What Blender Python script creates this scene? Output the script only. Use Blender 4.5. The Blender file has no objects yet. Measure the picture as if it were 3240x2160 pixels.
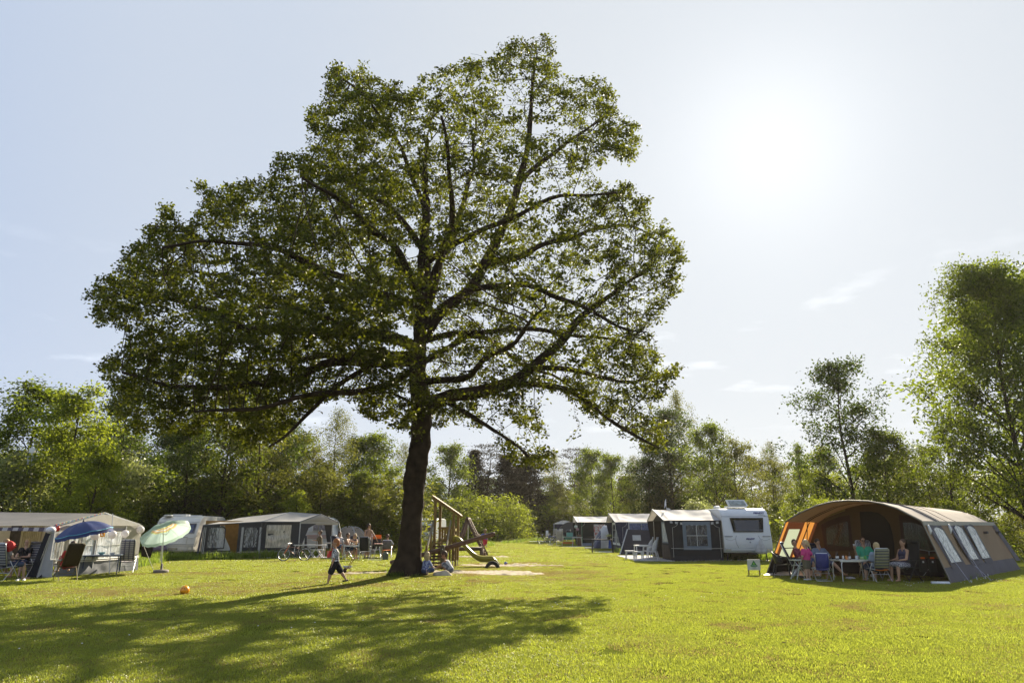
import bpy, bmesh, math, random
import numpy as np
from mathutils import Vector, Matrix, Quaternion, noise
R = math.radians
rng = random.Random(7)
nr = np.random.RandomState(11)
SC = bpy.context.scene
COL = SC.collection

# ------------------------------------------------------------------ camera
EYE = 1.7; PITCH = R(15.13)
FOC = 2160.0; CX = 1620.0; CY = 1080.0          # photograph: 3240 x 2160, 24 mm lens
cd = bpy.data.cameras.new('camera'); cam = bpy.data.objects.new('camera', cd); COL.objects.link(cam)
cam.location = (0, 0, EYE); cam.rotation_euler = (R(90) + PITCH, 0, 0)
cd.sensor_width = 36; cd.lens = 24; cd.clip_end = 3000; cd.clip_start = .1
SC.camera = cam

# ------------------------------------------------------------------ sun and sky
SUN_EL = 29.1; SUN_AZ = 22.9                  # azimuth to the right of straight ahead (+Y)
sd = Vector((math.sin(R(SUN_AZ)) * math.cos(R(SUN_EL)), math.cos(R(SUN_AZ)) * math.cos(R(SUN_EL)), math.sin(R(SUN_EL))))
sl = bpy.data.lights.new('sun', 'SUN'); sl.energy = 5.0; sl.angle = R(.55); sl.color = (1, .88, .68)
so = bpy.data.objects.new('sun', sl); COL.objects.link(so)
so.rotation_euler = sd.to_track_quat('Z', 'Y').to_euler(); so.location = (30, 60, 60)

W = bpy.data.worlds.new('World'); SC.world = W; W.use_nodes = True
nt = W.node_tree; nt.nodes.clear()
def N(nt, t, **k):
    n = nt.nodes.new(t)
    for a, b in k.items():
        if a.startswith('i_'):
            n.inputs[int(a[2:])].default_value = b
        else: setattr(n, a, b)
    return n
def K(nt, a, b, ai=0, bi=0): nt.links.new(a.outputs[ai], b.inputs[bi])
sky = N(nt, 'ShaderNodeTexSky', sky_type='NISHITA', sun_disc=False, sun_elevation=R(SUN_EL), sun_rotation=R(SUN_AZ),
        altitude=0, air_density=1.0, dust_density=1.0, ozone_density=1.0)
tc = N(nt, 'ShaderNodeTexCoord')
# a hazy summer sky: the clear-sky model seen through bright thin haze that scatters the sun forward
nrm = N(nt, 'ShaderNodeVectorMath', operation='NORMALIZE'); K(nt, tc, nrm)
dot = N(nt, 'ShaderNodeVectorMath', operation='DOT_PRODUCT'); K(nt, nrm, dot); dot.inputs[1].default_value = sd
def math_(op, a=None, b=None, **k):
    n = N(nt, 'ShaderNodeMath', operation=op, **k)
    for i, v in enumerate((a, b)):
        if v is None: continue
        if hasattr(v, 'outputs'): nt.links.new(v.outputs[1 if v.bl_idname == 'ShaderNodeVectorMath' and v.operation == 'DOT_PRODUCT' else 0], n.inputs[i])
        else: n.inputs[i].default_value = v
    return n
def mixc(bt, a, b, f=1.0):
    n = N(nt, 'ShaderNodeMix', data_type='RGBA', blend_type=bt); n.inputs[0].default_value = f
    for i, v in ((6, a), (7, b)):
        if isinstance(v, tuple): n.inputs[i].default_value = (*v, 1)
        else: nt.links.new(v.outputs[2 if v.bl_idname == 'ShaderNodeMix' else 0], n.inputs[i])
    return n
hz = N(nt, 'ShaderNodeValToRGB'); e = hz.color_ramp.elements; hz.color_ramp.interpolation = 'EASE'
e[0].position = .0; e[0].color = (.225, .265, .345, 1); e[1].position = .97; e[1].color = (.345, .358, .376, 1)
q = e.new(.45); q.color = (.25, .292, .372, 1); q = e.new(.75); q.color = (.305, .332, .378, 1)
nt.links.new(dot.outputs['Value'], hz.inputs[0])
haze = mixc('MULTIPLY', hz, (8.75, 9.0, 9.25))
sp0 = N(nt, 'ShaderNodeSeparateXYZ'); K(nt, nrm, sp0)
lo = math_('POWER', math_('SUBTRACT', 1.0, math_('MAXIMUM', sp0, 0.0)), 5.0)
nt.links.new(sp0.outputs[2], lo.inputs[0].links[0].from_node.inputs[1].links[0].from_node.inputs[0])
hor = mixc('MULTIPLY', lo, (.8, .72, .55))
mx = math_('MAXIMUM', dot, 0.0)
aur = math_('ADD', math_('ADD', math_('MULTIPLY', math_('POWER', mx, 45.0), .30), math_('MULTIPLY', math_('POWER', mx, 160.0), .55)), math_('MULTIPLY', math_('POWER', mx, 9.0), .24))
ac = mixc('MULTIPLY', aur, (1, .97, .9))
nsk = mixc('MULTIPLY', sky, (.012, .014, .016))
addh = mixc('ADD', mixc('ADD', haze, hor), mixc('ADD', ac, nsk))
mp = N(nt, 'ShaderNodeMapping'); mp.inputs['Scale'].default_value = (5, 5, 19); mp.inputs['Location'].default_value = (2.3, 7.1, 1.4); K(nt, nrm, mp)
cn = N(nt, 'ShaderNodeTexNoise', i_2=1.7, i_3=6.0, i_4=.55); K(nt, mp, cn)
cr = N(nt, 'ShaderNodeValToRGB'); cr.color_ramp.elements[0].position = .57; cr.color_ramp.elements[1].position = .72
K(nt, cn, cr)
sp = N(nt, 'ShaderNodeSeparateXYZ'); K(nt, nrm, sp)
er = N(nt, 'ShaderNodeValToRGB'); e = er.color_ramp.elements
e[0].position = .08; e[0].color = (0, 0, 0, 1); e[1].position = .16; e[1].color = (1, 1, 1, 1)
e2 = er.color_ramp.elements.new(.26); e2.color = (1, 1, 1, 1); e3 = er.color_ramp.elements.new(.36); e3.color = (0, 0, 0, 1)
nt.links.new(sp.outputs[2], er.inputs[0])
cm = math_('MULTIPLY', cr, er); cm2 = math_('MULTIPLY', cm, .9)
addc = N(nt, 'ShaderNodeMix', data_type='RGBA', blend_type='ADD'); addc.inputs[0].default_value = 1
K(nt, addh, addc, 2, 6); K(nt, cm2, addc, 0, 7)
bg = N(nt, 'ShaderNodeBackground'); bg.inputs[1].default_value = .1
K(nt, addc, bg, 2, 0)
wo = N(nt, 'ShaderNodeOutputWorld'); K(nt, bg, wo)

vs = SC.view_settings; vs.view_transform = 'Standard'; vs.look = 'None'; vs.gamma = 1; vs.exposure = 1.18
try: vs.use_curve_mapping = False
except Exception: pass
SC.cycles.max_bounces = 8; SC.cycles.transparent_max_bounces = 12

# ------------------------------------------------------------------ places: photograph -> world
def ray(px, py):
    x = (px - CX) / FOC; y = (CY - py) / FOC
    return Vector((x, math.cos(PITCH) - y * math.sin(PITCH), math.sin(PITCH) + y * math.cos(PITCH)))
def gz(x, y):                                   # the lawn rises a little far away; low mound at the oak
    z = 0.0
    if y > 62: z += min((y - 62) * .0095, 1.2)
    z += .10 * math.exp(-((x + 3.3) ** 2 + (y - 24.6) ** 2) / 9.0)
    return z
def G(px, py):                                  # the point of the lawn seen there
    d = ray(px, py); z = 0
    for _ in range(12):
        t = (z - EYE) / d.z
        z = .5 * z + .5 * gz(d.x * t, d.y * t)
    return Vector((d.x * t, d.y * t, z))
def at(px, py, Y):
    d = ray(px, py); t = Y / d.y
    return Vector((d.x * t, Y, EYE + d.z * t))
def gx(px, Y):                                  # ground point at depth Y under column px (near horizon)
    d = ray(px, 1700); t = Y / d.y; x = d.x * t
    return Vector((x, Y, gz(x, Y)))
def pl(px, py, P, u):                           # on the vertical plane through P along u
    d = ray(px, py); n = Vector((u[1], -u[0], 0)); t = n.dot(Vector((P[0], P[1], 0))) / n.dot(Vector((d.x, d.y, 0)))
    return Vector((d.x * t, d.y * t, EYE + d.z * t))

# ------------------------------------------------------------------ materials
MC = {}
def mat(name, col=(.5, .5, .5), rough=.6, metal=0, var=.12, vs_=6.0, trans=0, tcol=None, bump=0, bs=60, spec=.5, alpha=1, coat=0, dirt=0):
    if name in MC: return MC[name]
    m = bpy.data.materials.new(name); m.use_nodes = True; t = m.node_tree; p = t.nodes['Principled BSDF']; out = t.nodes['Material Output']
    p.inputs['Roughness'].default_value = rough; p.inputs['Metallic'].default_value = metal
    p.inputs['Specular IOR Level'].default_value = spec; p.inputs['Alpha'].default_value = alpha
    p.inputs['Coat Weight'].default_value = coat
    c = N(t, 'ShaderNodeTexCoord')
    n = N(t, 'ShaderNodeTexNoise'); n.inputs['Scale'].default_value = vs_; n.inputs['Detail'].default_value = 5; K(t, c, n, 3, 0)
    mr = N(t, 'ShaderNodeMapRange'); mr.inputs[1].default_value = .3; mr.inputs[2].default_value = .7
    mr.inputs[3].default_value = 1 - var; mr.inputs[4].default_value = 1 + var; K(t, n, mr)
    mm = N(t, 'ShaderNodeMix', data_type='RGBA', blend_type='MULTIPLY'); mm.inputs[0].default_value = 1
    mm.inputs[6].default_value = (*col, 1); K(t, mr, mm, 0, 7); K(t, mm, p, 2, 0)
    m['basemix'] = 1
    if bump:
        nb = N(t, 'ShaderNodeTexNoise'); nb.inputs['Scale'].default_value = bs; nb.inputs['Detail'].default_value = 4; K(t, c, nb, 3, 0)
        b = N(t, 'ShaderNodeBump'); b.inputs[0].default_value = bump; b.inputs[1].default_value = .02; K(t, nb, b, 0, 2); K(t, b, p, 0, p.inputs.find('Normal'))
    if trans:
        tr = N(t, 'ShaderNodeBsdfTranslucent'); tr.inputs[0].default_value = (*(tcol or col), 1)
        mx = N(t, 'ShaderNodeMixShader'); mx.inputs[0].default_value = trans
        K(t, p, mx, 0, 1); K(t, tr, mx, 0, 2); K(t, mx, out)
    MC[name] = m; return m
def basecol(m):                                  # the socket pair to replace a base colour: (tree, mix node colour A input)
    t = m.node_tree
    for n in t.nodes:
        if n.bl_idname == 'ShaderNodeMix' and n.blend_type == 'MULTIPLY': return t, n.inputs[6]
def stripes(name, cols, axis=2, scale=1.0, coord=0, check=None, **k):
    """bands of colour across a cloth: cols = [(end, colour)...] over one repeat; coord 0 Generated, 3 Object"""
    if name in MC: return MC[name]
    m = mat(name, cols[0][1], **k); t, s = basecol(m)
    c = N(t, 'ShaderNodeTexCoord'); sp = N(t, 'ShaderNodeSeparateXYZ'); K(t, c, sp, coord, 0)
    mu = N(t, 'ShaderNodeMath', operation='MULTIPLY'); mu.inputs[1].default_value = scale; t.links.new(sp.outputs[axis], mu.inputs[0])
    fr = N(t, 'ShaderNodeMath', operation='FRACT'); K(t, mu, fr)
    cr = N(t, 'ShaderNodeValToRGB'); cr.color_ramp.interpolation = 'CONSTANT'; el = cr.color_ramp.elements
    el[0].position = 0; el[0].color = (*cols[0][1], 1); el[1].position = cols[0][0]; el[1].color = (*cols[1][1], 1)
    for i in range(2, len(cols)):
        q = el.new(cols[i - 1][0]); q.color = (*cols[i][1], 1)
    K(t, fr, cr); t.links.new(cr.outputs[0], s)
    if check:
        ax, sc, w, cc = check
        mu = N(t, 'ShaderNodeMath', operation='MULTIPLY'); mu.inputs[1].default_value = sc; t.links.new(sp.outputs[ax], mu.inputs[0])
        fr = N(t, 'ShaderNodeMath', operation='FRACT'); K(t, mu, fr)
        lt = N(t, 'ShaderNodeMath', operation='LESS_THAN'); lt.inputs[1].default_value = w; K(t, fr, lt)
        hv = N(t, 'ShaderNodeMath', operation='MULTIPLY'); hv.inputs[1].default_value = .75; K(t, lt, hv)
        mz = N(t, 'ShaderNodeMix', data_type='RGBA'); K(t, hv, mz, 0, 0); K(t, cr, mz, 0, 6); mz.inputs[7].default_value = (*cc, 1)
        t.links.new(mz.outputs[2], s)
    return m
def blotch(name, c1, c2, scale=20, thr=.5, tex='noise', soft=.02, mapping=None, **k):
    """two-colour print"""
    if name in MC: return MC[name]
    m = mat(name, c1, **k); t, s = basecol(m)
    c = N(t, 'ShaderNodeTexCoord'); src = c; oi = 3
    if mapping:
        mp = N(t, 'ShaderNodeMapping'); mp.inputs['Scale'].default_value = mapping; K(t, c, mp, 3, 0); src = mp; oi = 0
    if tex == 'noise':
        n = N(t, 'ShaderNodeTexNoise'); n.inputs['Scale'].default_value = scale; n.inputs['Detail'].default_value = 2; o = 0
    elif tex == 'voronoi':
        n = N(t, 'ShaderNodeTexVoronoi'); n.inputs['Scale'].default_value = scale; o = 0
    elif tex == 'cell':
        n = N(t, 'ShaderNodeTexVoronoi'); n.distance = 'CHEBYCHEV'; n.inputs['Scale'].default_value = scale; o = 0
    else:
        n = N(t, 'ShaderNodeTexWave'); n.inputs['Scale'].default_value = scale; n.inputs['Distortion'].default_value = 14; n.inputs['Detail'].default_value = 3
        n.inputs['Detail Scale'].default_value = 1.5; o = 1 if len(n.outputs) > 1 else 0
    K(t, src, n, oi, 0)
    cr = N(t, 'ShaderNodeValToRGB'); el = cr.color_ramp.elements
    el[0].position = thr - soft; el[0].color = (*c1, 1); el[1].position = thr + soft; el[1].color = (*c2, 1)
    K(t, n, cr, o, 0); t.links.new(cr.outputs[0], s); return m
def leafmat(name, col, tcol, tr=.5, hue=.25, rough=.45, spec=.5):
    if name in MC: return MC[name]
    m = bpy.data.materials.new(name); m.use_nodes = True; t = m.node_tree; p = t.nodes['Principled BSDF']; out = t.nodes['Material Output']
    g = N(t, 'ShaderNodeNewGeometry'); c = N(t, 'ShaderNodeTexCoord')
    n = N(t, 'ShaderNodeTexNoise'); n.inputs['Scale'].default_value = .45; n.inputs['Detail'].default_value = 3; K(t, c, n, 3, 0)
    a = N(t, 'ShaderNodeMath', operation='MULTIPLY_ADD'); t.links.new(g.outputs['Random Per Island'], a.inputs[0]); a.inputs[1].default_value = .55; a.inputs[2].default_value = -.02
    b = N(t, 'ShaderNodeMath', operation='ADD'); K(t, a, b); K(t, n, b, 0, 1)
    mr = N(t, 'ShaderNodeMapRange'); mr.inputs[1].default_value = .2; mr.inputs[2].default_value = 1.15; mr.inputs[3].default_value = 1 - hue * 1.6; mr.inputs[4].default_value = 1 + hue * 1.6; K(t, b, mr)
    def v(colr):
        x = N(t, 'ShaderNodeMix', data_type='RGBA', blend_type='MULTIPLY'); x.inputs[0].default_value = 1; x.inputs[6].default_value = (*colr, 1); K(t, mr, x, 0, 7); return x
    x = v(col); K(t, x, p, 2, 0); y = v(tcol)
    p.inputs['Roughness'].default_value = rough; p.inputs['Specular IOR Level'].default_value = spec
    tl = N(t, 'ShaderNodeBsdfTranslucent'); K(t, y, tl, 2, 0)
    mx = N(t, 'ShaderNodeMixShader'); mx.inputs[0].default_value = tr; K(t, p, mx, 0, 1); K(t, tl, mx, 0, 2); K(t, mx, out)
    MC[name] = m; return m
def pvc(name, col=(.75, .78, .8), rough=.12, tr=.7, streak=8.0):
    """clear window foil: mostly transparent, with wavy glossy streaks"""
    if name in MC: return MC[name]
    m = bpy.data.materials.new(name); m.use_nodes = True; t = m.node_tree; p = t.nodes['Principled BSDF']; out = t.nodes['Material Output']
    p.inputs[0].default_value = (*col, 1); p.inputs['Roughness'].default_value = rough
    c = N(t, 'ShaderNodeTexCoord'); w = N(t, 'ShaderNodeTexNoise'); w.inputs['Scale'].default_value = streak; w.inputs['Detail'].default_value = 3; w.inputs['Distortion'].default_value = 1.5
    mp = N(t, 'ShaderNodeMapping'); mp.inputs['Rotation'].default_value = (.4, .6, .3); mp.inputs['Scale'].default_value = (1.6, 1.2, .28); K(t, c, mp, 3, 0); K(t, mp, w)
    b = N(t, 'ShaderNodeBump'); b.inputs[0].default_value = 1; b.inputs[1].default_value = .06; K(t, w, b, 0, 2); K(t, b, p, 0, p.inputs.find('Normal'))
    r = N(t, 'ShaderNodeMapRange'); r.inputs[1].default_value = .42; r.inputs[2].default_value = .62; r.inputs[3].default_value = tr; r.inputs[4].default_value = tr - .45; K(t, w, r)
    T = N(t, 'ShaderNodeBsdfTransparent'); mx = N(t, 'ShaderNodeMixShader'); K(t, r, mx); K(t, p, mx, 0, 1); K(t, T, mx, 0, 2); K(t, mx, out)
    MC[name] = m; return m

# ------------------------------------------------------------------ mesh building
class MB:
    def __init__(s): s.v = []; s.f = []
    def add(s, vs, fs):
        o = len(s.v); s.v.extend(Vector(p) for p in vs); s.f.extend([tuple(i + o for i in f) for f in fs]); return s
    def box(s, c, size, rz=0, M=None):
        x, y, z = [a / 2 for a in size]; c = Vector(c)
        m = M if M is not None else Matrix.Rotation(rz, 3, 'Z')
        b = min(.006, min(size) * .18)           # small chamfer so edges catch light
        P = []
        for sz in (-1, 1):
            for (ax, ay) in ((-x + b, -y), (x - b, -y), (x, -y + b), (x, y - b), (x - b, y), (-x + b, y), (-x, y - b), (-x, -y + b)):
                P.append(c + m @ Vector((ax, ay, sz * z)))
        F = [tuple(range(7, -1, -1)), tuple(range(8, 16))] + [(i, (i + 1) % 8, (i + 1) % 8 + 8, i + 8) for i in range(8)]
        return s.add(P, F)
    def bar(s, a, b, w, h=None, up=(0, 0, 1)):   # rectangular bar between two points
        a = Vector(a); b = Vector(b); d = b - a; L = d.length
        if L < 1e-6: return s
        d.normalize(); u = Vector(up)
        if abs(d.dot(u)) > .95: u = Vector((0, 1, 0))
        x = d.cross(u).normalized(); z = x.cross(d)
        return s.box((a + b) / 2, (w, L, h or w), M=Matrix((x, d, z)).transposed())
    def tube(s, pts, r, n=8, cap=True):
        pts = [Vector(p) for p in pts]; k = len(pts)
        rs = r if hasattr(r, '__len__') else [r] * k
        prev = None; V = []
        for i in range(k):
            t = (pts[min(i + 1, k - 1)] - pts[max(i - 1, 0)])
            if t.length < 1e-9: t = Vector((0, 0, 1))
            t.normalize()
            if prev is None:
                a = Vector((0, 0, 1)) if abs(t.z) < .9 else Vector((1, 0, 0)); x = t.cross(a).normalized()
            else: x = (prev - t * prev.dot(t)); x = x.normalized() if x.length > 1e-6 else t.orthogonal().normalized()
            prev = x; y = t.cross(x)
            for j in range(n):
                an = 2 * math.pi * j / n; V.append(pts[i] + (x * math.cos(an) + y * math.sin(an)) * rs[i])
        F = [(i * n + j, i * n + (j + 1) % n, (i + 1) * n + (j + 1) % n, (i + 1) * n + j) for i in range(k - 1) for j in range(n)]
        if cap: F += [tuple(range(n - 1, -1, -1)), tuple(range((k - 1) * n, k * n))]
        return s.add(V, F)
    def lathe(s, prof, c=(0, 0, 0), n=16, M=None, sc=(1, 1)):
        c = Vector(c); V = []; k = len(prof)
        for (r, z) in prof:
            for j in range(n):
                a = 2 * math.pi * j / n; p = Vector((r * math.cos(a) * sc[0], r * math.sin(a) * sc[1], z)); V.append(c + (M @ p if M else p))
        F = [(i * n + j, i * n + (j + 1) % n, (i + 1) * n + (j + 1) % n, (i + 1) * n + j) for i in range(k - 1) for j in range(n)]
        F += [tuple(range(n - 1, -1, -1)), tuple(range((k - 1) * n, k * n))]
        return s.add(V, F)
    def ball(s, c, r, n=12, m=8, M=None):
        r = r if hasattr(r, '__len__') else (r, r, r); V = []; c = Vector(c)
        for i in range(m + 1):
            t = math.pi * i / m
            for j in range(n):
                a = 2 * math.pi * j / n; p = Vector((r[0] * math.sin(t) * math.cos(a), r[1] * math.sin(t) * math.sin(a), r[2] * math.cos(t)))
                V.append(c + (M @ p if M else p))
        F = [(i * n + j, (i + 1) * n + j, (i + 1) * n + (j + 1) % n, i * n + (j + 1) % n) for i in range(m) for j in range(n)]
        return s.add(V, F)
    def grid(s, fn, nu, nv):
        V = [fn(i / nu, j / nv) for j in range(nv + 1) for i in range(nu + 1)]; w = nu + 1
        F = [(j * w + i, j * w + i + 1, (j + 1) * w + i + 1, (j + 1) * w + i) for j in range(nv) for i in range(nu)]
        return s.add(V, F)
    def sheet(s, a, b, c, d, nu=8, nv=8, sag=0, wr=0, seed=0, ws=3.0):
        """cloth between four corners a-b (bottom) and d-c (top), with sag along its normal and wrinkles"""
        a, b, c, d = map(Vector, (a, b, c, d)); n = (b - a).cross(d - a)
        n = n.normalized() if n.length > 1e-9 else Vector((0, 0, 1))
        def fn(u, v):
            p = (a * (1 - u) + b * u) * (1 - v) + (d * (1 - u) + c * u) * v
            k = 4 * u * (1 - u) * 4 * v * (1 - v)
            q = p * ws + Vector((seed * 7.3, 0, 0))
            return p + n * (sag * k + wr * noise.noise(q) * min(1, 6 * min(u, 1 - u, v, 1 - v) + .15))
        return s.grid(fn, nu, nv)
    def prism(s, poly, n, t):                    # flat outline (3-D points) given thickness t along n
        n = Vector(n).normalized() * t; k = len(poly); P = [Vector(p) for p in poly]
        return s.add(P + [p + n for p in P], [tuple(range(k - 1, -1, -1)), tuple(range(k, 2 * k))] + [(i, (i + 1) % k, (i + 1) % k + k, i + k) for i in range(k)])
    def build(s, name, m, parent=None, smooth=False, label=None, thick=0):
        me = bpy.data.meshes.new(name)
        off = Vector(parent['_w']) if parent is not None and parent.get('_w') is not None else Vector((0, 0, 0))
        me.from_pydata([tuple(p - off) for p in s.v], [], s.f); me.update()
        ms = m if isinstance(m, (list, tuple)) else [m]
        for q in ms: me.materials.append(q)
        if smooth: me.shade_smooth()
        o = bpy.data.objects.new(name, me); COL.objects.link(o)
        if parent is not None:
            o.parent = parent
            if off.length and parent.parent is not None: pass
        if parent is not None and parent.get('_w') is not None: o['_w'] = parent['_w']
        if label: o['label'] = label
        if thick:
            q = o.modifiers.new('thickness', 'SOLIDIFY'); q.thickness = thick; q.offset = 0
        return o
def tag(o, label=None, cat=None, group=None, kind=None):
    if label: o['label'] = label
    if cat: o['category'] = cat
    if group: o['group'] = group
    if kind: o['kind'] = kind
    return o
def thing(name, label, cat, loc=(0, 0, 0), rz=0, group=None, world=False):
    """Empty at the thing's base. world=True: its parts' points are given in world coordinates"""
    o = bpy.data.objects.new(name, None); COL.objects.link(o); o.location = loc; o.rotation_euler = (0, 0, rz); o.empty_display_size = .2
    if world: o['_w'] = list(loc)
    return tag(o, label, cat, group)
def one(name, mb, m, label, cat, loc=(0, 0, 0), rz=0, group=None, smooth=True):
    o = mb.build(name, m, None, smooth); o.location = loc; o.rotation_euler = (0, 0, rz); return tag(o, label, cat, group)
KIDS = {}
def copy_thing(root, loc, rz, label, sc=None, group=None):
    if root.name not in KIDS:
        KIDS[root.name] = [(c, [g for g in c.children]) for c in root.children]
    r = root.copy(); COL.objects.link(r); r.location = loc; r.rotation_euler = (0, 0, rz); r['label'] = label
    if group: r['group'] = group
    if sc is not None: r.scale = sc if hasattr(sc, '__len__') else (sc, sc, sc)
    for c, gs in KIDS[root.name]:
        k = c.copy(); COL.objects.link(k); k.parent = r
        for g in gs:
            q = g.copy(); COL.objects.link(q); q.parent = k
    return r
def npmesh(name, V, F, m, parent=None, smooth=False):
    """V (n,3) array, F (k,3|4) array -> object"""
    me = bpy.data.meshes.new(name); V = np.asarray(V, 'f'); F = np.asarray(F, 'i'); k = F.shape[1]
    me.vertices.add(len(V)); me.vertices.foreach_set('co', V.ravel())
    me.loops.add(F.size); me.loops.foreach_set('vertex_index', F.ravel())
    me.polygons.add(len(F)); me.polygons.foreach_set('loop_start', np.arange(0, F.size, k, dtype='i')); me.polygons.foreach_set('loop_total', np.full(len(F), k, 'i'))
    me.update(calc_edges=True); me.materials.append(m)
    if smooth: me.shade_smooth()
    o = bpy.data.objects.new(name, me); COL.objects.link(o)
    if parent is not None: o.parent = parent
    return o
def leaves_np(P, size, flat=.35, aspect=.55, jit=.35, down=0.0):
    """a small folded leaf at every point of P"""
    n = len(P); d = nr.normal(size=(n, 3)); d[:, 2] = d[:, 2] * .6 - down; d /= np.linalg.norm(d, axis=1)[:, None]
    up = nr.normal(size=(n, 3)) * flat * 2 + np.array([0, 0, 1.0]); s = np.cross(d, up); s /= np.linalg.norm(s, axis=1)[:, None] + 1e-9
    u = np.cross(s, d)
    L = (size * (1 + jit * nr.uniform(-1, 1, n)))[:, None]
    a = P; b = P + d * L * .55 + s * L * aspect * .5 + u * L * .12; c = P + d * L; e = P + d * L * .55 - s * L * aspect * .5 + u * L * .12
    V = np.stack([a, b, c, e], 1).reshape(-1, 3); i = np.arange(n) * 4
    F = np.stack([np.stack([i, i + 1, i + 2], 1), np.stack([i, i + 2, i + 3], 1)], 1).reshape(-1, 3)
    return V, F
# ================================================================== THE GROUND
def groundmat():
    m = bpy.data.materials.new('lawn_soil'); m.use_nodes = True; t = m.node_tree; p = t.nodes['Principled BSDF']
    c = N(t, 'ShaderNodeTexCoord')
    n1 = N(t, 'ShaderNodeTexNoise'); n1.inputs['Scale'].default_value = .35; n1.inputs['Detail'].default_value = 6; K(t, c, n1, 3, 0)
    n2 = N(t, 'ShaderNodeTexNoise'); n2.inputs['Scale'].default_value = 9; n2.inputs['Detail'].default_value = 8; n2.inputs['Roughness'].default_value = .7; K(t, c, n2, 3, 0)
    n3 = N(t, 'ShaderNodeTexNoise'); n3.inputs['Scale'].default_value = 70; n3.inputs['Detail'].default_value = 4; n3.inputs['Roughness'].default_value = .8; K(t, c, n3, 3, 0)
    cr = N(t, 'ShaderNodeValToRGB'); e = cr.color_ramp.elements
    e[0].position = .3; e[0].color = (.085, .105, .014, 1); e[1].position = .7; e[1].color = (.12, .13, .022, 1); K(t, n1, cr)
    a = N(t, 'ShaderNodeMapRange'); a.inputs[1].default_value = .3; a.inputs[2].default_value = .7; a.inputs[3].default_value = .7; a.inputs[4].default_value = 1.3; K(t, n2, a)
    b = N(t, 'ShaderNodeMapRange'); b.inputs[1].default_value = .3; b.inputs[2].default_value = .7; b.inputs[3].default_value = .65; b.inputs[4].default_value = 1.35; K(t, n3, b)
    ab = N(t, 'ShaderNodeMath', operation='MULTIPLY'); K(t, a, ab); K(t, b, ab, 0, 1)
    x = N(t, 'ShaderNodeMix', data_type='RGBA', blend_type='MULTIPLY'); x.inputs[0].default_value = 1; K(t, cr, x, 0, 6); K(t, ab, x, 0, 7)
    dr = N(t, 'ShaderNodeAttribute', attribute_name='dry')        # trodden, dry and sandy places
    dn = N(t, 'ShaderNodeMath', operation='MULTIPLY_ADD'); K(t, n2, dn); dn.inputs[1].default_value = .9; dn.inputs[2].default_value = -.45
    dd = N(t, 'ShaderNodeMath', operation='ADD', use_clamp=True); t.links.new(dr.outputs['Fac'], dd.inputs[0]); K(t, dn, dd, 0, 1)
    dm = N(t, 'ShaderNodeMath', operation='MULTIPLY', use_clamp=True); K(t, dd, dm); t.links.new(dr.outputs['Fac'], dm.inputs[1])
    y = N(t, 'ShaderNodeMix', data_type='RGBA'); K(t, dm, y); K(t, x, y, 2, 6); y.inputs[7].default_value = (.24, .18, .08, 1)
    K(t, y, p, 2, 0); p.inputs['Roughness'].default_value = .9; p.inputs['Specular IOR Level'].default_value = .0
    bp = N(t, 'ShaderNodeBump'); bp.inputs[0].default_value = .8; bp.inputs[1].default_value = .05; K(t, ab, bp, 0, 2); K(t, bp, p, 0, p.inputs.find('Normal'))
    return m
DRY = [(-6.5, 20.8, 3.2, 1.3, .45), (-2, 23.4, 4.5, 1.0, .5), (0.6, 24.2, 2.4, .9, .5), (-9.8, 19.3, 3.0, 1.2, .48), (2.6, 21, 1.5, .6, .2), (8, 16, 3, 1, .2), (12, 15, 2.6, 1.2, .35), (5, 13, 1.5, .7, .25), (-3, 15, 2, .8, .22), (9.5, 24.6, 1.4, .5, .3),
       (-5.2, 26, 2.0, 1.1, .95), (-.9, 26.4, 3.2, 2.0, 1.0), (-11, 26.5, 3, .8, .35), (-.5, 32.6, 3.0, 1.7, .9), (-1.5, 41.6, 2.2, 1.5, .9), (-3.4, 23.6, 1.6, .9, .5), (4.8, 52, 2, 1, .3), (-6, 27, 2, .6, .4)]
def dry(x, y):
    v = 0
    for (a, b, rx, ry, k) in DRY:
        d = ((x - a) / rx) ** 2 + ((y - b) / ry) ** 2
        if d < 6: v = max(v, k * math.exp(-d * .7))
    return v
def hollow(x, y):                                # small scrapes worn into the sand
    return -.08 * math.exp(-(((x + .4) / 1.8) ** 2 + ((y - 32.4) / 1.1) ** 2) * 1.2) - .10 * math.exp(-(((x + 1.6) / 1.1) ** 2 + ((y - 41.2) / .8) ** 2)) \
        + .05 * noise.noise(Vector((x * .35, y * .35, 0))) * (1 if y < 60 else 0) * min(1, max(0, abs(y - 27) / 30 + .3))
def gh(x, y): return gz(x, y) + hollow(x, y)
xs = sorted(set([-400, -200, -120, -80, -60] + [i * .5 for i in range(-80, 81)] + [60, 80, 120, 200, 400]))
ys = sorted(set([-60, -20, -5, 2] + [4 + i * .4 for i in range(0, 120)] + [52 + i * 3 for i in range(0, 30)] + [160, 220, 400, 800]))
gv = [(x, y, gh(x, y)) for y in ys for x in xs]; w = len(xs)
gf = [(j * w + i, j * w + i + 1, (j + 1) * w + i + 1, (j + 1) * w + i) for j in range(len(ys) - 1) for i in range(w - 1)]
GM = groundmat()
lawn = npmesh('lawn', gv, gf, GM, None, True); lawn['kind'] = 'structure'; lawn['label'] = 'mown lawn of the camping field, yellow green in the low sun'
at_ = lawn.data.attributes.new('dry', 'FLOAT', 'POINT'); at_.data.foreach_set('value', [dry(x, y) for (x, y, z) in gv])

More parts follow.
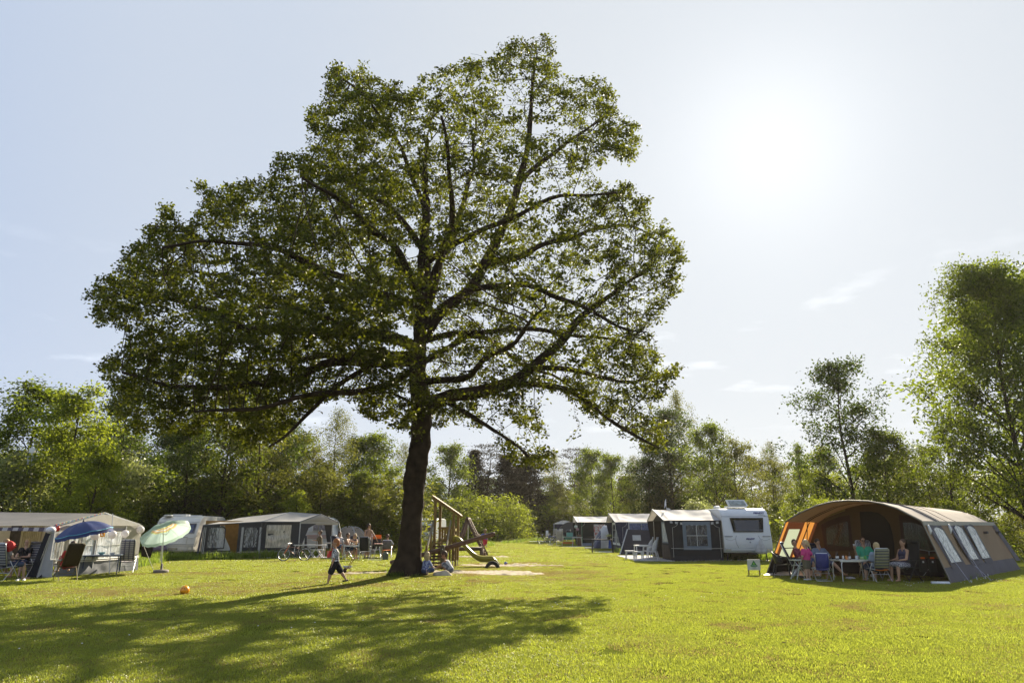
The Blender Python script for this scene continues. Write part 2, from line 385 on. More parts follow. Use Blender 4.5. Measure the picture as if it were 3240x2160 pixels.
# sand beds: irregular low heaps of loose sand
SANDM = mat('sand', (.52, .45, .34), .95, var=.25, vs_=5, bump=.8, bs=45, spec=.1)
def sand(x0, y0, rx, ry, h, seed, label, n=110):
    def fn(u, v):
        x = x0 + rx * (2 * u - 1); y = y0 + ry * (2 * v - 1)
        d = math.hypot(2 * u - 1, 2 * v - 1)
        e = 1 - d + .42 * noise.noise(Vector((x * .9 + seed, y * 1.4, 0))) + .14 * noise.noise(Vector((x * 3.1, y * 4 + seed, 0)))
        z = gz(x, y) + hollow(x, y) + (-.06 + h * min(max(e, -.4), .45) * 1.6 + .05 * noise.noise(Vector((x * 2.6, y * 3.1, seed))) + .045 * noise.noise(Vector((x * 7, y * 8, seed)))) * 1.0
        return Vector((x, y, z))
    o = MB().grid(fn, n, int(n * .6)).build('sand', SANDM, None, True); o['kind'] = 'structure'; o['label'] = label; return o
sand(-.9, 26.4, 3.0, 1.9, .13, 3, 'churned pale sand where the two children dig, right of the oak')
sand(-5.3, 26.0, 1.7, 1.0, .11, 9, 'strip of pale sand left of the oak trunk')
sand(-.4, 32.6, 3.0, 1.7, .12, 14, 'worn sandy hollow under the end of the slide')
sand(1.5, 32.0, 1.5, .6, .11, 18, 'thin spill of sand right of the slide')
sand(-1.7, 41.6, 2.2, 1.6, .13, 22, 'sandy scrape under the swing')

# grass: patches of blades set over the near lawn
GRASSM = leafmat('grass_blade', (.145, .155, .016), (.42, .475, .05), .5, .38, .4, .5)
DRYM = leafmat('dry_blade', (.22, .17, .06), (.40, .32, .10), .4, .25, .6, .2)
def patch(n, rad, hmin, hmax, w, m):
    a = nr.uniform(0, 6.283, n); r = rad * np.sqrt(nr.uniform(0, 1, n)); P = np.stack([r * np.cos(a), r * np.sin(a), np.full(n, -.005)], 1)
    h = nr.uniform(hmin, hmax, n)[:, None]; t = nr.uniform(0, 6.283, n); D = np.stack([np.cos(t), np.sin(t), np.zeros(n)], 1); S = np.stack([-np.sin(t), np.cos(t), np.zeros(n)], 1)
    ln = nr.uniform(.15, .85, n)[:, None]; ww = w * nr.uniform(.7, 1.3, n)[:, None]
    U = np.array([[0, 0, 1.0]])
    a0 = P - S * ww; a1 = P + S * ww; b0 = P + U * h * .6 + D * h * ln * .4 - S * ww * .8; b1 = P + U * h * .6 + D * h * ln * .4 + S * ww * .8; c = P + U * h * (1 - ln * .25) + D * h * ln * 1.1
    V = np.stack([a0, a1, b0, b1, c], 1).reshape(-1, 3); i = np.arange(n) * 5
    F = np.stack([np.stack([i, i + 1, i + 3], 1), np.stack([i, i + 3, i + 2], 1), np.stack([i + 2, i + 3, i + 4], 1)], 1).reshape(-1, 3)
    me = npmesh('grass_patch', V, F, m); o = me; COL.objects.unlink(o); return o
def inst_tree(name, objs, seed):
    g = bpy.data.node_groups.new(name, 'GeometryNodeTree'); g.interface.new_socket('Geometry', in_out='INPUT', socket_type='NodeSocketGeometry'); g.interface.new_socket('Geometry', in_out='OUTPUT', socket_type='NodeSocketGeometry')
    gi = g.nodes.new('NodeGroupInput'); go = g.nodes.new('NodeGroupOutput'); j = g.nodes.new('GeometryNodeJoinGeometry')
    idx = g.nodes.new('GeometryNodeInputIndex')
    for k, o in enumerate(objs):
        oi = g.nodes.new('GeometryNodeObjectInfo'); oi.inputs['Object'].default_value = o; oi.inputs['As Instance'].default_value = True
        ip = g.nodes.new('GeometryNodeInstanceOnPoints'); g.links.new(gi.outputs[0], ip.inputs['Points']); g.links.new(oi.outputs['Geometry'], ip.inputs['Instance'])
        mo = g.nodes.new('ShaderNodeMath'); mo.operation = 'MODULO'; g.links.new(idx.outputs[0], mo.inputs[0]); mo.inputs[1].default_value = len(objs)
        cp = g.nodes.new('ShaderNodeMath'); cp.operation = 'COMPARE'; g.links.new(mo.outputs[0], cp.inputs[0]); cp.inputs[1].default_value = k; cp.inputs[2].default_value = .4
        g.links.new(cp.outputs[0], ip.inputs['Selection'])
        rv = g.nodes.new('FunctionNodeRandomValue'); rv.data_type = 'FLOAT_VECTOR'; rv.inputs[0].default_value = (0, 0, 0); rv.inputs[1].default_value = (.02, .02, 6.283); rv.inputs['Seed'].default_value = seed + k
        g.links.new(rv.outputs[0], ip.inputs['Rotation'])
        rs = g.nodes.new('FunctionNodeRandomValue'); rs.data_type = 'FLOAT'; rs.inputs[2].default_value = .7; rs.inputs[3].default_value = 1.35; rs.inputs['Seed'].default_value = seed + 40 + k
        g.links.new(rs.outputs[1], ip.inputs['Scale'])
        g.links.new(ip.outputs[0], j.inputs[0])
    g.links.new(j.outputs[0], go.inputs[0]); return g
def scatter_pts(name, pts, tree, m, label):
    me = bpy.data.meshes.new(name); me.from_pydata([tuple(p) for p in pts], [], []); me.materials.append(m)
    o = bpy.data.objects.new(name, me); COL.objects.link(o); q = o.modifiers.new('grow', 'NODES'); q.node_group = tree
    return tag(o, label, 'grass', kind='stuff')
pA = [patch(620, .36, .014, .036, .0034, GRASSM), patch(620, .36, .014, .032, .0034, GRASSM), patch(420, .34, .018, .045, .0036, GRASSM), patch(260, .34, .012, .03, .0032, DRYM)]
gt = inst_tree('grow_grass', pA, 3)
EXC = [(6.15, 36.1, 8.6, 42.8), (-12.6, 39.6, -9.2, 41.2)]
def bare(x, y):
    if any(a < x < c and b < y < d for a, b, c, d in EXC): return True
    dd = dry(x, y); return dd > .52 and rng.random() < (dd - .52) * 4.5
pts = []
for (y0, y1, dn) in ((6.5, 12, 19), (12, 18, 15), (18, 26, 11), (26, 34, 8)):
    area = .5 * .86 * 2 * (y1 ** 2 - y0 ** 2); n = int(area * dn)
    for _ in range(n):
        y = math.sqrt(rng.uniform(y0 ** 2, y1 ** 2)); x = rng.uniform(-.86, .86) * y
        if bare(x, y): continue
        pts.append((x, y, gh(x, y) + .010))
far = []
for (y0, y1, dn) in ((33, 46, 3.2), (46, 72, 2.0), (72, 112, 1.1)):
    for _ in range(int(.43 * 2 * (y1 ** 2 - y0 ** 2) * dn)):
        y = math.sqrt(rng.uniform(y0 ** 2, y1 ** 2)); x = rng.uniform(-.6, .5) * y
        if bare(x, y): continue
        far.append((x, y, gh(x, y)))
pF = [patch(420, .62, .02, .045, .009, GRASSM), patch(420, .62, .02, .04, .009, GRASSM), patch(160, .6, .02, .045, .008, DRYM)]
scatter_pts('grass', far, inst_tree('grow_far_grass', pF, 71), GRASSM, 'mown grass of the far half of the field')
scatter_pts('grass', pts, gt, GRASSM, 'short mown grass covering the field')
pD = [patch(420, .34, .012, .034, .0036, DRYM), patch(300, .3, .012, .03, .0036, DRYM)]; dp_ = []
for _ in range(26000):
    y = math.sqrt(rng.uniform(64, 1200)); x = rng.uniform(-.8, .7) * y; dd = dry(x, y)
    if dd > .12 and rng.random() < dd * .65 and not (dd > .75): dp_.append((x, y, gh(x, y) + .014))
scatter_pts('dry_grass', dp_, inst_tree('grow_dry_grass', pD, 131), DRYM, 'dry straw coloured grass in the trodden places')
# longer grass and weeds along the tree lines and round the tents
TALLM = leafmat('tall_blade', (.08, .12, .02), (.30, .40, .04), .5, .4, .55, .3)
pT = [patch(150, .35, .10, .30, .008, TALLM), patch(120, .35, .06, .2, .008, TALLM), patch(60, .35, .15, .45, .009, TALLM)]
tt = inst_tree('grow_weeds', pT, 9)
tp = []
def strip(x0, y0, x1, y1, wd, n):
    for _ in range(n):
        u = rng.random(); x = x0 + (x1 - x0) * u + rng.uniform(-wd, wd); y = y0 + (y1 - y0) * u + rng.uniform(-wd, wd); tp.append((x, y, gh(x, y)))
strip(-16.2, 37.3, -10.5, 42.3, .35, 260); strip(-21, 37, -17, 38, .7, 330); strip(-17.2, 31, -19.5, 38, 1.0, 380); strip(11, 38, 17, 40, 1.2, 420)
strip(7.6, 48.6, 8.9, 47.2, .6, 120); strip(15, 24, 18, 34, .5, 60); strip(-9, 46, 9, 100, 1, 100)
for _ in range(4):                              # tufts at the foot of the oak
    a = rng.uniform(0, 6.28); r = rng.uniform(.5, .7); tp.append((-3.5 + r * math.cos(a), 24.25 + r * math.sin(a), gh(-3.5, 24.2) - .01))
scatter_pts('long_grass', tp, tt, TALLM, 'unmown longer grass along hedges, caravans and tree foot')
# daisies dotted in the shaded grass
DA = MB()
for (x0, y0, x1, y1, n) in ((-19, 37.2, -12, 39.5, 170), (8, 35.2, 15.5, 36.6, 200), (9, 25, 10, 26, 40), (11, 21.2, 18, 24, 50), (-8, 10, 8, 20, 40)):
    for _ in range(n):
        u = rng.random(); x = x0 + (x1 - x0) * u + rng.uniform(-.5, .5); y = y0 + (y1 - y0) * u + rng.uniform(-.6, .6)
        r = .014; DA.lathe([(.002, 0), (r, .006), (r * .8, .012), (.001, .012)], (x, y, gh(x, y) + .055), 5)
tag(DA.build('daisies', mat('petal', (.8, .8, .76), .6)), 'tiny white daisies scattered in the grass', 'flowers', kind='stuff')
LT = MB()
for _ in range(150):                             # dead leaves
    y = math.sqrt(rng.uniform(64, 900)); x = rng.uniform(-.7, .7) * y; q = gh(x, y) + .045; a = rng.uniform(0, 6); s_ = rng.uniform(.02, .045)
    LT.add([(x - s_ * math.cos(a), y - s_ * math.sin(a), q), (x + s_ * .5 * math.sin(a), y - s_ * .5 * math.cos(a), q + .015), (x + s_ * math.cos(a), y + s_ * math.sin(a), q), (x - s_ * .5 * math.sin(a), y + s_ * .5 * math.cos(a), q + .012)], [(0, 1, 2, 3)])
tag(LT.build('dead_leaves', mat('dead_leaf', (.14, .08, .04), .8)), 'small brown dead leaves lying on the lawn', 'leaves', kind='stuff')

# ================================================================== THE OAK
BARK = mat('oak_bark', (.042, .029, .019), .95, var=.5, vs_=3, spec=.15)
def barkify(m, sc=7.0, d=.06):
    t = m.node_tree; p = t.nodes['Principled BSDF']; c = N(t, 'ShaderNodeTexCoord'); mp = N(t, 'ShaderNodeMapping'); mp.inputs['Scale'].default_value = (1, 1, .22); K(t, c, mp, 3, 0)
    v = N(t, 'ShaderNodeTexVoronoi', feature='DISTANCE_TO_EDGE'); v.inputs['Scale'].default_value = sc * 2
    n = N(t, 'ShaderNodeTexNoise'); n.inputs['Scale'].default_value = sc * 1.5; n.inputs['Detail'].default_value = 6; K(t, mp, n)
    ad = N(t, 'ShaderNodeVectorMath', operation='ADD'); K(t, mp, ad); K(t, n, ad, 1, 1); K(t, ad, v)
    mr = N(t, 'ShaderNodeMapRange'); mr.inputs[2].default_value = .12; K(t, v, mr); mu = N(t, 'ShaderNodeMath', operation='ADD'); K(t, mr, mu); K(t, n, mu, 0, 1)
    b = N(t, 'ShaderNodeBump'); b.inputs[0].default_value = 1; b.inputs[1].default_value = d; K(t, mu, b, 0, 2); K(t, b, p, 0, p.inputs.find('Normal'))
barkify(BARK)
BARK2 = mat('wood_bark', (.045, .034, .024), .95, var=.4, vs_=4, spec=.1)
OY = 24.2
def C1(x, y): return (200 + x * .9247, 50 + y * .9247)
SIL = [(65,960),(130,900),(205,850),(215,790),(275,750),(275,715),(350,690),(320,635),(380,650),(385,720),(430,710),(440,690),(480,650),(435,545),(485,570),(500,620),(540,575),(600,570),(660,550),(665,520),(730,500),(722,450),(760,465),(820,490),(830,440),(860,430),(815,340),(850,290),(900,290),(890,185),(940,150),(990,200),(1030,165),(1070,200),(1090,240),(1140,195),(1170,240),(1240,190),(1290,240),(1285,180),(1330,170),(1380,130),(1430,135),(1480,140),(1480,95),(1540,80),(1610,90),(1650,60),(1680,95),(1700,190),(1740,220),(1790,200),(1850,200),(1890,260),(1900,330),(1950,345),(1975,400),(1970,470),(1930,515),(1890,490),(1830,510),(1800,510),(1800,550),(1870,580),(1940,555),(2000,620),(2010,700),(2070,710),(2100,760),(2140,800),(2110,850),(2130,920),(2100,960),(2050,1020),(2030,1060),(2040,1150),(2050,1200),(2120,1180),(2130,1220),(2080,1260),(2070,1300),(2030,1340),(2080,1390),(2060,1430),(2040,1500),(1980,1480),(1900,1430),(1830,1420),(1740,1330),(1680,1290),(1610,1290),(1590,1330),(1640,1370),(1660,1440),(1710,1530),(1640,1560),(1550,1540),(1440,1450),(1380,1390),(1260,1440),(1180,1440),(1100,1400),(1020,1370),(1010,1320),(940,1320),(860,1340),(800,1390),(740,1460),(640,1490),(560,1420),(400,1430),(300,1440),(230,1420),(180,1380),(150,1340),(180,1290),(130,1240),(110,1210),(150,1160),(210,1140),(240,1100),(200,1070),(170,1070),(90,1050),(80,1000)]
SILP = np.array([C1(*p) for p in SIL])
def inside(P, poly):
    x = P[:, 0]; y = P[:, 1]; r = np.zeros(len(P), bool); n = len(poly); j = n - 1
    for i in range(n):
        xi, yi = poly[i]; xj, yj = poly[j]
        c = ((yi > y) != (yj > y)) & (x < (xj - xi) * (y - yi) / (yj - yi + 1e-12) + xi); r ^= c; j = i
    return r
def edge_dist(P, poly):
    d = np.full(len(P), 1e9); n = len(poly)
    for i in range(n):
        a = poly[i]; b = poly[(i + 1) % n]; ab = b - a; t = np.clip(((P - a) @ ab) / (ab @ ab), 0, 1); d = np.minimum(d, np.linalg.norm(P - (a + t[:, None] * ab), axis=1))
    return d
def at_np(P, Y):
    x = (P[:, 0] - CX) / FOC; y = (CY - P[:, 1]) / FOC; dy = math.cos(PITCH) - y * math.sin(PITCH); dz = math.sin(PITCH) + y * math.cos(PITCH); t = Y / dy
    return np.stack([x * t, Y, EYE + dz * t], 1)
oak = thing('oak_tree', 'huge old oak with a wide dark crown standing alone in the middle of the lawn', 'tree', (-3.45, 24.2, 0))
OFF = np.array([-3.45, 24.2, 0])
def spline(pts, step=.4):
    P = [Vector(p) for p in pts]; out = []
    for i in range(len(P) - 1):
        p0 = P[max(i - 1, 0)]; p1 = P[i]; p2 = P[i + 1]; p3 = P[min(i + 2, len(P) - 1)]; n = max(1, int((p2 - p1).length / step))
        for k in range(n):
            t = k / n; out.append(.5 * ((2 * p1) + (p2 - p0) * t + (2 * p0 - 5 * p1 + 4 * p2 - p3) * t * t + (3 * p1 - p0 - 3 * p2 + p3) * t ** 3))
    out.append(P[-1]); return out
stem_px = [(1285, 1836, .52), (1288, 1800, .44), (1298, 1700, .37), (1310, 1560, .345), (1312, 1500, .36), (1329, 1397, .345), (1333, 1283, .36), (1320, 1168, .30), (1331, 1053, .26), (1337, 900, .20), (1340, 780, .17), (1351, 690, .13), (1345, 560, .09), (1352, 430, .05)]
stem = [at(x, y, OY) for x, y, r in stem_px]; stem[0].z = -.05; stem[1].z = .3
LIMBS = [  # crop points, start depth offset, end depth offset, start radius
 ([(1235,1340),(1330,1300),(1420,1290),(1560,1235),(1680,1130),(1770,1030),(1880,950),(1990,880)], 0, 2.0, .26),
 ([(1520,1250),(1680,1270),(1800,1320),(1900,1400),(2040,1470)], .4, -2.5, .11),
 ([(1600,1200),(1760,1215),(1900,1250),(2100,1230)], .5, 3, .10),
 ([(1235,1100),(1300,1000),(1400,930),(1450,850),(1520,690),(1560,570),(1600,350),(1620,130)], 0, 0, .22),
 ([(1390,935),(1500,925),(1620,930),(1750,990),(1900,1060),(2000,1080)], 0, -4, .10),
 ([(1450,850),(1560,820),(1700,770),(1900,720),(2060,790)], 0, 4, .12),
 ([(1560,570),(1680,470),(1800,380),(1890,320)], 0, 2, .09),
 ([(1210,1180),(1040,1185),(900,1200),(740,1250),(560,1270),(380,1270),(200,1230)], 0, -3, .20),
 ([(1215,1140),(1120,1105),(980,1085),(820,1075),(650,1065),(520,1025),(380,980),(200,950)], 0, 1.0, .21),
 ([(1235,1000),(1130,960),(960,900),(800,830),(560,780),(330,800)], 0, -5, .15),
 ([(1060,1185),(940,1270),(820,1370),(700,1470)], -.4, -3.5, .09),
 ([(1250,900),(1230,650),(1150,450),(1050,300),(960,220)], 0, -2, .11),
 ([(1245,820),(1100,640),(900,540),(740,520)], 0, 3.5, .12),
 ([(1100,1110),(800,1000),(560,900),(300,880)], 0, 5, .12),
 ([(1245,1110),(1400,1075),(1600,1080),(1800,1100),(1980,1130)], 0, 3.5, .11),
 ([(1235,1020),(1150,820),(1000,680),(820,560)], 0, -6.5, .14),
 ([(1245,950),(1350,720),(1400,500),(1400,260)], 0, 6, .13),
 ([(1245,1000),(1300,820),(1330,600),(1300,350)], 0, -6, .14),
 ([(1215,1200),(1100,1270),(950,1290),(700,1330),(450,1350)], 0, -5.5, .12),
 ([(1290,1310),(1380,1360),(1460,1420),(1600,1520)], 0, -2.5, .08),
 ([(1250,1250),(1380,1230),(1500,1150),(1650,1000)], 0, -6, .12),
 ([(1240,1180),(1330,1130),(1450,1100),(1600,1200),(1800,1290)], 0, 6, .11),
 ([(1200,1330),(1120,1290),(1040,1310)], 0, -1, .045),
 ([(1240,850),(1330,780),(1500,700),(1700,620),(1880,600)], 0, -4, .11),
 ([(1130,960),(1000,960),(850,990),(600,1000)], -.5, 3, .08),
 ([(1215,1160),(1000,1160),(780,1180),(520,1180),(260,1130)], 0, 4.5, .12)]
limb_pts = []
for (cp, d0, d1, r0) in LIMBS:
    n = len(cp); pts_ = []
    for i, c in enumerate(cp):
        t = i / (n - 1); pts_.append(at(*C1(*c), OY + d0 + (d1 - d0) * t ** 1.2))
    limb_pts.append(pts_)
# skeleton nodes
NP = []; PAR = []; RAD = []; LID = []
sp_ = spline(stem, .4)
def srad(i, n): return 0
zst = [p.z for p in stem]; rst = [r for _, _, r in stem_px]
for i, p in enumerate(sp_):
    NP.append(p); PAR.append(i - 1); RAD.append(float(np.interp(p.z, zst, rst))); LID.append(-1)
for li, (pp, L) in enumerate(zip(limb_pts, LIMBS)):
    s_ = spline(pp, .35); n = len(s_)
    arr = np.array([tuple(q) for q in NP]); par = int(np.argmin(np.linalg.norm(arr - np.array(s_[0]), axis=1)))
    for i, p in enumerate(s_):
        w = noise.noise_vector(Vector(p) * .55 + Vector((li * 3, 0, 0))) * .22 * min(1, i / 6)
        NP.append(p + w); PAR.append(par if i == 0 else len(NP) - 2); RAD.append(L[3] * (1 - i / n) ** .8 + .018); LID.append(li)
n_fix = len(NP)
# attraction points through the crown
cand = nr.uniform([SILP[:, 0].min(), SILP[:, 1].min()], [SILP[:, 0].max(), SILP[:, 1].max()], (120000, 2))
cand = cand[inside(cand, SILP)]; ed = edge_dist(cand, SILP)
thick = 7.2 * np.sqrt(np.clip(ed / 330.0, 0, 1)) + .35
Yc = OY + thick * nr.uniform(-1, 1, len(cand))
pool = at_np(cand, Yc)
def nz(p, s, o): return noise.noise(Vector((p[0] * s + o, p[1] * s, p[2] * s)))
keep = []
for k_ in range(len(pool)):
    p = pool[k_]; edge = ed[k_] < 70
    v = noise.noise(Vector((p[0] * .34 + 5, p[1] * .34, p[2] * .95))) + .5 * nz(p, 1.0, 9)
    leftd = .10 if cand[k_, 0] < 1250 else -.06
    if v + leftd + (.22 if edge else 0) > -.04: keep.append(k_)
    if len(keep) >= 22000: break
A = pool[keep]
STEP = .27; KILL = .29; INF = 3.2
nodes = np.array([tuple(p) for p in NP]); par = list(PAR)
best = np.full(len(A), 1e9); bi = np.zeros(len(A), int)
def upd(i0, nodes, A, best, bi):
    for s in range(i0, len(nodes), 400):
        c = nodes[s:s + 400]; d = np.linalg.norm(A[:, None, :] - c[None], axis=2); j = d.argmin(1); dm = d[np.arange(len(A)), j]; u = dm < best; best[u] = dm[u]; bi[u] = j[u] + s
upd(0, nodes, A, best, bi)
for it in range(70):
    act = best < (INF if it > 8 else 9)
    if not act.any(): break
    idx = bi[act]; dirs = A[act] - nodes[idx]; dirs /= np.linalg.norm(dirs, axis=1)[:, None] + 1e-9
    uq, inv = np.unique(idx, return_inverse=True); S = np.zeros((len(uq), 3)); np.add.at(S, inv, dirs)
    S += nr.normal(size=S.shape) * .25; S[:, 2] += .03; S /= np.linalg.norm(S, axis=1)[:, None] + 1e-9
    new = nodes[uq] + S * STEP; i0 = len(nodes)
    nodes = np.vstack([nodes, new]); par += list(uq)
    if len(nodes) > 40000: break
    upd(i0, nodes, A, best, bi)
    al = best > KILL; A = A[al]; best = best[al]; bi = bi[al]
    if not len(A): break
print('oak nodes', len(nodes), 'left', len(A), it, flush=True)
par = np.array(par); nn = len(nodes); kids = np.zeros(nn, int)
for i in range(1, nn):
    if par[i] >= 0: kids[par[i]] += 1
rad = np.zeros(nn); acc = np.zeros(nn)
for i in range(nn - 1, n_fix - 1, -1):
    if acc[i] == 0: acc[i] = .0058 ** 2.1
    rad[i] = acc[i] ** (1 / 2.1)
    if par[i] >= n_fix: acc[par[i]] += acc[i]
rad[:n_fix] = RAD
# trunk and limbs as parts
V_3 = Vector
def roughtube(pts, rs, n, amp, flute=0, ridge=0):
    m = MB(); m.tube(pts, rs, n)
    for i, v in enumerate(m.v):
        c = pts[min(i // n, len(pts) - 1)]; d = (v - c); k = amp * (noise.noise(v * 2.1) + .6 * noise.noise(v * 5.3))
        if ridge: k += ridge * (abs(noise.noise(V_3((v.x * 9, v.y * 9, v.z * 1.7)))) * 2 - .5) + ridge * .5 * noise.noise(v * 14)
        if flute and v.z < 1.6: k += flute * (1.6 - v.z) ** 2 * math.sin(5 * math.atan2(d.y, d.x) + 1.3) * .1 + max(0, .7 - v.z) * .22
        m.v[i] = v + d.normalized() * k
    return m
ss = spline(stem, .07); rs_ = [float(np.interp(p.z, zst, rst)) + .035 * noise.noise(Vector((0, 0, p.z * 1.1))) for p in ss]
mbt = roughtube(ss, rs_, 56, .045, .5, .035)
for v in mbt.v: v -= Vector(OFF)
tr = mbt.build('trunk', BARK, oak, True)
for li in range(len(LIMBS)):
    ids = [i for i in range(n_fix) if LID[i] == li]
    ps = [Vector(nodes[par[ids[0]]])] + [Vector(nodes[i]) for i in ids]; rr = [min(rad[par[ids[0]]], RAD[ids[0]] * 1.25)] + [RAD[i] for i in ids]
    m = roughtube(ps, rr, 9, .02)
    for v in m.v: v -= Vector(OFF)
    m.build('limb', BARK, oak, True)
# stub of a sawn branch
st = MB().tube([at(1306, 1322, OY) - Vector(OFF) - Vector((.0, 0, 0)), at(1288, 1316, OY) - Vector(OFF)], [.1, .085], 10); st.build('branch_stub', BARK, oak, True)
# twigs: thin prisms node by node
ix = np.arange(n_fix, nn); a = nodes[par[ix]]; b = nodes[ix]; ra = np.minimum(rad[par[ix]], rad[ix] * 1.35)[:, None]; rb = rad[ix][:, None] * .95
d = b - a; d /= np.linalg.norm(d, axis=1)[:, None]; s = np.cross(d, [0.3, .1, 1.0]); s /= np.linalg.norm(s, axis=1)[:, None]; u = np.cross(d, s)
V = []
for q, r_ in ((a, ra), (b, rb)):
    for k in range(4):
        an = k * math.pi / 2; V.append(q + (s * math.cos(an) + u * math.sin(an)) * r_)
V = np.stack(V, 1).reshape(-1, 3) - OFF; i8 = np.arange(len(ix)) * 8
F = np.concatenate([np.stack([i8 + k, i8 + (k + 1) % 4, i8 + 4 + (k + 1) % 4, i8 + 4 + k], 1) for k in range(4)])
tw = npmesh('twigs', V, F, BARK, oak, True); tw['kind'] = 'stuff'
# leaves on the thin wood
OAKL = leafmat('oak_leaf', (.015, .020, .005), (.25, .28, .014), .27, .5, .5, .15)
thin = ix[(rad[ix] < .0135)]
tw_c = nodes[thin]; tipm = (kids[thin] == 0); hv = np.array([nz(p, .8, 33) + .8 * nz(p, 1.9, 61) for p in tw_c]) - np.where(tw_c[:, 0] < -3.0, .24, .05)
ok = hv < .10; LP = []
for msk, n_, sg in ((ok & tipm, 27, .10), (ok & ~tipm, 7, .12), (ok & ~tipm & (tw_c[:, 0] < -3.5), 6, .13)):
    id_ = thin[msk]
    for rep in range(n_):
        t_ = nr.uniform(0, 1, (len(id_), 1)); q = nodes[par[id_]] * (1 - t_) + nodes[id_] * t_
        LP.append(q + nr.normal(size=(len(id_), 3)) * np.array([sg, sg, sg * .55]))
LP = np.concatenate(LP)
V, F = leaves_np(LP - OFF, .125, .5, .62, .35, .15)
cr_ = npmesh('crown', V, F, OAKL, oak); cr_['kind'] = 'stuff'
print('oak leaves', len(LP))

# ================================================================== THE WOOD AROUND
V_ = Vector
def tree_proto(kind, seed, H, crown0, rad_, leafsz, nclump, per, lm, bark, trunk_r=.16, cs=.55, droop=0, sparse=1.0, lean=0, multi=1):
    """returns (trunk mesh, crown mesh) for a tree H metres tall"""
    rs = random.Random(seed); m = MB(); tips = []
    for s_ in range(multi):
        dx = (s_ - (multi - 1) / 2) * .9 if multi > 1 else 0
        top = Vector((lean * H + dx * 1.2 + rs.uniform(-.3, .3), rs.uniform(-.4, .4), H * .97))
        tpts = []
        for i in range(9):
            t = i / 8; w = noise.noise_vector(Vector((seed, s_, t * 2.3))) * .35 * (t > 0)
            tpts.append(Vector((dx * .3, 0, -.1)).lerp(top, t) + Vector((w.x, w.y, 0)) * (H / 9))
        m.tube(tpts, [trunk_r * (1 - .93 * (i / 8) ** .9) * (H / 9) ** .5 for i in range(9)], 7)
        nl = nclump // multi
        if kind == 'dec':                        # spreading boughs, each with its own flat sprays of foliage
            nbg = max(8, nl // 9); ga = rs.uniform(0, 6)
            for k in range(nbg):
                t = (k + .5 + rs.uniform(-.4, .4)) / nbg; f = t ** .8; z = crown0 + (H - crown0) * f; an = ga + k * 2.4 + rs.uniform(-.5, .5)
                rr = rad_ * (math.sin((f * .84 + .14) * math.pi) ** .65) * rs.uniform(.6, 1.18); zb = max(z - rr * .62, H * .13)
                c0 = tpts[0].lerp(top, zb / H); end = V_((c0.x + rr * math.cos(an), c0.y + rr * math.sin(an), z))
                mid = c0.lerp(end, .5) + V_((rs.uniform(-.25, .25), rs.uniform(-.25, .25), rr * .06)); rb = trunk_r * (.42 - .28 * f)
                m.tube([c0, mid, end], [rb, rb * .55, rb * .15], 5, False)
                for q_ in range(9):
                    w_ = rs.uniform(.42, 1.08); base = mid.lerp(end, (w_ - .5) * 2) if w_ > .5 else c0.lerp(mid, w_ * 2)
                    tip = base + V_((rs.gauss(0, .2) * rr, rs.gauss(0, .2) * rr, abs(rs.gauss(0, .13)) * rr + .1)); tips.append((tip, f))
                    if q_ % 2: m.tube([base, tip], [rb * .22, rb * .06], 3, False)
            for q_ in range(7): tips.append((top + V_((rs.gauss(0, .35), rs.gauss(0, .35), -abs(rs.gauss(0, .6)))), 1))
            nl = 0
        for k in range(nl):
            t = (k + rs.random()) / nl; z = crown0 + (H - crown0) * t ** (.85)
            f = min(max((z - crown0) / (H - crown0), 0), 1)
            if kind == 'con': rr = rad_ * (1 - f) ** .9 * rs.uniform(.55, 1.05) + .12
            elif kind == 'birch': rr = rad_ * (math.sin(min(f * 1.02, 1) * math.pi) ** .55 * .9 + .05) * rs.uniform(.2, 1.05)
            elif kind == 'pine': rr = rad_ * (math.sin(f * math.pi * .93) ** .5) * rs.uniform(.3, 1.1)
            elif kind == 'bush': rr = rad_ * math.sqrt(max(0, 1 - f ** 2.0)) * rs.uniform(.35, 1.02)
            else: rr = rad_ * (math.sin((f * .86 + .13) * math.pi) ** .6) * rs.uniform(.25, 1.08)
            an = rs.uniform(0, 6.283) ; rr *= 1 + (.6 if H > 15 else .4) * noise.noise(Vector((math.cos(an) * 1.3 + seed, math.sin(an) * 1.3, f * 2.5)))
            c = tpts[0].lerp(top, min(z / H, .97)); tip = Vector((c.x + rr * math.cos(an), c.y + rr * math.sin(an), z + (rr * .25 if kind == 'dec' else -rr * .12)))
            tips.append((tip, f))
            if k % (2 if kind in ('con', 'birch', 'pine') else 3) == 0 and rr > .5:
                z0 = max(z - rr * (.75 if kind == 'dec' else .1), H * .12); c0 = tpts[0].lerp(top, z0 / H)
                mid = (c0 + tip) / 2 + Vector((rs.uniform(-.2, .2), rs.uniform(-.2, .2), rr * .12))
                rb = trunk_r * .33 * (1 - f * .7); m.tube([c0, mid, tip], [rb, rb * .6, rb * .15], 4, False)
    P = []
    for tip, f in tips:
        n = int(per * rs.uniform(.5, 1.4) * sparse); s3 = cs * rs.uniform(.6, 1.3)
        s3 *= .82; q = nr.normal(size=(n, 3)) * np.array([s3, s3, s3 * (.28 if kind in ('con', 'pine') else .62)])
        q[:, 2] -= np.abs(nr.normal(size=n)) * droop
        P.append(q + np.array(tip))
    P = np.concatenate(P); P = P[P[:, 2] > .05]
    V, F = leaves_np(P, leafsz, .5, .5, .4, .2 + droop)
    return m, V, F
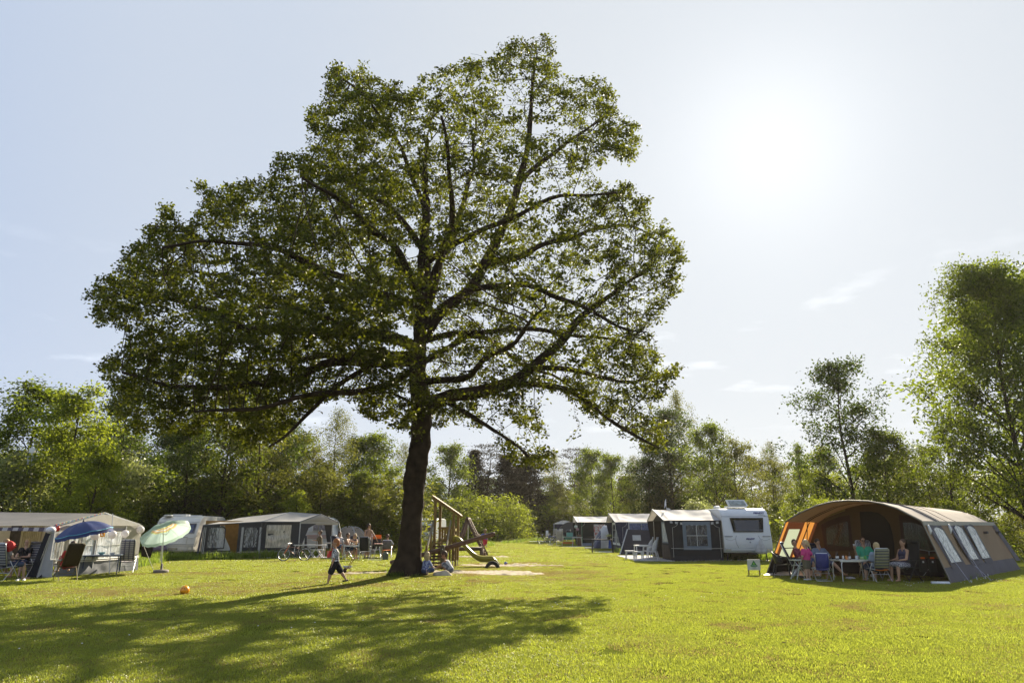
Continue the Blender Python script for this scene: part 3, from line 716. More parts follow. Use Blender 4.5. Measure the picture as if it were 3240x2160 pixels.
LM = {'dk': leafmat('leaf_dark', (.016, .026, .006), (.10, .15, .012), .34, .5, .5, .15),
      'md': leafmat('leaf_mid', (.028, .043, .007), (.22, .28, .015), .42, .55, .5, .15),
      'lt': leafmat('leaf_light', (.044, .062, .009), (.35, .41, .025), .46, .45, .5, .15),
      'pl': leafmat('leaf_pale', (.085, .10, .04), (.36, .40, .11), .42, .4, .4, .4),
      'ol': leafmat('leaf_olive', (.034, .038, .010), (.22, .23, .025), .42, .5, .5, .15),
      'bl': leafmat('needle_blue', (.014, .022, .010), (.04, .06, .015), .2, .4, .6, .15),
      'br': leafmat('needle_brown', (.020, .017, .009), (.06, .05, .012), .2, .4, .6, .15)}
PROTO = {}
def proto(key, kind, seed, H, c0, rd, ls, nc, per, lm, **k):
    m, V, F = tree_proto(kind, seed, H, c0, rd, ls, nc, per, None, None, **k)
    t = thing('bush' if kind == 'bush' else {'con': 'spruce_tree', 'birch': 'birch_tree', 'pine': 'pine_tree'}.get(kind, 'broadleaf_tree'), 'x', 'bush' if kind == 'bush' else 'tree')
    m.build('stem' if kind == 'bush' else 'trunk', BARK2, t, True); c = npmesh('foliage' if kind == 'bush' else 'crown', V, F, LM[lm], t); c['kind'] = 'stuff'
    PROTO[key] = [t, H, False, lm]
proto('decA', 'dec', 1, 10, 2.0, 3.1, .20, 210, 62, 'md', cs=.50)
proto('decB', 'dec', 2, 10, 1.6, 2.7, .20, 190, 60, 'lt', cs=.48)
proto('decC', 'dec', 3, 11, 2.2, 3.3, .19, 190, 60, 'dk', cs=.5)
proto('decD', 'dec', 4, 10, 2.6, 2.9, .19, 150, 48, 'ol', cs=.46, trunk_r=.14)
proto('open', 'dec', 5, 11, 3.4, 2.3, .17, 130, 44, 'md', cs=.38, trunk_r=.15)
proto('big', 'dec', 6, 17, 2.4, 5.8, .21, 520, 100, 'md', cs=.66, trunk_r=.20)
proto('birch', 'birch', 7, 12, 1.5, 2.3, .13, 190, 60, 'ol', cs=.36, droop=.5, trunk_r=.1)
proto('con', 'con', 8, 12, .6, 2.6, .19, 330, 62, 'bl', cs=.46)
proto('conb', 'con', 9, 12, .4, 2.9, .20, 340, 64, 'br', cs=.5)
proto('pine', 'pine', 10, 12, 5.0, 2.2, .17, 60, 90, 'br', cs=.45, trunk_r=.17)
proto('bushA', 'bush', 12, 3.6, .2, 2.3, .15, 130, 60, 'lt', cs=.33, trunk_r=.07, multi=3)
proto('bushB', 'bush', 13, 4.2, .2, 2.3, .17, 120, 62, 'pl', cs=.38, trunk_r=.08, multi=2, droop=.1)
proto('bushC', 'bush', 14, 3.2, .1, 2.4, .16, 120, 60, 'md', cs=.36, trunk_r=.06, multi=3)
proto('bushD', 'bush', 15, 3.4, .1, 2.2, .15, 120, 60, 'ol', cs=.36, trunk_r=.06, multi=3)
def tree(key, px, Y, top, label, wide=1.0, group=None):
    """tree standing at depth Y under photo column px, its top at photo row top"""
    pr = PROTO[key]; base = gx(px, Y); h = at(px, top, Y).z - base.z; s = h / pr[1]; sc = (s * wide, s * wide, s)
    rz = rng.uniform(0, 6.28)
    if not pr[2]:
        pr[2] = True; t = pr[0]; t.location = base; t.rotation_euler = (0, 0, rz); t.scale = sc; t['label'] = label
        if group: t['group'] = group
        KIDS[t.name] = [(c, []) for c in t.children]; return t
    return copy_thing(pr[0], base, rz, label, sc, group)
# --- those one can tell apart, left to right
T = tree
T('decA', 45, 44, 1235, 'leafy tree with a ragged top at the left edge of the picture', 1.15)
T('decB', 200, 41, 1232, 'tallest yellow green tree at the left, behind the grey front awning')
T('decC', 335, 50, 1232, 'dark green tree just left of the oak crown edge', .95)
T('decB', 265, 38, 1420, 'lower sunlit tree with forked trunk behind the bunting awning', 1.15)
T('bushB', 30, 40, 1440, 'pale willow bush at the left edge above the caravan roof', 1.0)
T('bushB', 395, 46, 1455, 'silvery pale willow bush behind the white balloons', .85)
T('decC', 560, 46, 1340, 'dark leafy tree above the mint parasol')
T('decA', 690, 47, 1180, 'tall tree behind the left caravan, top under the oak limbs', .8)
T('decD', 800, 47, 1250, 'brownish green tree behind the peak of the black awning', .85)
T('decC', 880, 54, 1330, 'dark tree between the birch and the brown green one', .8)
T('birch', 1040, 52, 1290, 'tall feathery birch seen under the left limbs of the oak', 1.0)
T('decD', 1010, 48, 1490, 'low olive tree in front of the feathery birch', 1.3)
T('decB', 935, 45, 1560, 'low yellow green tree behind the open canopy')
T('decA', 1130, 50, 1500, 'rounded tree behind the beige dome tent', 1.2)
T('decD', 1175, 47, 1545, 'low spreading tree above the washing line')
T('bushA', 1225, 50, 1575, 'bright green bush left of the oak trunk')
T('con', 1218, 66, 1490, 'small dark spruce in the gap left of the oak trunk', .8)
T('birch', 1275, 75, 1400, 'thin tree showing just left of the oak trunk')
T('decA', 1415, 80, 1415, 'full green tree just right of the oak trunk', 1.0)
T('decB', 1385, 76, 1540, 'lighter leafy tree close behind the oak trunk', 1.0)
T('conb', 1500, 88, 1425, 'brown tinted spruce behind the play tower roof', 1.0)
T('pine', 1545, 92, 1400, 'reddish pine rising behind the play tower', 1.2)
T('conb', 1600, 92, 1440, 'dark spruce above the round bush', 1.25)
T('conb', 1680, 95, 1440, 'broad dark spruce right of the round bush', 1.3)
T('conb', 1640, 100, 1470, 'dark conifer filling the gap behind two spruces', 1.3)
T('birch', 1755, 98, 1425, 'slender see-through tree left of the leaning pine')
T('pine', 1825, 105, 1413, 'dark ragged pine standing over the far trees', 1.0)
T('decA', 1880, 88, 1428, 'light green tree with pointed top behind the far bicycles', .9)
T('decA', 1945, 82, 1445, 'light green tree right beside the pointed one', .95)
T('decD', 1800, 92, 1555, 'low rounded tree above the far dome tents', 1.4)
T('decB', 1745, 96, 1560, 'low yellowish tree at the far end of the field', 1.2)
T('birch', 2010, 80, 1440, 'thin birch behind the middle awnings')
T('decC', 2125, 74, 1300, 'big dark tree behind the two middle awnings', 1.0)
T('birch', 2165, 80, 1232, 'birch top poking out above the big dark tree', .8)
T('decC', 2080, 78, 1400, 'dark tree left of the big dark one', .8)
T('decA', 2275, 64, 1350, 'mid green tree behind the white caravan', .9)
T('decD', 2345, 60, 1395, 'olive tree right behind the caravan roof window', .85)
T('birch', 2470, 72, 1395, 'small thin birch in the gap right of the white caravan', .9)
T('open', 2555, 50, 1405, 'young slim tree above the left end of the big tent', .8)
T('decB', 2475, 52, 1590, 'bright low tree right of the white caravan', 1.2)
T('decB', 2520, 44, 1570, 'sunlit low tree behind the left end of the big tent', 1.1)
T('decC', 2712, 45, 1150, 'tall airy tree standing over the middle of the big tent', .88)
T('decB', 2640, 48, 1420, 'light tree at the left foot of the tall airy tree', .9)
T('decA', 2830, 42, 1372, 'rounded tree right of the tall airy tree', 1.0)
T('decD', 2900, 46, 1430, 'olive tree between the rounded tree and the great right tree', 1.0)
T('open', 2960, 44, 1410, 'slim tree with a bare trunk behind the tent roof end', .9)
T('open', 3040, 40, 1350, 'slim tree just left of the great right tree', .9)
T('big', 3270, 37, 850, 'great tall tree rising at the right edge of the picture', .74)
T('decA', 3330, 42, 900, 'tall tree cut by the right edge', 1.0)
# --- the rest of the wood: understorey and rows behind
ORD = 'first second third fourth fifth sixth seventh eighth ninth tenth eleventh twelfth thirteenth fourteenth'.split()
def row(keys, x0, x1, Y, top, n, label, group, jx=25, jt=45, wide=1.15):
    for i in range(n):
        px = x0 + (x1 - x0) * (i + .5) / n + rng.uniform(-jx, jx)
        tree(keys[i % len(keys)], px, Y + rng.uniform(-2.5, 2.5), top + rng.uniform(-jt, jt), label + ', ' + ORD[i] + ' from the left', wide * rng.uniform(.9, 1.2), group)
row(['bushC', 'bushA', 'bushD'], -60, 1200, 47.5, 1615, 13, 'bush in the hedge behind the left caravans', 'hedge bushes behind the left caravans', wide=1.3)
row(['bushD', 'bushC', 'bushA'], -60, 1260, 51, 1535, 13, 'low bush of the second row behind the left caravans', 'second row of bushes on the left', wide=1.25)
row(['decC', 'decA', 'decD'], -150, 1250, 60, 1400, 14, 'tree deep in the wood on the left', 'trees deep in the left wood', jt=50, wide=1.1)
row(['bushC', 'bushD'], 1290, 2050, 94, 1610, 12, 'bush at the far end of the field', 'bushes at the far end of the field', jt=15, wide=1.6)
row(['decC', 'conb', 'decD'], 1330, 2010, 108, 1520, 11, 'tree in the dark wood at the far end of the field', 'trees in the wood at the far end', jt=30, wide=1.3)
row(['bushC', 'bushD', 'bushA'], 2010, 2500, 76, 1600, 8, 'bush behind the white caravan and its awning', 'bushes behind the white caravan', wide=1.3)
row(['bushA', 'bushC', 'bushA', 'bushD'], 2560, 3300, 40, 1610, 8, 'bush in the hedge behind the big tent', 'hedge bushes behind the big tent', jt=25, wide=1.0)
row(['decD', 'decB', 'decA'], 2400, 3350, 56, 1480, 9, 'tree deep in the wood on the right', 'trees deep in the right wood', jt=40, wide=1.1)
row(['decC', 'decD', 'birch'], 2000, 2450, 74, 1450, 5, 'tree deep in the wood behind the white caravan', 'trees deep behind the white caravan', jt=30, wide=1.1)
tree('bushA', 1560, 80, 1572, 'big round sunlit bush at the right of the play tower', 1.2)
tree('bushA', 1470, 76, 1580, 'sunlit bush just behind the play tower', 1.3)
tree('bushA', 1615, 82, 1600, 'right shoulder of the round bush beside the far tent', 1.1)
tree('bushB', 2215, 44, 1585, 'flowering pale bush peeping over the big awning roof', .9)
tree('bushC', 1700, 112, 1600, 'dark bush left of the far deck chair', 1.4)
# far wood that closes the horizon
fm = []
for i in range(420):
    an = R(-62 + 124 * i / 420); D_ = 125 + rng.uniform(-5, 12); fm.append((D_ * math.sin(an), D_ * math.cos(an), rng.uniform(2, 8.5)))
P = np.concatenate([np.array(c) + nr.normal(size=(150, 3)) * np.array([1.8, 1.2, 1.6]) for c in fm]); P = P[P[:, 2] > .3]
V, F = leaves_np(P, .55, .5, .6, .4, .2)
o = npmesh('far_wood', V, F, LM['dk']); tag(o, 'distant dark wood closing the field behind all the trees', 'wood', kind='stuff')
# ================================================================== TENTS, AWNINGS, CARAVANS
V3 = Vector
def onp(px, py, P, n):                           # photograph ray with the plane through P with normal n
    d = ray(px, py); o = V3((0, 0, EYE)); n = V3(n); return o + d * (n.dot(V3(P) - o) / n.dot(d))
PVC = pvc('clear_foil', tr=.92); PVCD = pvc('clear_foil_dark', (.30, .32, .34), .15, .9, 10); PVCW = pvc('milky_foil', (.8, .84, .88), .2, .45, 7)
POLE = mat('steel_pole', (.55, .56, .58), .35, .8, var=.08); WHITE = mat('white_trim', (.74, .75, .74), .5, var=.06); ROPE = mat('guy_rope', (.62, .60, .50), .8)
ALU = mat('aluminium_tube', (.62, .64, .66), .3, .85, var=.1); BLACK = mat('black_plastic', (.018, .018, .02), .4, var=.2); RUB = mat('tyre_rubber', (.022, .022, .022), .85)
GLASSD = mat('dark_glass', (.015, .016, .02), .06, spec=.8, var=.3, vs_=1.5); GELC = mat('caravan_white', (.66, .69, .72), .3, var=.05, vs_=1.2, coat=.3)
GELC2 = mat('caravan_cream', (.62, .61, .56), .35, var=.08, vs_=1.5); LENS = mat('lamp_lens', (.6, .58, .5), .2); REDL = mat('red_lens', (.5, .03, .02), .25)
def rope(a, b, parent, r=.009, m=None, name='guy_rope'): MB().tube([a, b], r, 5).build(name, m or ROPE, parent)
def txt(s, size, m, parent, loc, rot, xs=1.0, name='lettering', shear=0, label=None, off=0.0):
    c = bpy.data.curves.new(name, 'FONT'); c.body = s; c.size = size; c.align_x = 'CENTER'; c.align_y = 'CENTER'; c.extrude = .002; c.shear = shear; c.offset = off
    t = bpy.data.objects.new(name, c); COL.objects.link(t); dg = bpy.context.evaluated_depsgraph_get(); me = bpy.data.meshes.new_from_object(t.evaluated_get(dg)); bpy.data.objects.remove(t)
    me.materials.clear(); me.materials.append(m); o = bpy.data.objects.new(name, me); COL.objects.link(o); o.parent = parent; o.location = loc; o.rotation_euler = rot; o.scale = (xs, 1, 1)
    if label: o['label'] = label
    return o
def window(parent, P, u, w, z0, z1, n, framem, panem, fw=.05, bars=(0, 0), barm=None, off=.012, arch=0, name='window', lean=0, wr=.012, seed=1, label=None):
    """framed window on a cloth or body panel; P = ground-level point of its left edge, u along, n outward"""
    P = V3(P); u = V3(u).normalized(); n = V3(n).normalized()
    def q(s, z, o=0): return V3((P.x, P.y, 0)) + u * s + n * (o + off) + V3((0, 0, z)) - n * (z * lean)
    m = MB(); k = 8
    pts = [q(0, z0), q(0, z1 - arch)] + ([q(arch * (1 - math.cos(i / k * 1.5708)), z1 - arch + arch * math.sin(i / k * 1.5708)) for i in range(1, k + 1)] + [q(w - arch * (1 - math.cos(i / k * 1.5708)), z1 - arch + arch * math.sin(i / k * 1.5708)) for i in range(k, 0, -1)] if arch else [q(0, z1), q(w, z1)]) + [q(w, z1 - arch), q(w, z0)]
    ctr = q(w / 2, (z0 + z1) / 2)
    P2 = []
    for p in pts:
        d = p - ctr; su = d.dot(u); sz = d.z; P2.append(p + u * (-fw * (1 if su > 0 else -1)) * min(1, abs(su) / (w / 2) * 1.3) + V3((0, 0, -fw * (1 if sz > 0 else -1) * min(1, abs(sz) / ((z1 - z0) / 2) * 1.3))) + n * 0)
    N_ = len(pts); t = n * .012
    m.add(pts + P2 + [p + t for p in pts] + [p + t for p in P2], [(2 * N_ + i, 2 * N_ + (i + 1) % N_, 3 * N_ + (i + 1) % N_, 3 * N_ + i) for i in range(N_)] + [(i, (i + 1) % N_, 2 * N_ + (i + 1) % N_, 2 * N_ + i) for i in range(N_)] + [(N_ + i, 3 * N_ + i, 3 * N_ + (i + 1) % N_, N_ + (i + 1) % N_) for i in range(N_)])
    f = m.build(name, framem, parent, label=label)
    pm = MB(); za = z0 + fw; zb = z1 - fw
    c2 = sum(P2, V3()) / len(P2)
    if arch: pm.add([c2 + n * .004] + [p + n * .004 for p in P2], [(0, 1 + i, 1 + (i + 1) % N_) for i in range(N_)])
    else: pm.sheet(q(fw, za, .004), q(w - fw, za, .004), q(w - fw, zb, .004), q(fw, zb, .004), 10, 10, 0, wr, seed, 5)
    pm.build('pane', panem, f, not arch)
    for i in range(bars[0]):
        s = w * (i + 1) / (bars[0] + 1); MB().bar(q(s, za, .016), q(s, zb, .016), .02, .008, n).build('glazing_bar', barm or WHITE, f)
    for i in range(bars[1]):
        z = z0 + (z1 - z0) * (i + 1) / (bars[1] + 1); MB().bar(q(fw, z, .018), q(w - fw, z, .018), .02, .008, n).build('glazing_bar', barm or WHITE, f)
    return f
def wheel(parent, c, r=.31, w=.18, ax='x', name='wheel'):
    c = V3(c); M = Matrix.Rotation(R(90), 3, 'Y') if ax == 'x' else Matrix.Rotation(R(90), 3, 'X')
    t = MB().lathe([(r * .62, -w / 2), (r * .93, -w / 2), (r, -w * .3), (r, w * .3), (r * .93, w / 2), (r * .62, w / 2)], c, 24, M).build('wheel', RUB, parent, True)
    MB().lathe([(.05, -w * .42), (r * .6, -w * .3), (r * .62, w * .3), (.06, w * .42)], c, 18, M).build('rim', ALU, t, True)
def caravan(label, loc, rz, L=5.2, Wd=2.25, H=2.62, slope=.35, m=GELC, bottom=.42, r=.35):
    """front face at local y = 0 looking to -Y, body runs back to +Y"""
    t = thing('caravan', label, 'caravan', loc, rz)
    prof = [(.05, bottom), (-.02, bottom + .12), (-.03, bottom + .45), (slope * .18, bottom + .95), (slope * .62, H - .62), (slope * .85, H - .36), (slope * 1.05 + .08, H - .16), (slope * 1.3 + .25, H - .04), (slope + .75, H), (L - .7, H), (L - .3, H - .05), (L - .08, H - .22), (L, H - .6), (L, bottom)]
    zf = [p[1] for p in prof[:9]]; yf = [p[0] for p in prof[:9]]
    fy = lambda z: float(np.interp(z, zf, yf))
    cy = L / 2; cz = (H + bottom) / 2; mb = MB(); loops = []
    for x, k in ((-Wd / 2, .965), (-Wd / 2 + .02, .985), (-Wd / 2 + .07, 1), (Wd / 2 - .07, 1), (Wd / 2 - .02, .985), (Wd / 2, .965)):
        loops += [V3((x, cy + (y - cy) * (1 - (1 - k) * 1.6 / L), max(bottom, cz + (z - cz) * k) if z > bottom else bottom)) for y, z in prof]
    n = len(prof); F = [(i * n + j, i * n + (j + 1) % n, (i + 1) * n + (j + 1) % n, (i + 1) * n + j) for i in range(5) for j in range(n)] + [tuple(range(n - 1, -1, -1)), tuple(range(5 * n, 6 * n))]
    mb.add(loops, F); b = mb.build('body', m, t)
    b.data.shade_smooth()
    try: b.data.set_sharp_from_angle(angle=R(40))
    except Exception: pass
    MB().box((0, L * .52, bottom - .04), (Wd * .86, L * .9, .09)).box((0, -.5, bottom - .02), (.10, 1.2, .08)).build('chassis', BLACK, t)
    for s in (-1, 1): wheel(t, (s * (Wd / 2 - .16), L * .5, .31))
    for s in (-1, 1):
        for y in (.35, L - .4): MB().bar((s * (Wd / 2 - .25), y, bottom), (s * (Wd / 2 - .2), y, .02), .05).box((s * (Wd / 2 - .2), y, .02), (.16, .16, .03)).build('steady_leg', BLACK, t)
    def patch_(x0, x1, z0, z1, off, name, mm, par=t, inset=0, nz_=6, smooth=True):
        """skin panel that follows the front"""
        q = MB()
        def fn(u, v):
            z = z0 + (z1 - z0) * v; k = inset * (1 - v); x = (x0 + k) * (1 - u) + (x1 - k) * u; return V3((x, fy(z) - off, z))
        q.grid(fn, 4, nz_)
        i0 = len(q.v)
        def fb(u, v): p = fn(u, v); return p + V3((0, off + .004, 0))
        q.grid(fb, 4, nz_); w_ = 5
        rim = [j for j in range(w_)] + [j * w_ + w_ - 1 for j in range(1, nz_ + 1)] + [nz_ * w_ + j for j in range(w_ - 2, -1, -1)] + [j * w_ for j in range(nz_ - 1, 0, -1)]
        q.f += [(rim[i], rim[(i + 1) % len(rim)], rim[(i + 1) % len(rim)] + i0, rim[i] + i0) for i in range(len(rim))]
        return q.build(name, mm, par, smooth)
    return t, fy, patch_
SEAM = mat('grey_seam', (.30, .32, .35), .5); NAVYT = mat('navy_lettering', (.02, .03, .16), .4); GREYL = mat('grey_plastic', (.22, .22, .23), .5)
# --- white caravan on the right with its awning
fb_ = at(2366, 1700, 36.0)
fc, fy, fp = caravan('white touring caravan with dark front window and raised roof hatch, beside the sign', (fb_.x, 36.0, 0), R(-1), 5.6, 2.42, 2.61, .30)
w_ = fp(-.78, .92, 1.42, 2.12, .045, 'window', BLACK, inset=.10); fp(-.74, .88, 1.47, 2.08, .055, 'pane', GLASSD, w_, .09)
for z in (.62, 2.18): fp(-1.2, 1.2, z, z + .018, .012, 'moulding', SEAM)
fp(-1.2, 1.2, bottom_ := .50, .64, .035, 'bumper', GELC)
for s in (-1, 1):
    fp(s * 1.02 - .12, s * 1.02 + .12, .52, .60, .06, 'headlight', LENS)
    fp(s * .96 - .2, s * .96 + .2, 1.19, 1.235, .03, 'grab_handle', SEAM)
    q = MB().tube([(s * .55, fy(1.25) - .006, 1.25), (s * .62, fy(1.1) - .006, 1.1), (s * .60, fy(.85) - .006, .85), (s * .5, fy(.66) - .006, .66)], .011, 5); q.build('locker_seam', SEAM, fc)
    MB().tube([(s * .62, fy(1.1) - .004, 1.1), (s * .85, fy(1.0) - .004, 1.0), (s * 1.12, fy(1.08) - .004, 1.08)], .008, 4).build('locker_seam', SEAM, fc)
def ftxt(s, size, x, z, xs=1.3, off=.02, m=NAVYT, lab=None, par=None, fy_=None, shear=.15):
    f_ = fy_ or fy; dz = .05; sl_ = math.atan2(f_(z + dz) - f_(z - dz), 2 * dz)
    txt(s, size, m, par or fc, (x, f_(z) - off, z), (R(90) - sl_, 0, 0), xs, shear=shear, off=.006, label=lab)
ftxt('FENDT', .135, .76, 2.36); ftxt('CARAVAN', .045, .84, 2.27, m=SEAM); ftxt('FENDT', .105, .12, 1.08); ftxt('560', .04, 1.02, 2.22, m=SEAM)
ho = MB().box((0, 0, 0), (.07, .01, .07)).build('locker_lock', SEAM, fc); ho.location = (.1, fy(.92) - .02, .92)
cov = MB().lathe([(.30, 0), (.27, .15), (.17, .42), (.06, .66), (.02, .70)], (.52, -.30, .38), 14, None, (1.05, .55))
for v in cov.v: v += noise.noise_vector(v * 6) * .035
cov.build('jockey_wheel_cover', mat('grey_cover_cloth', (.45, .46, .48), .7, var=.2), fc, True)
hb = MB().box((-.15, 1.15, 2.69), (.95, .75, .07)).build('roof_hatch', GELC, fc)
MB().bar((-.60, .95, 2.70), (-.66, .95, 2.92), .03).bar((.25, .95, 2.70), (.22, .95, 2.92), .03).build('hatch_strut', BLACK, hb)
hl = MB(); hp = [(-.62, .82, 2.72), (.40, .82, 2.72), (.28, 1.0, 3.03), (-.70, 1.0, 3.03)]; hl.prism(hp, (0, -1, .4), .05); hl.build('hatch_lid', WHITE, hb)
MB().prism([(-.52, .79, 2.77), (.29, .79, 2.77), (.2, .94, 2.98), (-.58, .94, 2.98)], (0, -1, .4), .06).build('hatch_pane', mat('tinted_acrylic', (.30, .34, .33), .15, var=.3), hb)
MB().lathe([(.18, 0), (.2, .05), (.12, .1), (.01, .11)], (-.85, 2.2, 2.66), 12).build('roof_vent', WHITE, fc, True)
def awning(label, x0, x1, y0, y1, ze, zr, wallm, roofm, trimm, skirtm, over=.32, scallop=None, front_open=(.45, 1.0), front_win=None, front_wins=None, curtain=None, zr1=None):
    """porch awning: ridge along X, near wall at y0, front towards -X at x0, joined to the caravan at x1"""
    t = thing('awning', label, 'awning', (x0, y0, gz(x0, y0)), world=True); g = gz(x0, y0); ym = (y0 + y1) / 2; zr1 = zr1 or zr
    r = MB(); r.sheet((x0, y0, g + ze), (x1, y0, g + ze), (x1, ym, g + zr1), (x0, ym, g + zr), 24, 12, -.12, .07, 3, 1.6); r.build('roof', roofm, t, True)
    r = MB(); r.sheet((x0, ym, g + zr), (x1, ym, g + zr1), (x1, y1, g + ze), (x0, y1, g + ze), 12, 8, 0, .03, 5, 1.2); r.build('roof_back', roofm, t, True)
    # canopy that oversails the front gable
    c = MB(); xo = x0 - over
    c.sheet((xo, y0 - .04, g + ze - .02), (x0 + .01, y0, g + ze), (x0 + .01, ym, g + zr), (xo - .12, ym, g + zr + .02), 4, 10, -.03, .01, 7); c.build('canopy', roofm, t, True)
    c = MB(); c.sheet((xo - .12, ym, g + zr + .02), (x0 + .01, ym, g + zr), (x0 + .01, y1, g + ze), (xo, y1 + .04, g + ze - .02), 4, 10, 0, .01, 8); c.build('canopy', roofm, t, True)
    MB().tube([(xo, y0 - .04, g + ze - .02), (xo - .12, ym, g + zr + .02), (xo, y1 + .04, g + ze - .02)], .035, 6).build('edge_piping', trimm, t)
    for a, b in (((xo, y0 - .04), (x0, y0)), ((xo, y1 + .04), (x0, y1))):
        MB().add([(a[0], a[1], g + ze - .02), (a[0] + .03, a[1], g + ze - .35), (b[0], b[1], g), (b[0], b[1], g + ze)], [(0, 1, 2, 3)]).build('storm_flap', wallm, t)
    w = MB(); w.sheet((x0, y0, g + .26), (x1, y0, g + .26), (x1, y0, g + ze), (x0, y0, g + ze), 28, 14, 0, .035, 11, 2.6); w.build('side_wall', wallm, t, True)
    w = MB(); w.sheet((x0 - .04, y0 - .05, g + .005), (x1, y0 - .05, g + .005), (x1, y0, g + .262), (x0, y0, g + .262), 30, 3, 0, .03, 12, 3.2); w.build('skirt', skirtm, t, True)
    w = MB(); w.sheet((x0, y1, g), (x1, y1, g), (x1, y1, g + ze), (x0, y1, g + ze), 8, 6, 0, .02, 13); w.build('far_wall', wallm, t, True)
    a, b = front_open; ya = y0 + (y1 - y0) * a; yb = y0 + (y1 - y0) * b; gab = lambda y: g + ze + (zr - ze) * (1 - abs(y - ym) / (ym - y0))
    if a > .02:
        w = MB(); w.sheet((x0, ya, g), (x0, y0, g), (x0, y0, g + ze - .03), (x0, ya, g + ze - .03), 10, 8, 0, .015, 15); w.build('front_wall', wallm, t, True)
    if b < .98:
        w = MB(); w.sheet((x0, y1, g), (x0, yb, g), (x0, yb, g + ze - .03), (x0, y1, g + ze - .03), 8, 8, 0, .015, 16); w.build('front_wall', wallm, t, True)
    if a < .5: pass
    w = MB(); w.add([(x0, y0, g + ze - .03), (x0, y1, g + ze - .03), (x0, ym, g + zr)], [(0, 1, 2)]); w.build('gable', wallm, t)
    for y in (y0, ym, y1): MB().tube([(x0 + .05, y + (.03 if y == y0 else 0), g), (x0 + .05, y + (.03 if y == y0 else 0), g + (zr if y == ym else ze))], .016, 6).build('pole', POLE, t)
    for s in (0, 1): MB().tube([(x0 + .1 + (x1 - x0 - .2) * s, y0 - .012, g + .02), (x0 + .12 + (x1 - x0 - .24) * s, y0 - .012, g + ze - .35)] + [(x0 + .12 + (x1 - x0 - .24) * s + (1 - 2 * s) * .3 * math.sin(k / 5 * 1.57), y0 - .012, g + ze - .35 + .28 * (1 - math.cos(k / 5 * 1.57)) * 1.0) for k in range(1, 6)], .011, 5).build('zip_piping', trimm, t)
    MB().tube([(x0, y0 - .02, g + .62), ((x0 + x1) / 2, y0 - .02, g + .60), (x1, y0 - .02, g + .62)], .013, 5).build('hem_piping', trimm, t)
    if scallop:
        n = 20; dxx = (x1 - x0) / n
        for i in range(n):
            zz = lambda x: g + ze - .03 - .12 * math.sin((x - x0) / (x1 - x0) * math.pi)
            xa = x0 + i * dxx; MB().sheet((xa, y0 - .03, zz(xa) - .11), (xa + dxx, y0 - .03, zz(xa + dxx) - .11), (xa + dxx, y0 - .012, zz(xa + dxx)), (xa, y0 - .012, zz(xa)), 2, 2).build('valance_flap', scallop[i % 2], t)
    return t, g
CHAR = mat('charcoal_canvas', (.016, .017, .022), .85, var=.2, vs_=3, bump=.3, bs=25); GREYR = mat('grey_roof_canvas', (.40, .40, .41), .75, var=.08, vs_=1.5, trans=.25, tcol=(.42, .38, .30), bump=.25, bs=8)
BLUEG = mat('blue_grey_canvas', (.16, .20, .25), .75, var=.1); NAVY = mat('navy_canvas', (.022, .028, .065), .8, var=.15); LGREY = mat('light_grey_canvas', (.42, .43, .44), .75, var=.1)
x1_ = fb_.x - 1.24; p_ = G(2112, 1772)
fa, g = awning('charcoal awning with grey roof, joined to the white caravan beside the sign', at(2122, 1700, 36.2).x, x1_, 36.2, 40.6, 2.0, 2.56, CHAR, GREYR, mat('pale_piping', (.45, .45, .43), .6), CHAR, .30, (LGREY, CHAR), (.5, 1.0))
xx = at(2161, 1700, 36.2).x; ww = at(2249, 1700, 36.2).x - xx
window(fa, (xx, 36.2), (1, 0, 0), ww, .55, 1.93, (0, -1, 0), BLUEG, PVCD, .18, (1, 1), WHITE, .016, wr=.03)
MB().sheet((xx + .1, 36.9, .3), (xx + ww - .1, 36.9, .3), (xx + ww - .1, 36.9, 1.9), (xx + .1, 36.9, 1.9), 10, 10, 0, .10, 4, 5).build('curtain', stripes('ochre_curtain', [(.3, (.55, .30, .08)), (.5, (.22, .18, .26)), (.8, (.60, .40, .14)), (1, (.14, .15, .28))], 0, 7, 3), fa, True)
x0_ = at(2122, 1700, 36.2).x
window(fa, (x0_, 38.1), (0, -1, 0), 1.7, .85, 1.92, (-1, 0, 0), BLUEG, PVCW, .07, (1, 0), WHITE, .02)
MB().sheet((x0_ - .03, 38.3, .05), (x0_ - .03, 36.35, .05), (x0_ - .03, 36.35, .75), (x0_ - .03, 38.3, .75), 12, 6, 0, .05, 2, 3).build('front_panel', mat('brown_canvas', (.05, .035, .03), .8, var=.3), fa, True)
MB().tube([(x0_ + .35, 38.4, 2.5), (x0_ + .35, 38.4, 3.15)], .012, 5).build('flag_pole', POLE, fa)
MB().sheet((x0_ + .34, 38.4, 2.82), (x0_ + .22, 38.3, 2.62), (x0_ + .26, 38.3, 3.0), (x0_ + .34, 38.4, 3.14), 4, 4, .03).build('flag', WHITE, fa)
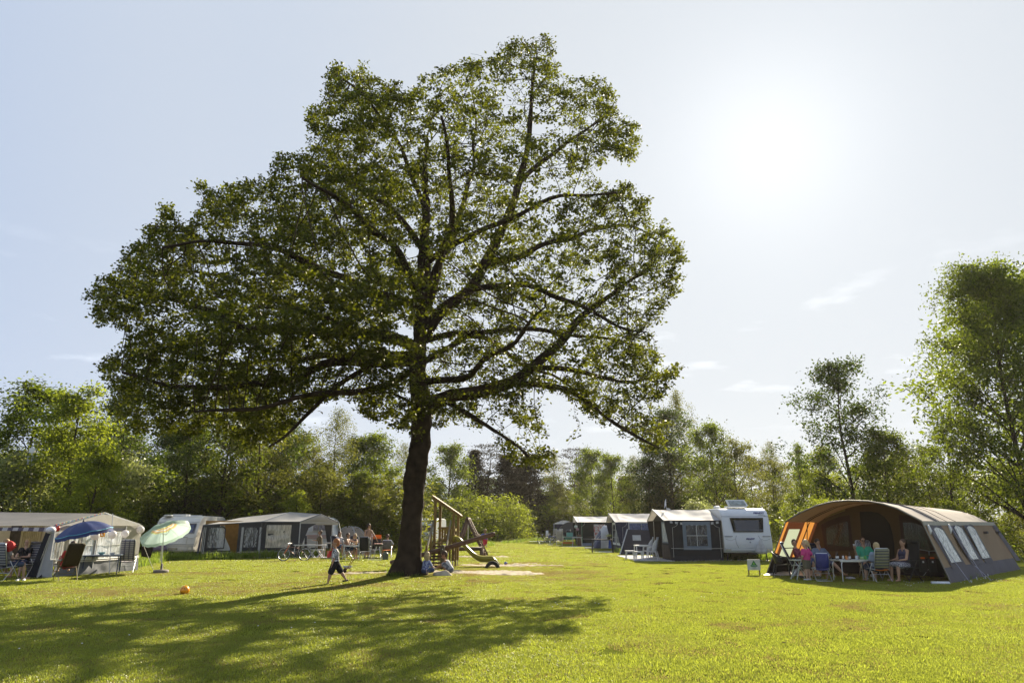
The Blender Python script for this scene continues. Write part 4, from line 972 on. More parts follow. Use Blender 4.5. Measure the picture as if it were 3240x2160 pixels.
# --- second caravan + navy awning
cv2, fy2, fp2 = caravan('white caravan mostly hidden behind the navy awning, silver roof box on top', (at(2160, 1700, 51.5).x + .3, 51.2, 0), R(-2), 5.2, 2.3, 2.68)
MB().box((0, 1.8, 2.76), (.8, .9, .10)).build('roof_hatch', WHITE, cv2); MB().prism([(-1.0, 1.2, 2.74), (-.7, 1.2, 2.74), (-1.0, 1.2, 3.0), (-1.12, 1.2, 3.02)], (0, 1, 0), .4).build('hatch_lid', WHITE, cv2)
xa = at(1966, 1700, 51).x; xb = at(2100, 1700, 51).x
na, g2 = awning('navy awning with white framed windows, between the charcoal tents', xa, xb, 51, 55.6, 2.0, 2.62, NAVY, GREYR, LGREY, NAVY, .42, None, (1, 1))
window(na, (at(1989, 1700, 51).x, 51), (1, 0, 0), 1.9, 1.05, 1.98, (0, -1, 0), LGREY, mat('blue_curtained_pane', (.10, .13, .26), .2, var=.4, vs_=12), .09, (1, 0), LGREY, .016)
for k, s in enumerate((.25, 2.4)):
    window(na, (xa, 51 + s + 1.9), (0, -1, 0), 1.9, .35, 1.98, (-1, 0, 0), WHITE, GLASSD, .16, (1, 2), WHITE, .02, .35)
# --- third awning, near black with white wavy roof
cv3, _, _ = caravan('far white caravan whose roof shows over the black awning', (at(1985, 1700, 63.6).x, 63.8, gz(8, 64)), 0, 5, 2.25, 2.62)
xa3 = at(1836, 1700, 63).x; xb3 = at(1950, 1700, 63).x
ba, g3 = awning('black awning with pale sagging roof and a floral curtain, third in the row', xa3, xb3, 63, 67.5, 2.05, 2.55, mat('black_canvas', (.010, .014, .012), .85), mat('white_roof_canvas', (.50, .50, .50), .7, var=.06, trans=.2), LGREY, mat('blue_skirt', (.17, .20, .28), .7, var=.2), .25, None, (.3, 1))
FLO = blotch('floral_curtain', (.55, .53, .50), (.42, .12, .10), 9, .56, 'noise', .02, rough=.8)
MB().sheet((at(1880, 1700, 62.9).x, 62.93, .55), (at(1916, 1700, 62.9).x, 62.93, .55), (at(1916, 1700, 62.9).x, 62.93, 1.86), (at(1880, 1700, 62.9).x, 62.93, 1.86), 10, 8, 0, .05, 3, 5).build('curtain', FLO, ba, True)
MB().tube([(at(1842, 1700, 62.8).x, 62.8, g3), (at(1842, 1700, 62.8).x, 62.8, g3 + 2.05)], .022, 6).build('green_pole', mat('green_pole', (.05, .22, .10), .5), ba)
# --- small dark tent in front of the navy awning
TD = mat('aubergine_canvas', (.020, .018, .028), .8, var=.2)
t = thing('ridge_tent', 'low dark ridge tent with a pale patch window, in front of the navy awning', 'tent', (7.3, 45.6, 0), world=True)
zA = at(1966, 1742, 45.6); aL = V3((at(1960, 1700, 44.4).x, 44.4, 0)); aM = at(1986, 1674, 45.6); aF = V3((at(1963, 1700, 47.2).x, 47.2, 0)); bM = at(2100, 1678, 45.6); bN = V3((bM.x, 44.4, 0)); bF = V3((bM.x, 47.2, 0))
MB().sheet(aL, bN, bM, aM, 14, 8, -.10, .03, 2, 1.5).build('near_slope', TD, t, True); MB().sheet(bF, aF, aM, bM, 8, 5, 0, .02).build('far_slope', TD, t, True)
MB().sheet(aF, aL, aM, aM + V3((0, .02, 0)), 6, 6, 0, .02).build('end_flap', mat('lilac_flap', (.22, .24, .32), .7, trans=.3), t, True)
MB().bar(aL + V3((-.02, -.02, 0)), aM + V3((-.02, -.02, .02)), .07, .02).build('tape_edge', LGREY, t)
a_, b_ = onp(2000, 1693, aL, (0, -.93, .36)), onp(2028, 1710, aL, (0, -.93, .36)); o_ = V3((0, -.03, .012))
MB().sheet(V3((a_.x, b_.y, b_.z)) + o_ * 2, b_ + o_ * 2, V3((b_.x, a_.y, a_.z)) + o_ * 2, a_ + o_ * 2, 3, 3, 0, .01).build('window_patch', LGREY, t)
# --- igloo tent, blue and white, between the second and third awnings
IGB = mat('igloo_blue', (.05, .06, .12), .6); IGW = mat('igloo_white', (.62, .63, .66), .6, trans=.3); IGR = mat('igloo_royal', (.04, .10, .42), .6, trans=.3)
t = thing('dome_tent', 'blue and white igloo tent standing between the navy and black awnings', 'tent', (6.9, 57.5, 0), world=True)
ax = at(1878, 1700, 56).x; bx = at(1925, 1700, 56).x; H_ = 1.75
def ig(s0, s1, m, nm):
    def fn(u, v):
        s = s0 + (s1 - s0) * u; x = ax + (bx - ax) * s; hh = H_ * min(1, (s * 1.6) ** .7 if s > 0 else 0); a = math.pi * v
        return V3((x + .25 * math.sin(a) * s, 56.8 - .95 * math.cos(a), hh * abs(math.sin(a)) ** .8 + .02))
    MB().grid(fn, 6, 14).build(nm, m, t, True)
ig(.0, .45, IGB, 'front_panel'); ig(.45, .95, IGW, 'middle_panel'); ig(.95, 1.3, IGR, 'rear_panel')
MB().box((ax - .35, 56, .06), (.7, .35, .12)).build('groundsheet', mat('white_groundsheet', (.6, .62, .66), .6), t); rope(at(1905, 1685, 56), (ax - .4, 55.4, 0), t)

# --- far tents at the end of the field
def dome(label, px, Y, w, h, d, m, name='dome_tent', rz=0, half=1.0, m2=None, tunnel=False):
    p = gx(px, Y); t = thing(name, label, 'tent', p, rz)
    if tunnel: fn = lambda u, v: V3((w / 2 * -math.cos(math.pi * u), (v - .5) * d, h * abs(math.sin(math.pi * u)) ** .75 * (1 - .18 * v)))
    else: fn = lambda u, v: V3((w / 2 * math.cos(2 * math.pi * u) * abs(math.cos(v * 1.5707)) ** .85, d / 2 * math.sin(2 * math.pi * u) * abs(math.cos(v * 1.5707)) ** .85, h * math.sin(v * 1.5708) ** .9))
    MB().grid(fn, 24, 10).build('shell', m, t, True)
    if tunnel: MB().add([V3((w / 2 * -math.cos(math.pi * k / 10), -d / 2 + .02, h * abs(math.sin(math.pi * k / 10)) ** .75 * .98)) for k in range(11)], [tuple(range(11))]).build('end_panel', m2 or m, t)
    return t
BEI = mat('beige_tent_cloth', (.34, .29, .24), .75, var=.08, vs_=2, trans=.3, tcol=(.5, .40, .28)); OLG = mat('olive_grey_cloth', (.13, .14, .12), .75, trans=.15)
t = dome('olive grey tunnel tent at the far end of the row', 1808, 86, 3.6, 2.0, 3.0, OLG, 'tunnel_tent', 0, tunnel=True, m2=mat('tunnel_front', (.08, .08, .09), .8))
p = gx(1786, 90); t = thing('pavilion_tent', 'small dark box tent with pale corner poles, leftmost of the far tents', 'tent', p)
MB().box((0, 0, .85), (2.7, 2.2, 1.7)).build('walls', NAVY, t); MB().add([(-1.45, -1.2, 1.7), (1.45, -1.2, 1.7), (1.45, 1.2, 1.7), (-1.45, 1.2, 1.7), (-.3, 0, 2.15), (.3, 0, 2.15)], [(0, 1, 5, 4), (1, 2, 5), (2, 3, 4, 5), (3, 0, 4)]).build('roof', LGREY, t)
for x in (-1.37, 1.37): MB().box((x, -1.12, .85), (.10, .05, 1.7)).build('corner_pole', LGREY, t)
# far tent by the round bush
p = gx(1652, 108); t = thing('frame_tent', 'far grey frame tent with blue windows beside the round bush', 'tent', p)
GT = mat('far_grey_canvas', (.30, .31, .33), .8, trans=.15)
MB().add([(-1.6, -1.4, 0), (1.7, -1.4, 0), (1.7, -1.4, 1.75), (0, -1.4, 2.35), (-1.6, -1.4, 1.9)], [(0, 1, 2, 3, 4)]).build('front_wall', GT, t)
MB().sheet((1.7, -1.4, 0), (1.7, 1.4, 0), (1.7, 1.4, 1.75), (1.7, -1.4, 1.75)).build('side_wall', GT, t)
MB().prism([(-1.9, -1.7, 1.95), (-.4, -1.7, 2.45), (-.4, 1.4, 2.45), (-1.9, 1.4, 1.95)], (0, 0, 1), .03).build('roof', WHITE, t); MB().prism([(-.4, -1.7, 2.45), (2.0, -1.7, 1.8), (2.0, 1.4, 1.8), (-.4, 1.4, 2.45)], (0, 0, 1), .03).build('roof', WHITE, t)
for x in (-.35, .35): MB().box((x, -1.42, 1.35), (.6, .03, .65)).build('window', mat('blue_window', (.08, .17, .42), .4), t)
MB().box((-1.25, -1.42, .95), (.55, .03, 1.8)).build('doorway', mat('tent_doorway', (.10, .07, .05), .8), t)
MB().sheet((2.6, -2.0, 0), (2.2, -2.0, 0), (1.75, -1.5, 1.6), (1.85, -1.5, 1.6), 6, 8, 0, .08).build('hung_cloth', mat('pale_cloth', (.5, .55, .5), .8), t, True)
# white caravan glimpsed behind the round bush
cvb, _, _ = caravan('white caravan glimpsed through the bush beside the far tent', gx(1602, 106), R(80), 4.8, 2.2, 2.4)

# ================================================================== THE BIG TUNNEL TENT (right)
UX = V3((.70, -.714, 0)).normalized(); VX = V3((.714, .70, 0)).normalized(); FR = V3((13.4, 22.0, 0)); T0 = FR - UX * 2.95
TANR = mat('sand_roof_canvas', (.36, .31, .26), .85, var=.07, vs_=1.2, trans=.10, tcol=(.20, .10, .03), bump=.3, bs=14)
TANW = mat('tan_canvas', (.29, .205, .125), .85, var=.08, vs_=2, trans=.2, tcol=(.35, .18, .05), bump=.2, bs=20); DKC = mat('dark_brown_canvas', (.060, .050, .052), .85, var=.12, vs_=2, trans=.05)
SKC = mat('grey_skirt_canvas', (.075, .07, .085), .8, var=.12, vs_=2, bump=.3, bs=6); ORC = mat('orange_lit_canvas', (.42, .20, .05), .8, var=.08, trans=.5, tcol=(.72, .31, .07))
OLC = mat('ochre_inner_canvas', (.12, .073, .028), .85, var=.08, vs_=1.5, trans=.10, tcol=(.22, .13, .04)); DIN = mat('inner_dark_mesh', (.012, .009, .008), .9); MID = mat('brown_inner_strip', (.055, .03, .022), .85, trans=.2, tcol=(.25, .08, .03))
tent = thing('tunnel_tent', 'huge brown tunnel tent with a wide open arched front at the right', 'tent', T0, world=True)
AR = [(2425, 1823), (2486, 1650), (2508, 1635), (2532.6, 1621), (2583.7, 1598.8), (2634.7, 1586.5), (2685.7, 1583), (2747, 1585), (2794, 1593.7), (2838.7, 1608), (2880, 1629.4), (2916, 1648), (3011, 1847)]
ap = [pl(x, y, T0, UX) for x, y in AR]; ap[0].z = 0; ap[-1].z = 0
D_ = (pl(3142, 1649, ap[-2], VX) - ap[-2]).dot(VX)
print('tent depth', D_, [(round((p - T0).dot(UX), 2), round(p.z, 2)) for p in ap], flush=True)
top = ap[1:-1]
def back(p, d, k=1.0): q = p + VX * d; return V3((q.x, q.y, q.z * (1 - (1 - k) * d / D_)))
r = MB(); nt_ = len(top)
segs = [0, .9, 1.5, 1.62, 1.74, 1.86, 3.0, 4.2, D_]
def rp(i, d):
    p = back(top[i], d, .95); q = noise.noise(V3((i * .7, d * 1.1, 3))) * .02
    rid = .03 if abs(d - 1.62) < .01 or abs(d - 1.86) < .01 else 0
    return p + V3((0, 0, q + rid))
r.add([rp(i, d) for d in segs for i in range(nt_)], [(j * nt_ + i, j * nt_ + i + 1, (j + 1) * nt_ + i + 1, (j + 1) * nt_ + i) for j in range(len(segs) - 1) for i in range(nt_ - 1)])
r.build('roof', TANR, tent, True)
for d in (1.6, 1.88): MB().tube([rp(i, d) + V3((0, 0, .02)) for i in range(nt_)], .022, 5).build('roof_seam', DKC, tent)
for d in (3.0, 4.2): MB().tube([rp(i, d) + V3((0, 0, .012)) for i in range(nt_)], .008, 4).build('roof_seam', mat('seam_brown', (.2, .16, .13), .9), tent)  # thin rear seams, a darker brown than the roof cloth
MB().tube(top, .03, 7).build('front_pole', mat('arch_pole', (.20, .18, .15), .6), tent, True)
MB().tube([ap[-2], ap[-1]], .02, 6).build('pole', mat('arch_pole'), tent); MB().tube([ap[0], ap[1]], .02, 6).build('pole', mat('arch_pole'), tent)
# right wall
SR = ap[-2]; WR = ap[-1]; nR = (WR - SR).cross(VX).normalized(); 
if nR.dot(UX) < 0: nR = -nR
def rw(d, b, off=0):                              # b 0 at ground .. 1 at the shoulder
    s = V3((SR.x, SR.y, SR.z * (1 - .05 * d / D_))) if 0 else SR
    return (WR * (1 - b) + s * b) + VX * d + nR * off
kb = .25
MB().sheet(rw(0, 0), rw(D_ + .5, 0), rw(D_ + .3, kb), rw(0, kb), 26, 5, .02, .035, 4, 2).build('skirt', SKC, tent, True)
MB().sheet(rw(0, kb), rw(D_ + .3, kb), rw(D_, 1), rw(0, 1), 26, 14, -.02, .03, 6, 1.4).build('side_wall', TANW, tent, True)
MB().sheet(rw(0, .93, .02), rw(D_, .93, .02), rw(D_, 1, .03), rw(0, 1, .03), 20, 2, 0, .01).build('eave_band', mat('eave_band', (.33, .31, .25), .8), tent, True)
def cq(x, y, ox=2760): return (ox + x * .20408, 1560 + y * .20408)
def wp(x, y, off=.02, ox=2760): return onp(*cq(x, y, ox), SR, nR) + nR * off
for (tl, tr_, br, bl) in (((815, 470), (1035, 470), (1450, 1120), (1240, 1170)), ((1140, 455), (1345, 457), (1730, 1085), (1540, 1115)), ((1375, 457), (1530, 460), (1880, 1072), (1755, 1083)), ((1830, 470), (1890, 470), (2290, 1040), (2225, 1045))):
    MB().sheet(wp(*bl), wp(*br), wp(*tr_), wp(*tl), 6, 8, 0, .012, 3, 2).build('dark_panel', SKC, tent, True)
for (tl, tr_, br, bl) in (((930, 560), (1085, 575), (1370, 1060), (1205, 1080)), ((1250, 535), (1370, 540), (1635, 1020), (1510, 1032)), ((1450, 537), (1570, 545), (1815, 1000), (1690, 1015))):
    a_ = [wp(*q_, .035) for q_ in (bl, br, tr_, tl)]
    # rounded top
    tm = (a_[2] + a_[3]) / 2 + (a_[3] - a_[0]).normalized() * .09; w = MB().add(a_[:3] + [a_[2].lerp(tm, .6) + (a_[3] - a_[0]) * .015, tm, a_[3].lerp(tm, .6) + (a_[3] - a_[0]) * .015, a_[3]], [tuple(range(7))])
    wn = w.build('window', pvc('tent_window_foil', (.46, .50, .46), .12, .45, 9), tent)
    MB().tube(w.v + [w.v[0]], .014, 4).build('window_edge', GREYL, wn)
for (x, y) in ((1740, 610), (1925, 608)):
    p = wp(x, y, .05); MB().box(p, (.25, .12, .08), M=Matrix.Rotation(R(45), 3, 'Z')).build('vent_hood', DKC, tent)
# left wall
SL = ap[1]; WL = ap[0]; nL = (WL - SL).cross(VX).normalized()
if nL.dot(UX) > 0: nL = -nL
lw = lambda d, b, off=0: (WL * (1 - b) + SL * b) + VX * d - nL * off
MB().sheet(lw(0, 0), lw(D_, 0), lw(D_, .31), lw(0, .31), 14, 4, 0, .02).build('skirt', mat('black_skirt', (.014, .010, .010), .85), tent, True)
def lpan(d0, d1, b0, b1, m, nm): return MB().sheet(lw(d0, b0), lw(d1, b0), lw(d1, b1), lw(d0, b1), 6, 10, 0, .012, int(d0 * 9)).build(nm, m, tent, True)
def lp(x, y, off=.02): return onp(*cq(x, y, 2400), SL, nL) - nL * off
lpan(0, .24, .31, 1, ORC, 'side_wall'); lpan(.24, .50, .31, 1, MID, 'brown_strip'); lpan(.50, 1.45, .86, 1, MID, 'brown_strip'); lpan(1.45, 1.66, .31, 1, MID, 'brown_strip'); lpan(1.66, 1.98, .31, 1, ORC, 'side_wall'); lpan(1.98, 2.55, .31, 1, ORC, 'side_wall'); lpan(2.55, D_, .31, 1, MID, 'side_wall')
wl = MB().sheet(lw(.50, .31, -.005), lw(1.45, .31, -.005), lw(1.45, .86, -.005), lw(.50, .86, -.005), 6, 6, 0, .01).build('window', mat('lit_foil_window', (.45, .5, .42), .3, trans=.7, tcol=(.42, .48, .36)), tent)
MB().tube([lw(1.98, .31, .03), lw(1.98, 1, .03)], .02, 5).build('brown_strip', MID, tent)
MB().bar(lw(.5, .5, .02), lw(1.45, .5, .02), .03, .01, nL).build('glazing_bar', MID, tent)
MB().tube([lp(735, 440, .05), lp(735, 790, .05)], .015, 5).build('inner_pole', BLACK, tent)
# inner wall
IW = T0 + VX * 2.8; ni = VX
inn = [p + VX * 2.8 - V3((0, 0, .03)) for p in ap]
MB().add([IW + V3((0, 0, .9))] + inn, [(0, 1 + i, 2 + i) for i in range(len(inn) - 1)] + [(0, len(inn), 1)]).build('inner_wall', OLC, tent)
def ip(x, y, off=.02, ox=2400): return onp(*cq(x, y, ox), IW, ni) - VX * off
def poly(pts_, nm, m, off=.02, par=None, sub=True):
    q = [ip(x, y, off, 2400) for x, y in pts_]; c = sum(q, V3()) / len(q); return MB().add([c] + q, [(0, 1 + i, 1 + (i + 1) % len(q)) for i in range(len(q))]).build(nm, m, par or tent)
wA = poly([(975, 490), (1080, 430), (1250, 365), (1415, 338), (1480, 880), (1040, 900)], 'window', MID, .03)
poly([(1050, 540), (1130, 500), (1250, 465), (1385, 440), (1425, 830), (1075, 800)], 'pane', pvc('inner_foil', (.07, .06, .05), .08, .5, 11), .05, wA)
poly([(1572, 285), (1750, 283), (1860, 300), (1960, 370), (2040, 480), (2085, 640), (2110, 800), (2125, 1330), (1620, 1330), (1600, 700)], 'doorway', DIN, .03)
wB = poly([(2180, 330), (2350, 350), (2480, 410), (2560, 440), (2800, 930), (2240, 940)], 'window', MID, .03)
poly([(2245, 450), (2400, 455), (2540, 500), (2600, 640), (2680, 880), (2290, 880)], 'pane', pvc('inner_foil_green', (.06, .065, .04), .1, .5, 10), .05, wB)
poly([(1010, 385), (1120, 310), (1345, 225), (1350, 270), (1180, 330), (1020, 395)], 'roof_window', mat('lit_vent', (.32, .26, .08), .8, trans=.4), .03)
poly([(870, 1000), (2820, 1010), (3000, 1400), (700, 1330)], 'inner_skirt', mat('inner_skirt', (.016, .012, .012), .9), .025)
# back wall, groundsheet, bag roll, ropes
bk = [back(p, D_, .95) for p in top]; MB().add([lw(D_, 0)] + bk + [rw(D_ + .4, 0)], [tuple(range(len(bk) + 2))]).build('back_wall', TANW, tent)
MB().add([T0 + UX * -2.85 + VX * .2 + V3((0, 0, .02)), T0 + UX * 2.8 + VX * .2 + V3((0, 0, .02)), T0 + UX * 2.8 + VX * (D_ - .2) + V3((0, 0, .02)), T0 + UX * -2.85 + VX * (D_ - .2) + V3((0, 0, .02))], [(0, 1, 2, 3)]).build('groundsheet', mat('dark_groundsheet', (.05, .045, .05), .7), tent)
gs = MB().sheet(G(2425, 1822) + V3((-.1, 0, .05)), G(2600, 1826) + V3((0, 0, .05)), G(2600, 1808) + V3((0, 0, .06)), G(2450, 1808) + V3((0, 0, .06)), 16, 8, 0, .06, 3, 4).build('foil_sheet', mat('silver_sheet', (.55, .50, .50), .35, .3, var=.3), tent, True)
for (a, b) in (((855, 520), (1525, 1395)), ((1190, 520), (1750, 1330)), ((1560, 1130), (1860, 1360)), ((2250, 950), (2352, 1060))):
    pa = wp(*a, .06); gb = G(*cq(*b)); rope(pa, gb, tent, .010, mat('blue_grey_rope', (.35, .35, .45), .7))
for (x, y) in ((1535, 1395), (1755, 1330), (1795, 1293), (1695, 1295), (1620, 1345), (1285, 1372)): 
    p = G(*cq(x, y)); MB().tube([p + V3((0, 0, .10)), p + V3((.03, 0, -.05))], .012, 5).build('tent_peg', WHITE, tent)
for a in ((830, 500), (1150, 490)):
    p = wp(*a, .07); q_ = MB().tube([p, p + V3((.05, .02, -.18)), p + V3((.02, 0, -.3))], [.03, .05, .02], 6); q_.build('toggle', WHITE, tent, True)
p = G(2975, 1850); m_ = MB().tube([p + V3((-.25, 0, .06)), p + V3((.28, 0, .05))], [.05, .055], 10)
one('rolled_mat', m_, blotch('grey_white_roll', (.08, .08, .09), (.6, .62, .64), 4, .5, 'noise'), 'small rolled grey and white mat lying at the tent corner', 'mat')

# ================================================================== FRONT LEFT AWNING
t = l1 = thing('awning', 'grey awning with open front, clear windows, bunting and balloons at the left edge', 'awning', (-15.6, 24.5, 0), world=True)
CRM = mat('cream_canvas', (.47, .46, .43), .8, var=.08, trans=.3, tcol=(.5, .44, .32)); GRW = mat('mid_grey_canvas', (.16, .17, .19), .8, var=.12, vs_=2, bump=.25, bs=8); GRR = mat('grey_awning_roof', (.30, .29, .29), .75, var=.08, vs_=1.3, trans=.42, tcol=(.48, .43, .36), bump=.35, bs=5)
PA = V3((-15.65, 24.5, 0)); PB = V3((-14.9, 28.5, 0))      # gable end line
EA = at(176, 1662, 24.5); EB = at(441, 1661, 28.5); AP = at(331, 1624, 26.5); LX = -24.0
EL = V3((LX, 24.5, EA.z - .05)); RL = at(-400, 1612, 27.6)
MB().sheet((LX, 24.45, EA.z - .02), EA, AP, V3((LX, 26.9, AP.z + .12)), 40, 14, -.05, .04, 3, 1.5).build('roof', GRR, t, True)
MB().sheet(V3((LX, 26.9, AP.z + .12)), AP, EB, (LX, 28.6, EB.z + .3), 20, 6, 0, .02).build('roof_back', GRR, t, True)
uu = (PB - PA).normalized(); nn_ = V3((uu.y, -uu.x, 0))
def gw(s, z, off=0): return PA + uu * s + nn_ * off + V3((0, 0, z))
Lg = (PB - PA).length
def ps(px): return (pl(px, 1700, PA, uu) - PA).dot(uu)
def zz(px, py, s=None): return pl(px, py, PA, uu).z
ze1 = 1.72
MB().add([gw(-.03, ze1, .06), gw(Lg, ze1, .06), V3((AP.x, AP.y, AP.z)) + nn_ * .04], [(0, 1, 2)]).build('gable', CRM, t)
MB().sheet(gw(0, .42), gw(Lg, .42), gw(Lg, ze1), gw(0, ze1), 20, 12, 0, .015, 5).build('end_wall', CRM, t, True)
MB().sheet(gw(0, .01, .05), gw(Lg, .01, .08), gw(Lg, .46, .02), gw(0, .46, .02), 30, 6, 0, .05, 6, 3.5).build('skirt', GRW, t, True)
for (a, b) in ((219, 297), (309, 386)):
    s0 = ps(a); s1 = ps(b); window(t, gw(s0, 0), uu, s1 - s0, .55, 1.5, nn_, WHITE, PVCW, .03, (1, 1), WHITE, .02, wr=.05, seed=a)
window(t, gw(ps(168), 0), uu, .45, .6, 1.5, nn_, WHITE, PVC, .025, (0, 0), WHITE, .02)
MB().bar(gw(ps(340), 1.58, .03), gw(ps(388), 1.58, .03), .09, .01, nn_).build('ventilation_slot', mat('slot_grid', (.05, .055, .08), .8), t)
for px in (303, 392): MB().bar(gw(ps(px), .02, .03), gw(ps(px), 1.7, .03), .05, .03).build('strap', LGREY, t)
for z in (.50, .56): MB().tube([gw(0, z, .04), gw(Lg / 2, z - .015, .06), gw(Lg, z, .04)], .010, 5).build('hem_piping', WHITE, t)
MB().tube([EA, AP, EB], .055, 7).build('edge_piping', BLUEG, t)
MB().tube([gw(0, 0, .0), EA - V3((0, 0, .03))], .02, 6).build('pole', POLE, t); MB().tube([AP - V3((.0, 0, 0)) + nn_ * .35, gw(Lg / 2, 0, .5)], .014, 6).build('pole', POLE, t)
# front: storm wings, valance, caravan side seen inside
MB().sheet(PA + V3((-.52, -.02, 0)), PA + V3((0, 0, 0)), EA + V3((0, 0, -.02)), EA + V3((-.12, 0, -.02)), 4, 8, 0, .01).build('storm_wing', LGREY, t, True)
MB().add([PA + V3((-.78, -.05, 0)), PA + V3((-.55, -.05, 0)), EA + V3((-.05, -.06, -.08)), EA + V3((-.24, -.05, -.08))], [(0, 1, 2, 3)]).build('dark_wing', CHAR, t)
for i in range(46):
    xa = LX + .3 + i * .18
    if xa > EA.x - .2: break
    k = .03 * math.sin((xa - LX) * 1.2)
    MB().sheet((xa, 24.40, EA.z - .20 + k), (xa + .18, 24.40, EA.z - .20 + k), (xa + .18, 24.44, EA.z - .06), (xa, 24.44, EA.z - .06), 2, 2).build('valance_flap', (mat('pale_flap', (.45, .42, .42), .8), mat('dark_flap', (.10, .08, .11), .8))[i % 2], t)
MB().box((-21.7, 29.0, .98), (11.0, .5, 1.66)).build('inner_panel', mat('caravan_side_warm', (.62, .56, .46), .5, var=.06), t)
MB().box((at(58, 1700, 28.7).x, 28.72, 1.05), (.72, .05, 1.75)).build('doorway', mat('brown_doorway', (.07, .055, .045), .8, var=.3), t)
dd_ = MB(); xs_ = at(97, 1700, 28.7).x
dd_.box((xs_, 28.70, 1.1), (.8, .06, 1.7)); sh = dd_.build('shutter_door', mat('cream_shutter', (.50, .44, .28), .6), t)
for i in range(9): MB().box((xs_ - .30 + i * .075, 28.655, 1.15), (.028, .03, 1.35)).build('slat', mat('cream_shutter'), sh)
MB().sheet(G(82, 1826), G(132, 1829), at(136, 1735, 25.4), at(98, 1748, 26.3), 6, 6, .03, .03).build('windscreen', CHAR, t, True)
MB().sheet(G(60, 1822) + V3((0, .4, 0)), G(100, 1826) + V3((0, .3, 0)), at(100, 1748, 26.4), at(80, 1755, 26.4), 4, 4).build('windscreen', CHAR, t, True)
for (a, b) in (((430, 1664), (487, 1806)), ((426, 1694), (447, 1712)), ((158, 1692), (107, 1828)), ((161, 1690), (118, 1829))):
    pa = at(*a, 28.4 if a[0] > 300 else 24.4); gb = G(*b) if b[1] > 1800 else at(*b, 28.6); rope(pa, gb, t, .009)
cx = thing('caravan', 'white caravan of which only the roof edge and vents show over the grey awning', 'caravan', (-24.4, 31.4, 0))
MB().lathe([(.03, -4.6), (1.02, -4.6), (1.08, -4.4), (1.08, 4.4), (1.02, 4.6), (.03, 4.6)], (0, 0, 1.12), 4, Matrix.Rotation(R(90), 3, 'Y') @ Matrix.Rotation(R(45), 3, 'Z'), (1.4, 1.4)).build('body', GELC2, cx)
MB().box((1.6, -.6, 2.68), (.16, .16, .22)).build('roof_vent', WHITE, cx); MB().box((-1.2, -.6, 2.63), (1.5, .8, .08)).build('roof_hatch', WHITE, cx)
for s in (-1, 1): wheel(cx, (s * .8 , -.95 , .31), ax='y')
# balloons, bunting
def balloon(px, py, Y, r, label, m=None, sh=1.0, grp='white balloons hanging along the grey awning'):
    c = at(px, py, Y); t = thing('balloon', label, 'balloon', c, 0, grp)
    MB().ball((0, 0, 0), (r, r, r * sh), 18, 12).build('bladder', m or mat('white_balloon', (.85, .84, .85), .35, var=.03, trans=.35, tcol=(.85, .8, .8)), t, True); MB().tube([(0, 0, r * sh), (0, 0, r * sh + .12)], .004, 4).build('string', ROPE, t)
balloon(161, 1676, 24.2, .155, 'leftmost white balloon with small dark print, at the front corner post', blotch('printed_balloon', (.78, .76, .78), (.15, .16, .4), 14, .66, 'noise', rough=.35), .78)
balloon(249, 1695, 24.9, .15, 'white balloon peeping out below the middle of the navy parasol', None, .62)
balloon(301, 1694, 25.4, .15, 'white balloon half covered by the right edge of the navy parasol')
balloon(356, 1690.5, 26.2, .15, 'white balloon over the right clear window, above the bowls')
balloon(395.5, 1688, 26.9, .14, 'white balloon above the back of the plaid chair')
balloon(444, 1675, 28.3, .15, 'rightmost white balloon outside the awning eave')
balloon(181, 1671, 24.6, .10, 'small red balloon beside the printed white one', mat('red_balloon', (.6, .06, .05), .35, trans=.3), 1, None)
tag(MB().tube([at(317, 1684, 26.2), at(317, 1695, 26.2), at(329, 1695, 26.2), at(330, 1683, 26.2), at(324, 1688, 26.2)], .035, 8).build('foil_balloon', mat('gold_foil', (.75, .36, .03), .18, .8)), 'shiny gold foil balloon half behind the navy parasol', 'balloon')
bu = thing('bunting', 'colourful bunting draped along the eaves of the grey awning', 'bunting', EA, world=True)
BC = [mat('flag_red', (.55, .05, .06), .7, trans=.3), mat('flag_teal', (.03, .30, .30), .7, trans=.3), mat('flag_yellow', (.6, .5, .08), .7, trans=.3), mat('flag_blue', (.06, .10, .40), .7, trans=.3), mat('flag_white', (.6, .62, .65), .7, trans=.3)]
for (a, b, n) in ((EA, AP, 26), (AP, EB, 18)):
    MB().tube([a + V3((.03, -.05, .05)), b + V3((.03, -.05, .05))], .006, 4).build('cord', ROPE, bu)
    for i in range(n):
        if (a is AP and i < 3): continue
        p = a.lerp(b, (i + .1) / n) + V3((.03, -.06, .05)); q = a.lerp(b, (i + .9) / n) + V3((.03, -.06, .05)); MB().add([p, q, (p + q) / 2 + V3((0, -.02, -.13))], [(0, 1, 2)]).build('pennant', BC[(i * 3 + i // 2) % 5], bu)

# ================================================================== SECOND AWNING ON THE LEFT, WITH ITS CARAVANS
k1 = caravan('older cream white caravan with three front windows, behind the mint parasol', (at(552, 1700, 39.3).x, 39.2, 0), R(6), 5.4, 2.3, 2.27, .62, GELC2, .34)
cv, fyv, fpv = k1
for (a, b) in ((-1.02, -.55), (-.46, .42), (.50, 1.0)):
    w_ = fpv(a, b, 1.32, 1.86, .03, 'window', GREYL, inset=-.02); fpv(a + .04, b - .04, 1.36, 1.82, .045, 'pane', mat('blue_curtained_glass', (.07, .085, .15), .12, var=.5, vs_=6), w_)
fpv(-1.1, 1.1, 1.92, 1.94, .012, 'moulding', SEAM); fpv(-1.12, 1.12, .72, .745, .014, 'moulding', SEAM); fpv(-.72, .72, .76, 1.14, .03, 'locker_lid', GELC2)
fpv(-1.14, 1.14, .42, .66, .05, 'bumper', GELC2); fpv(-.2, .3, .46, .56, .07, 'number_plate', mat('plate_cream', (.45, .40, .28), .5))
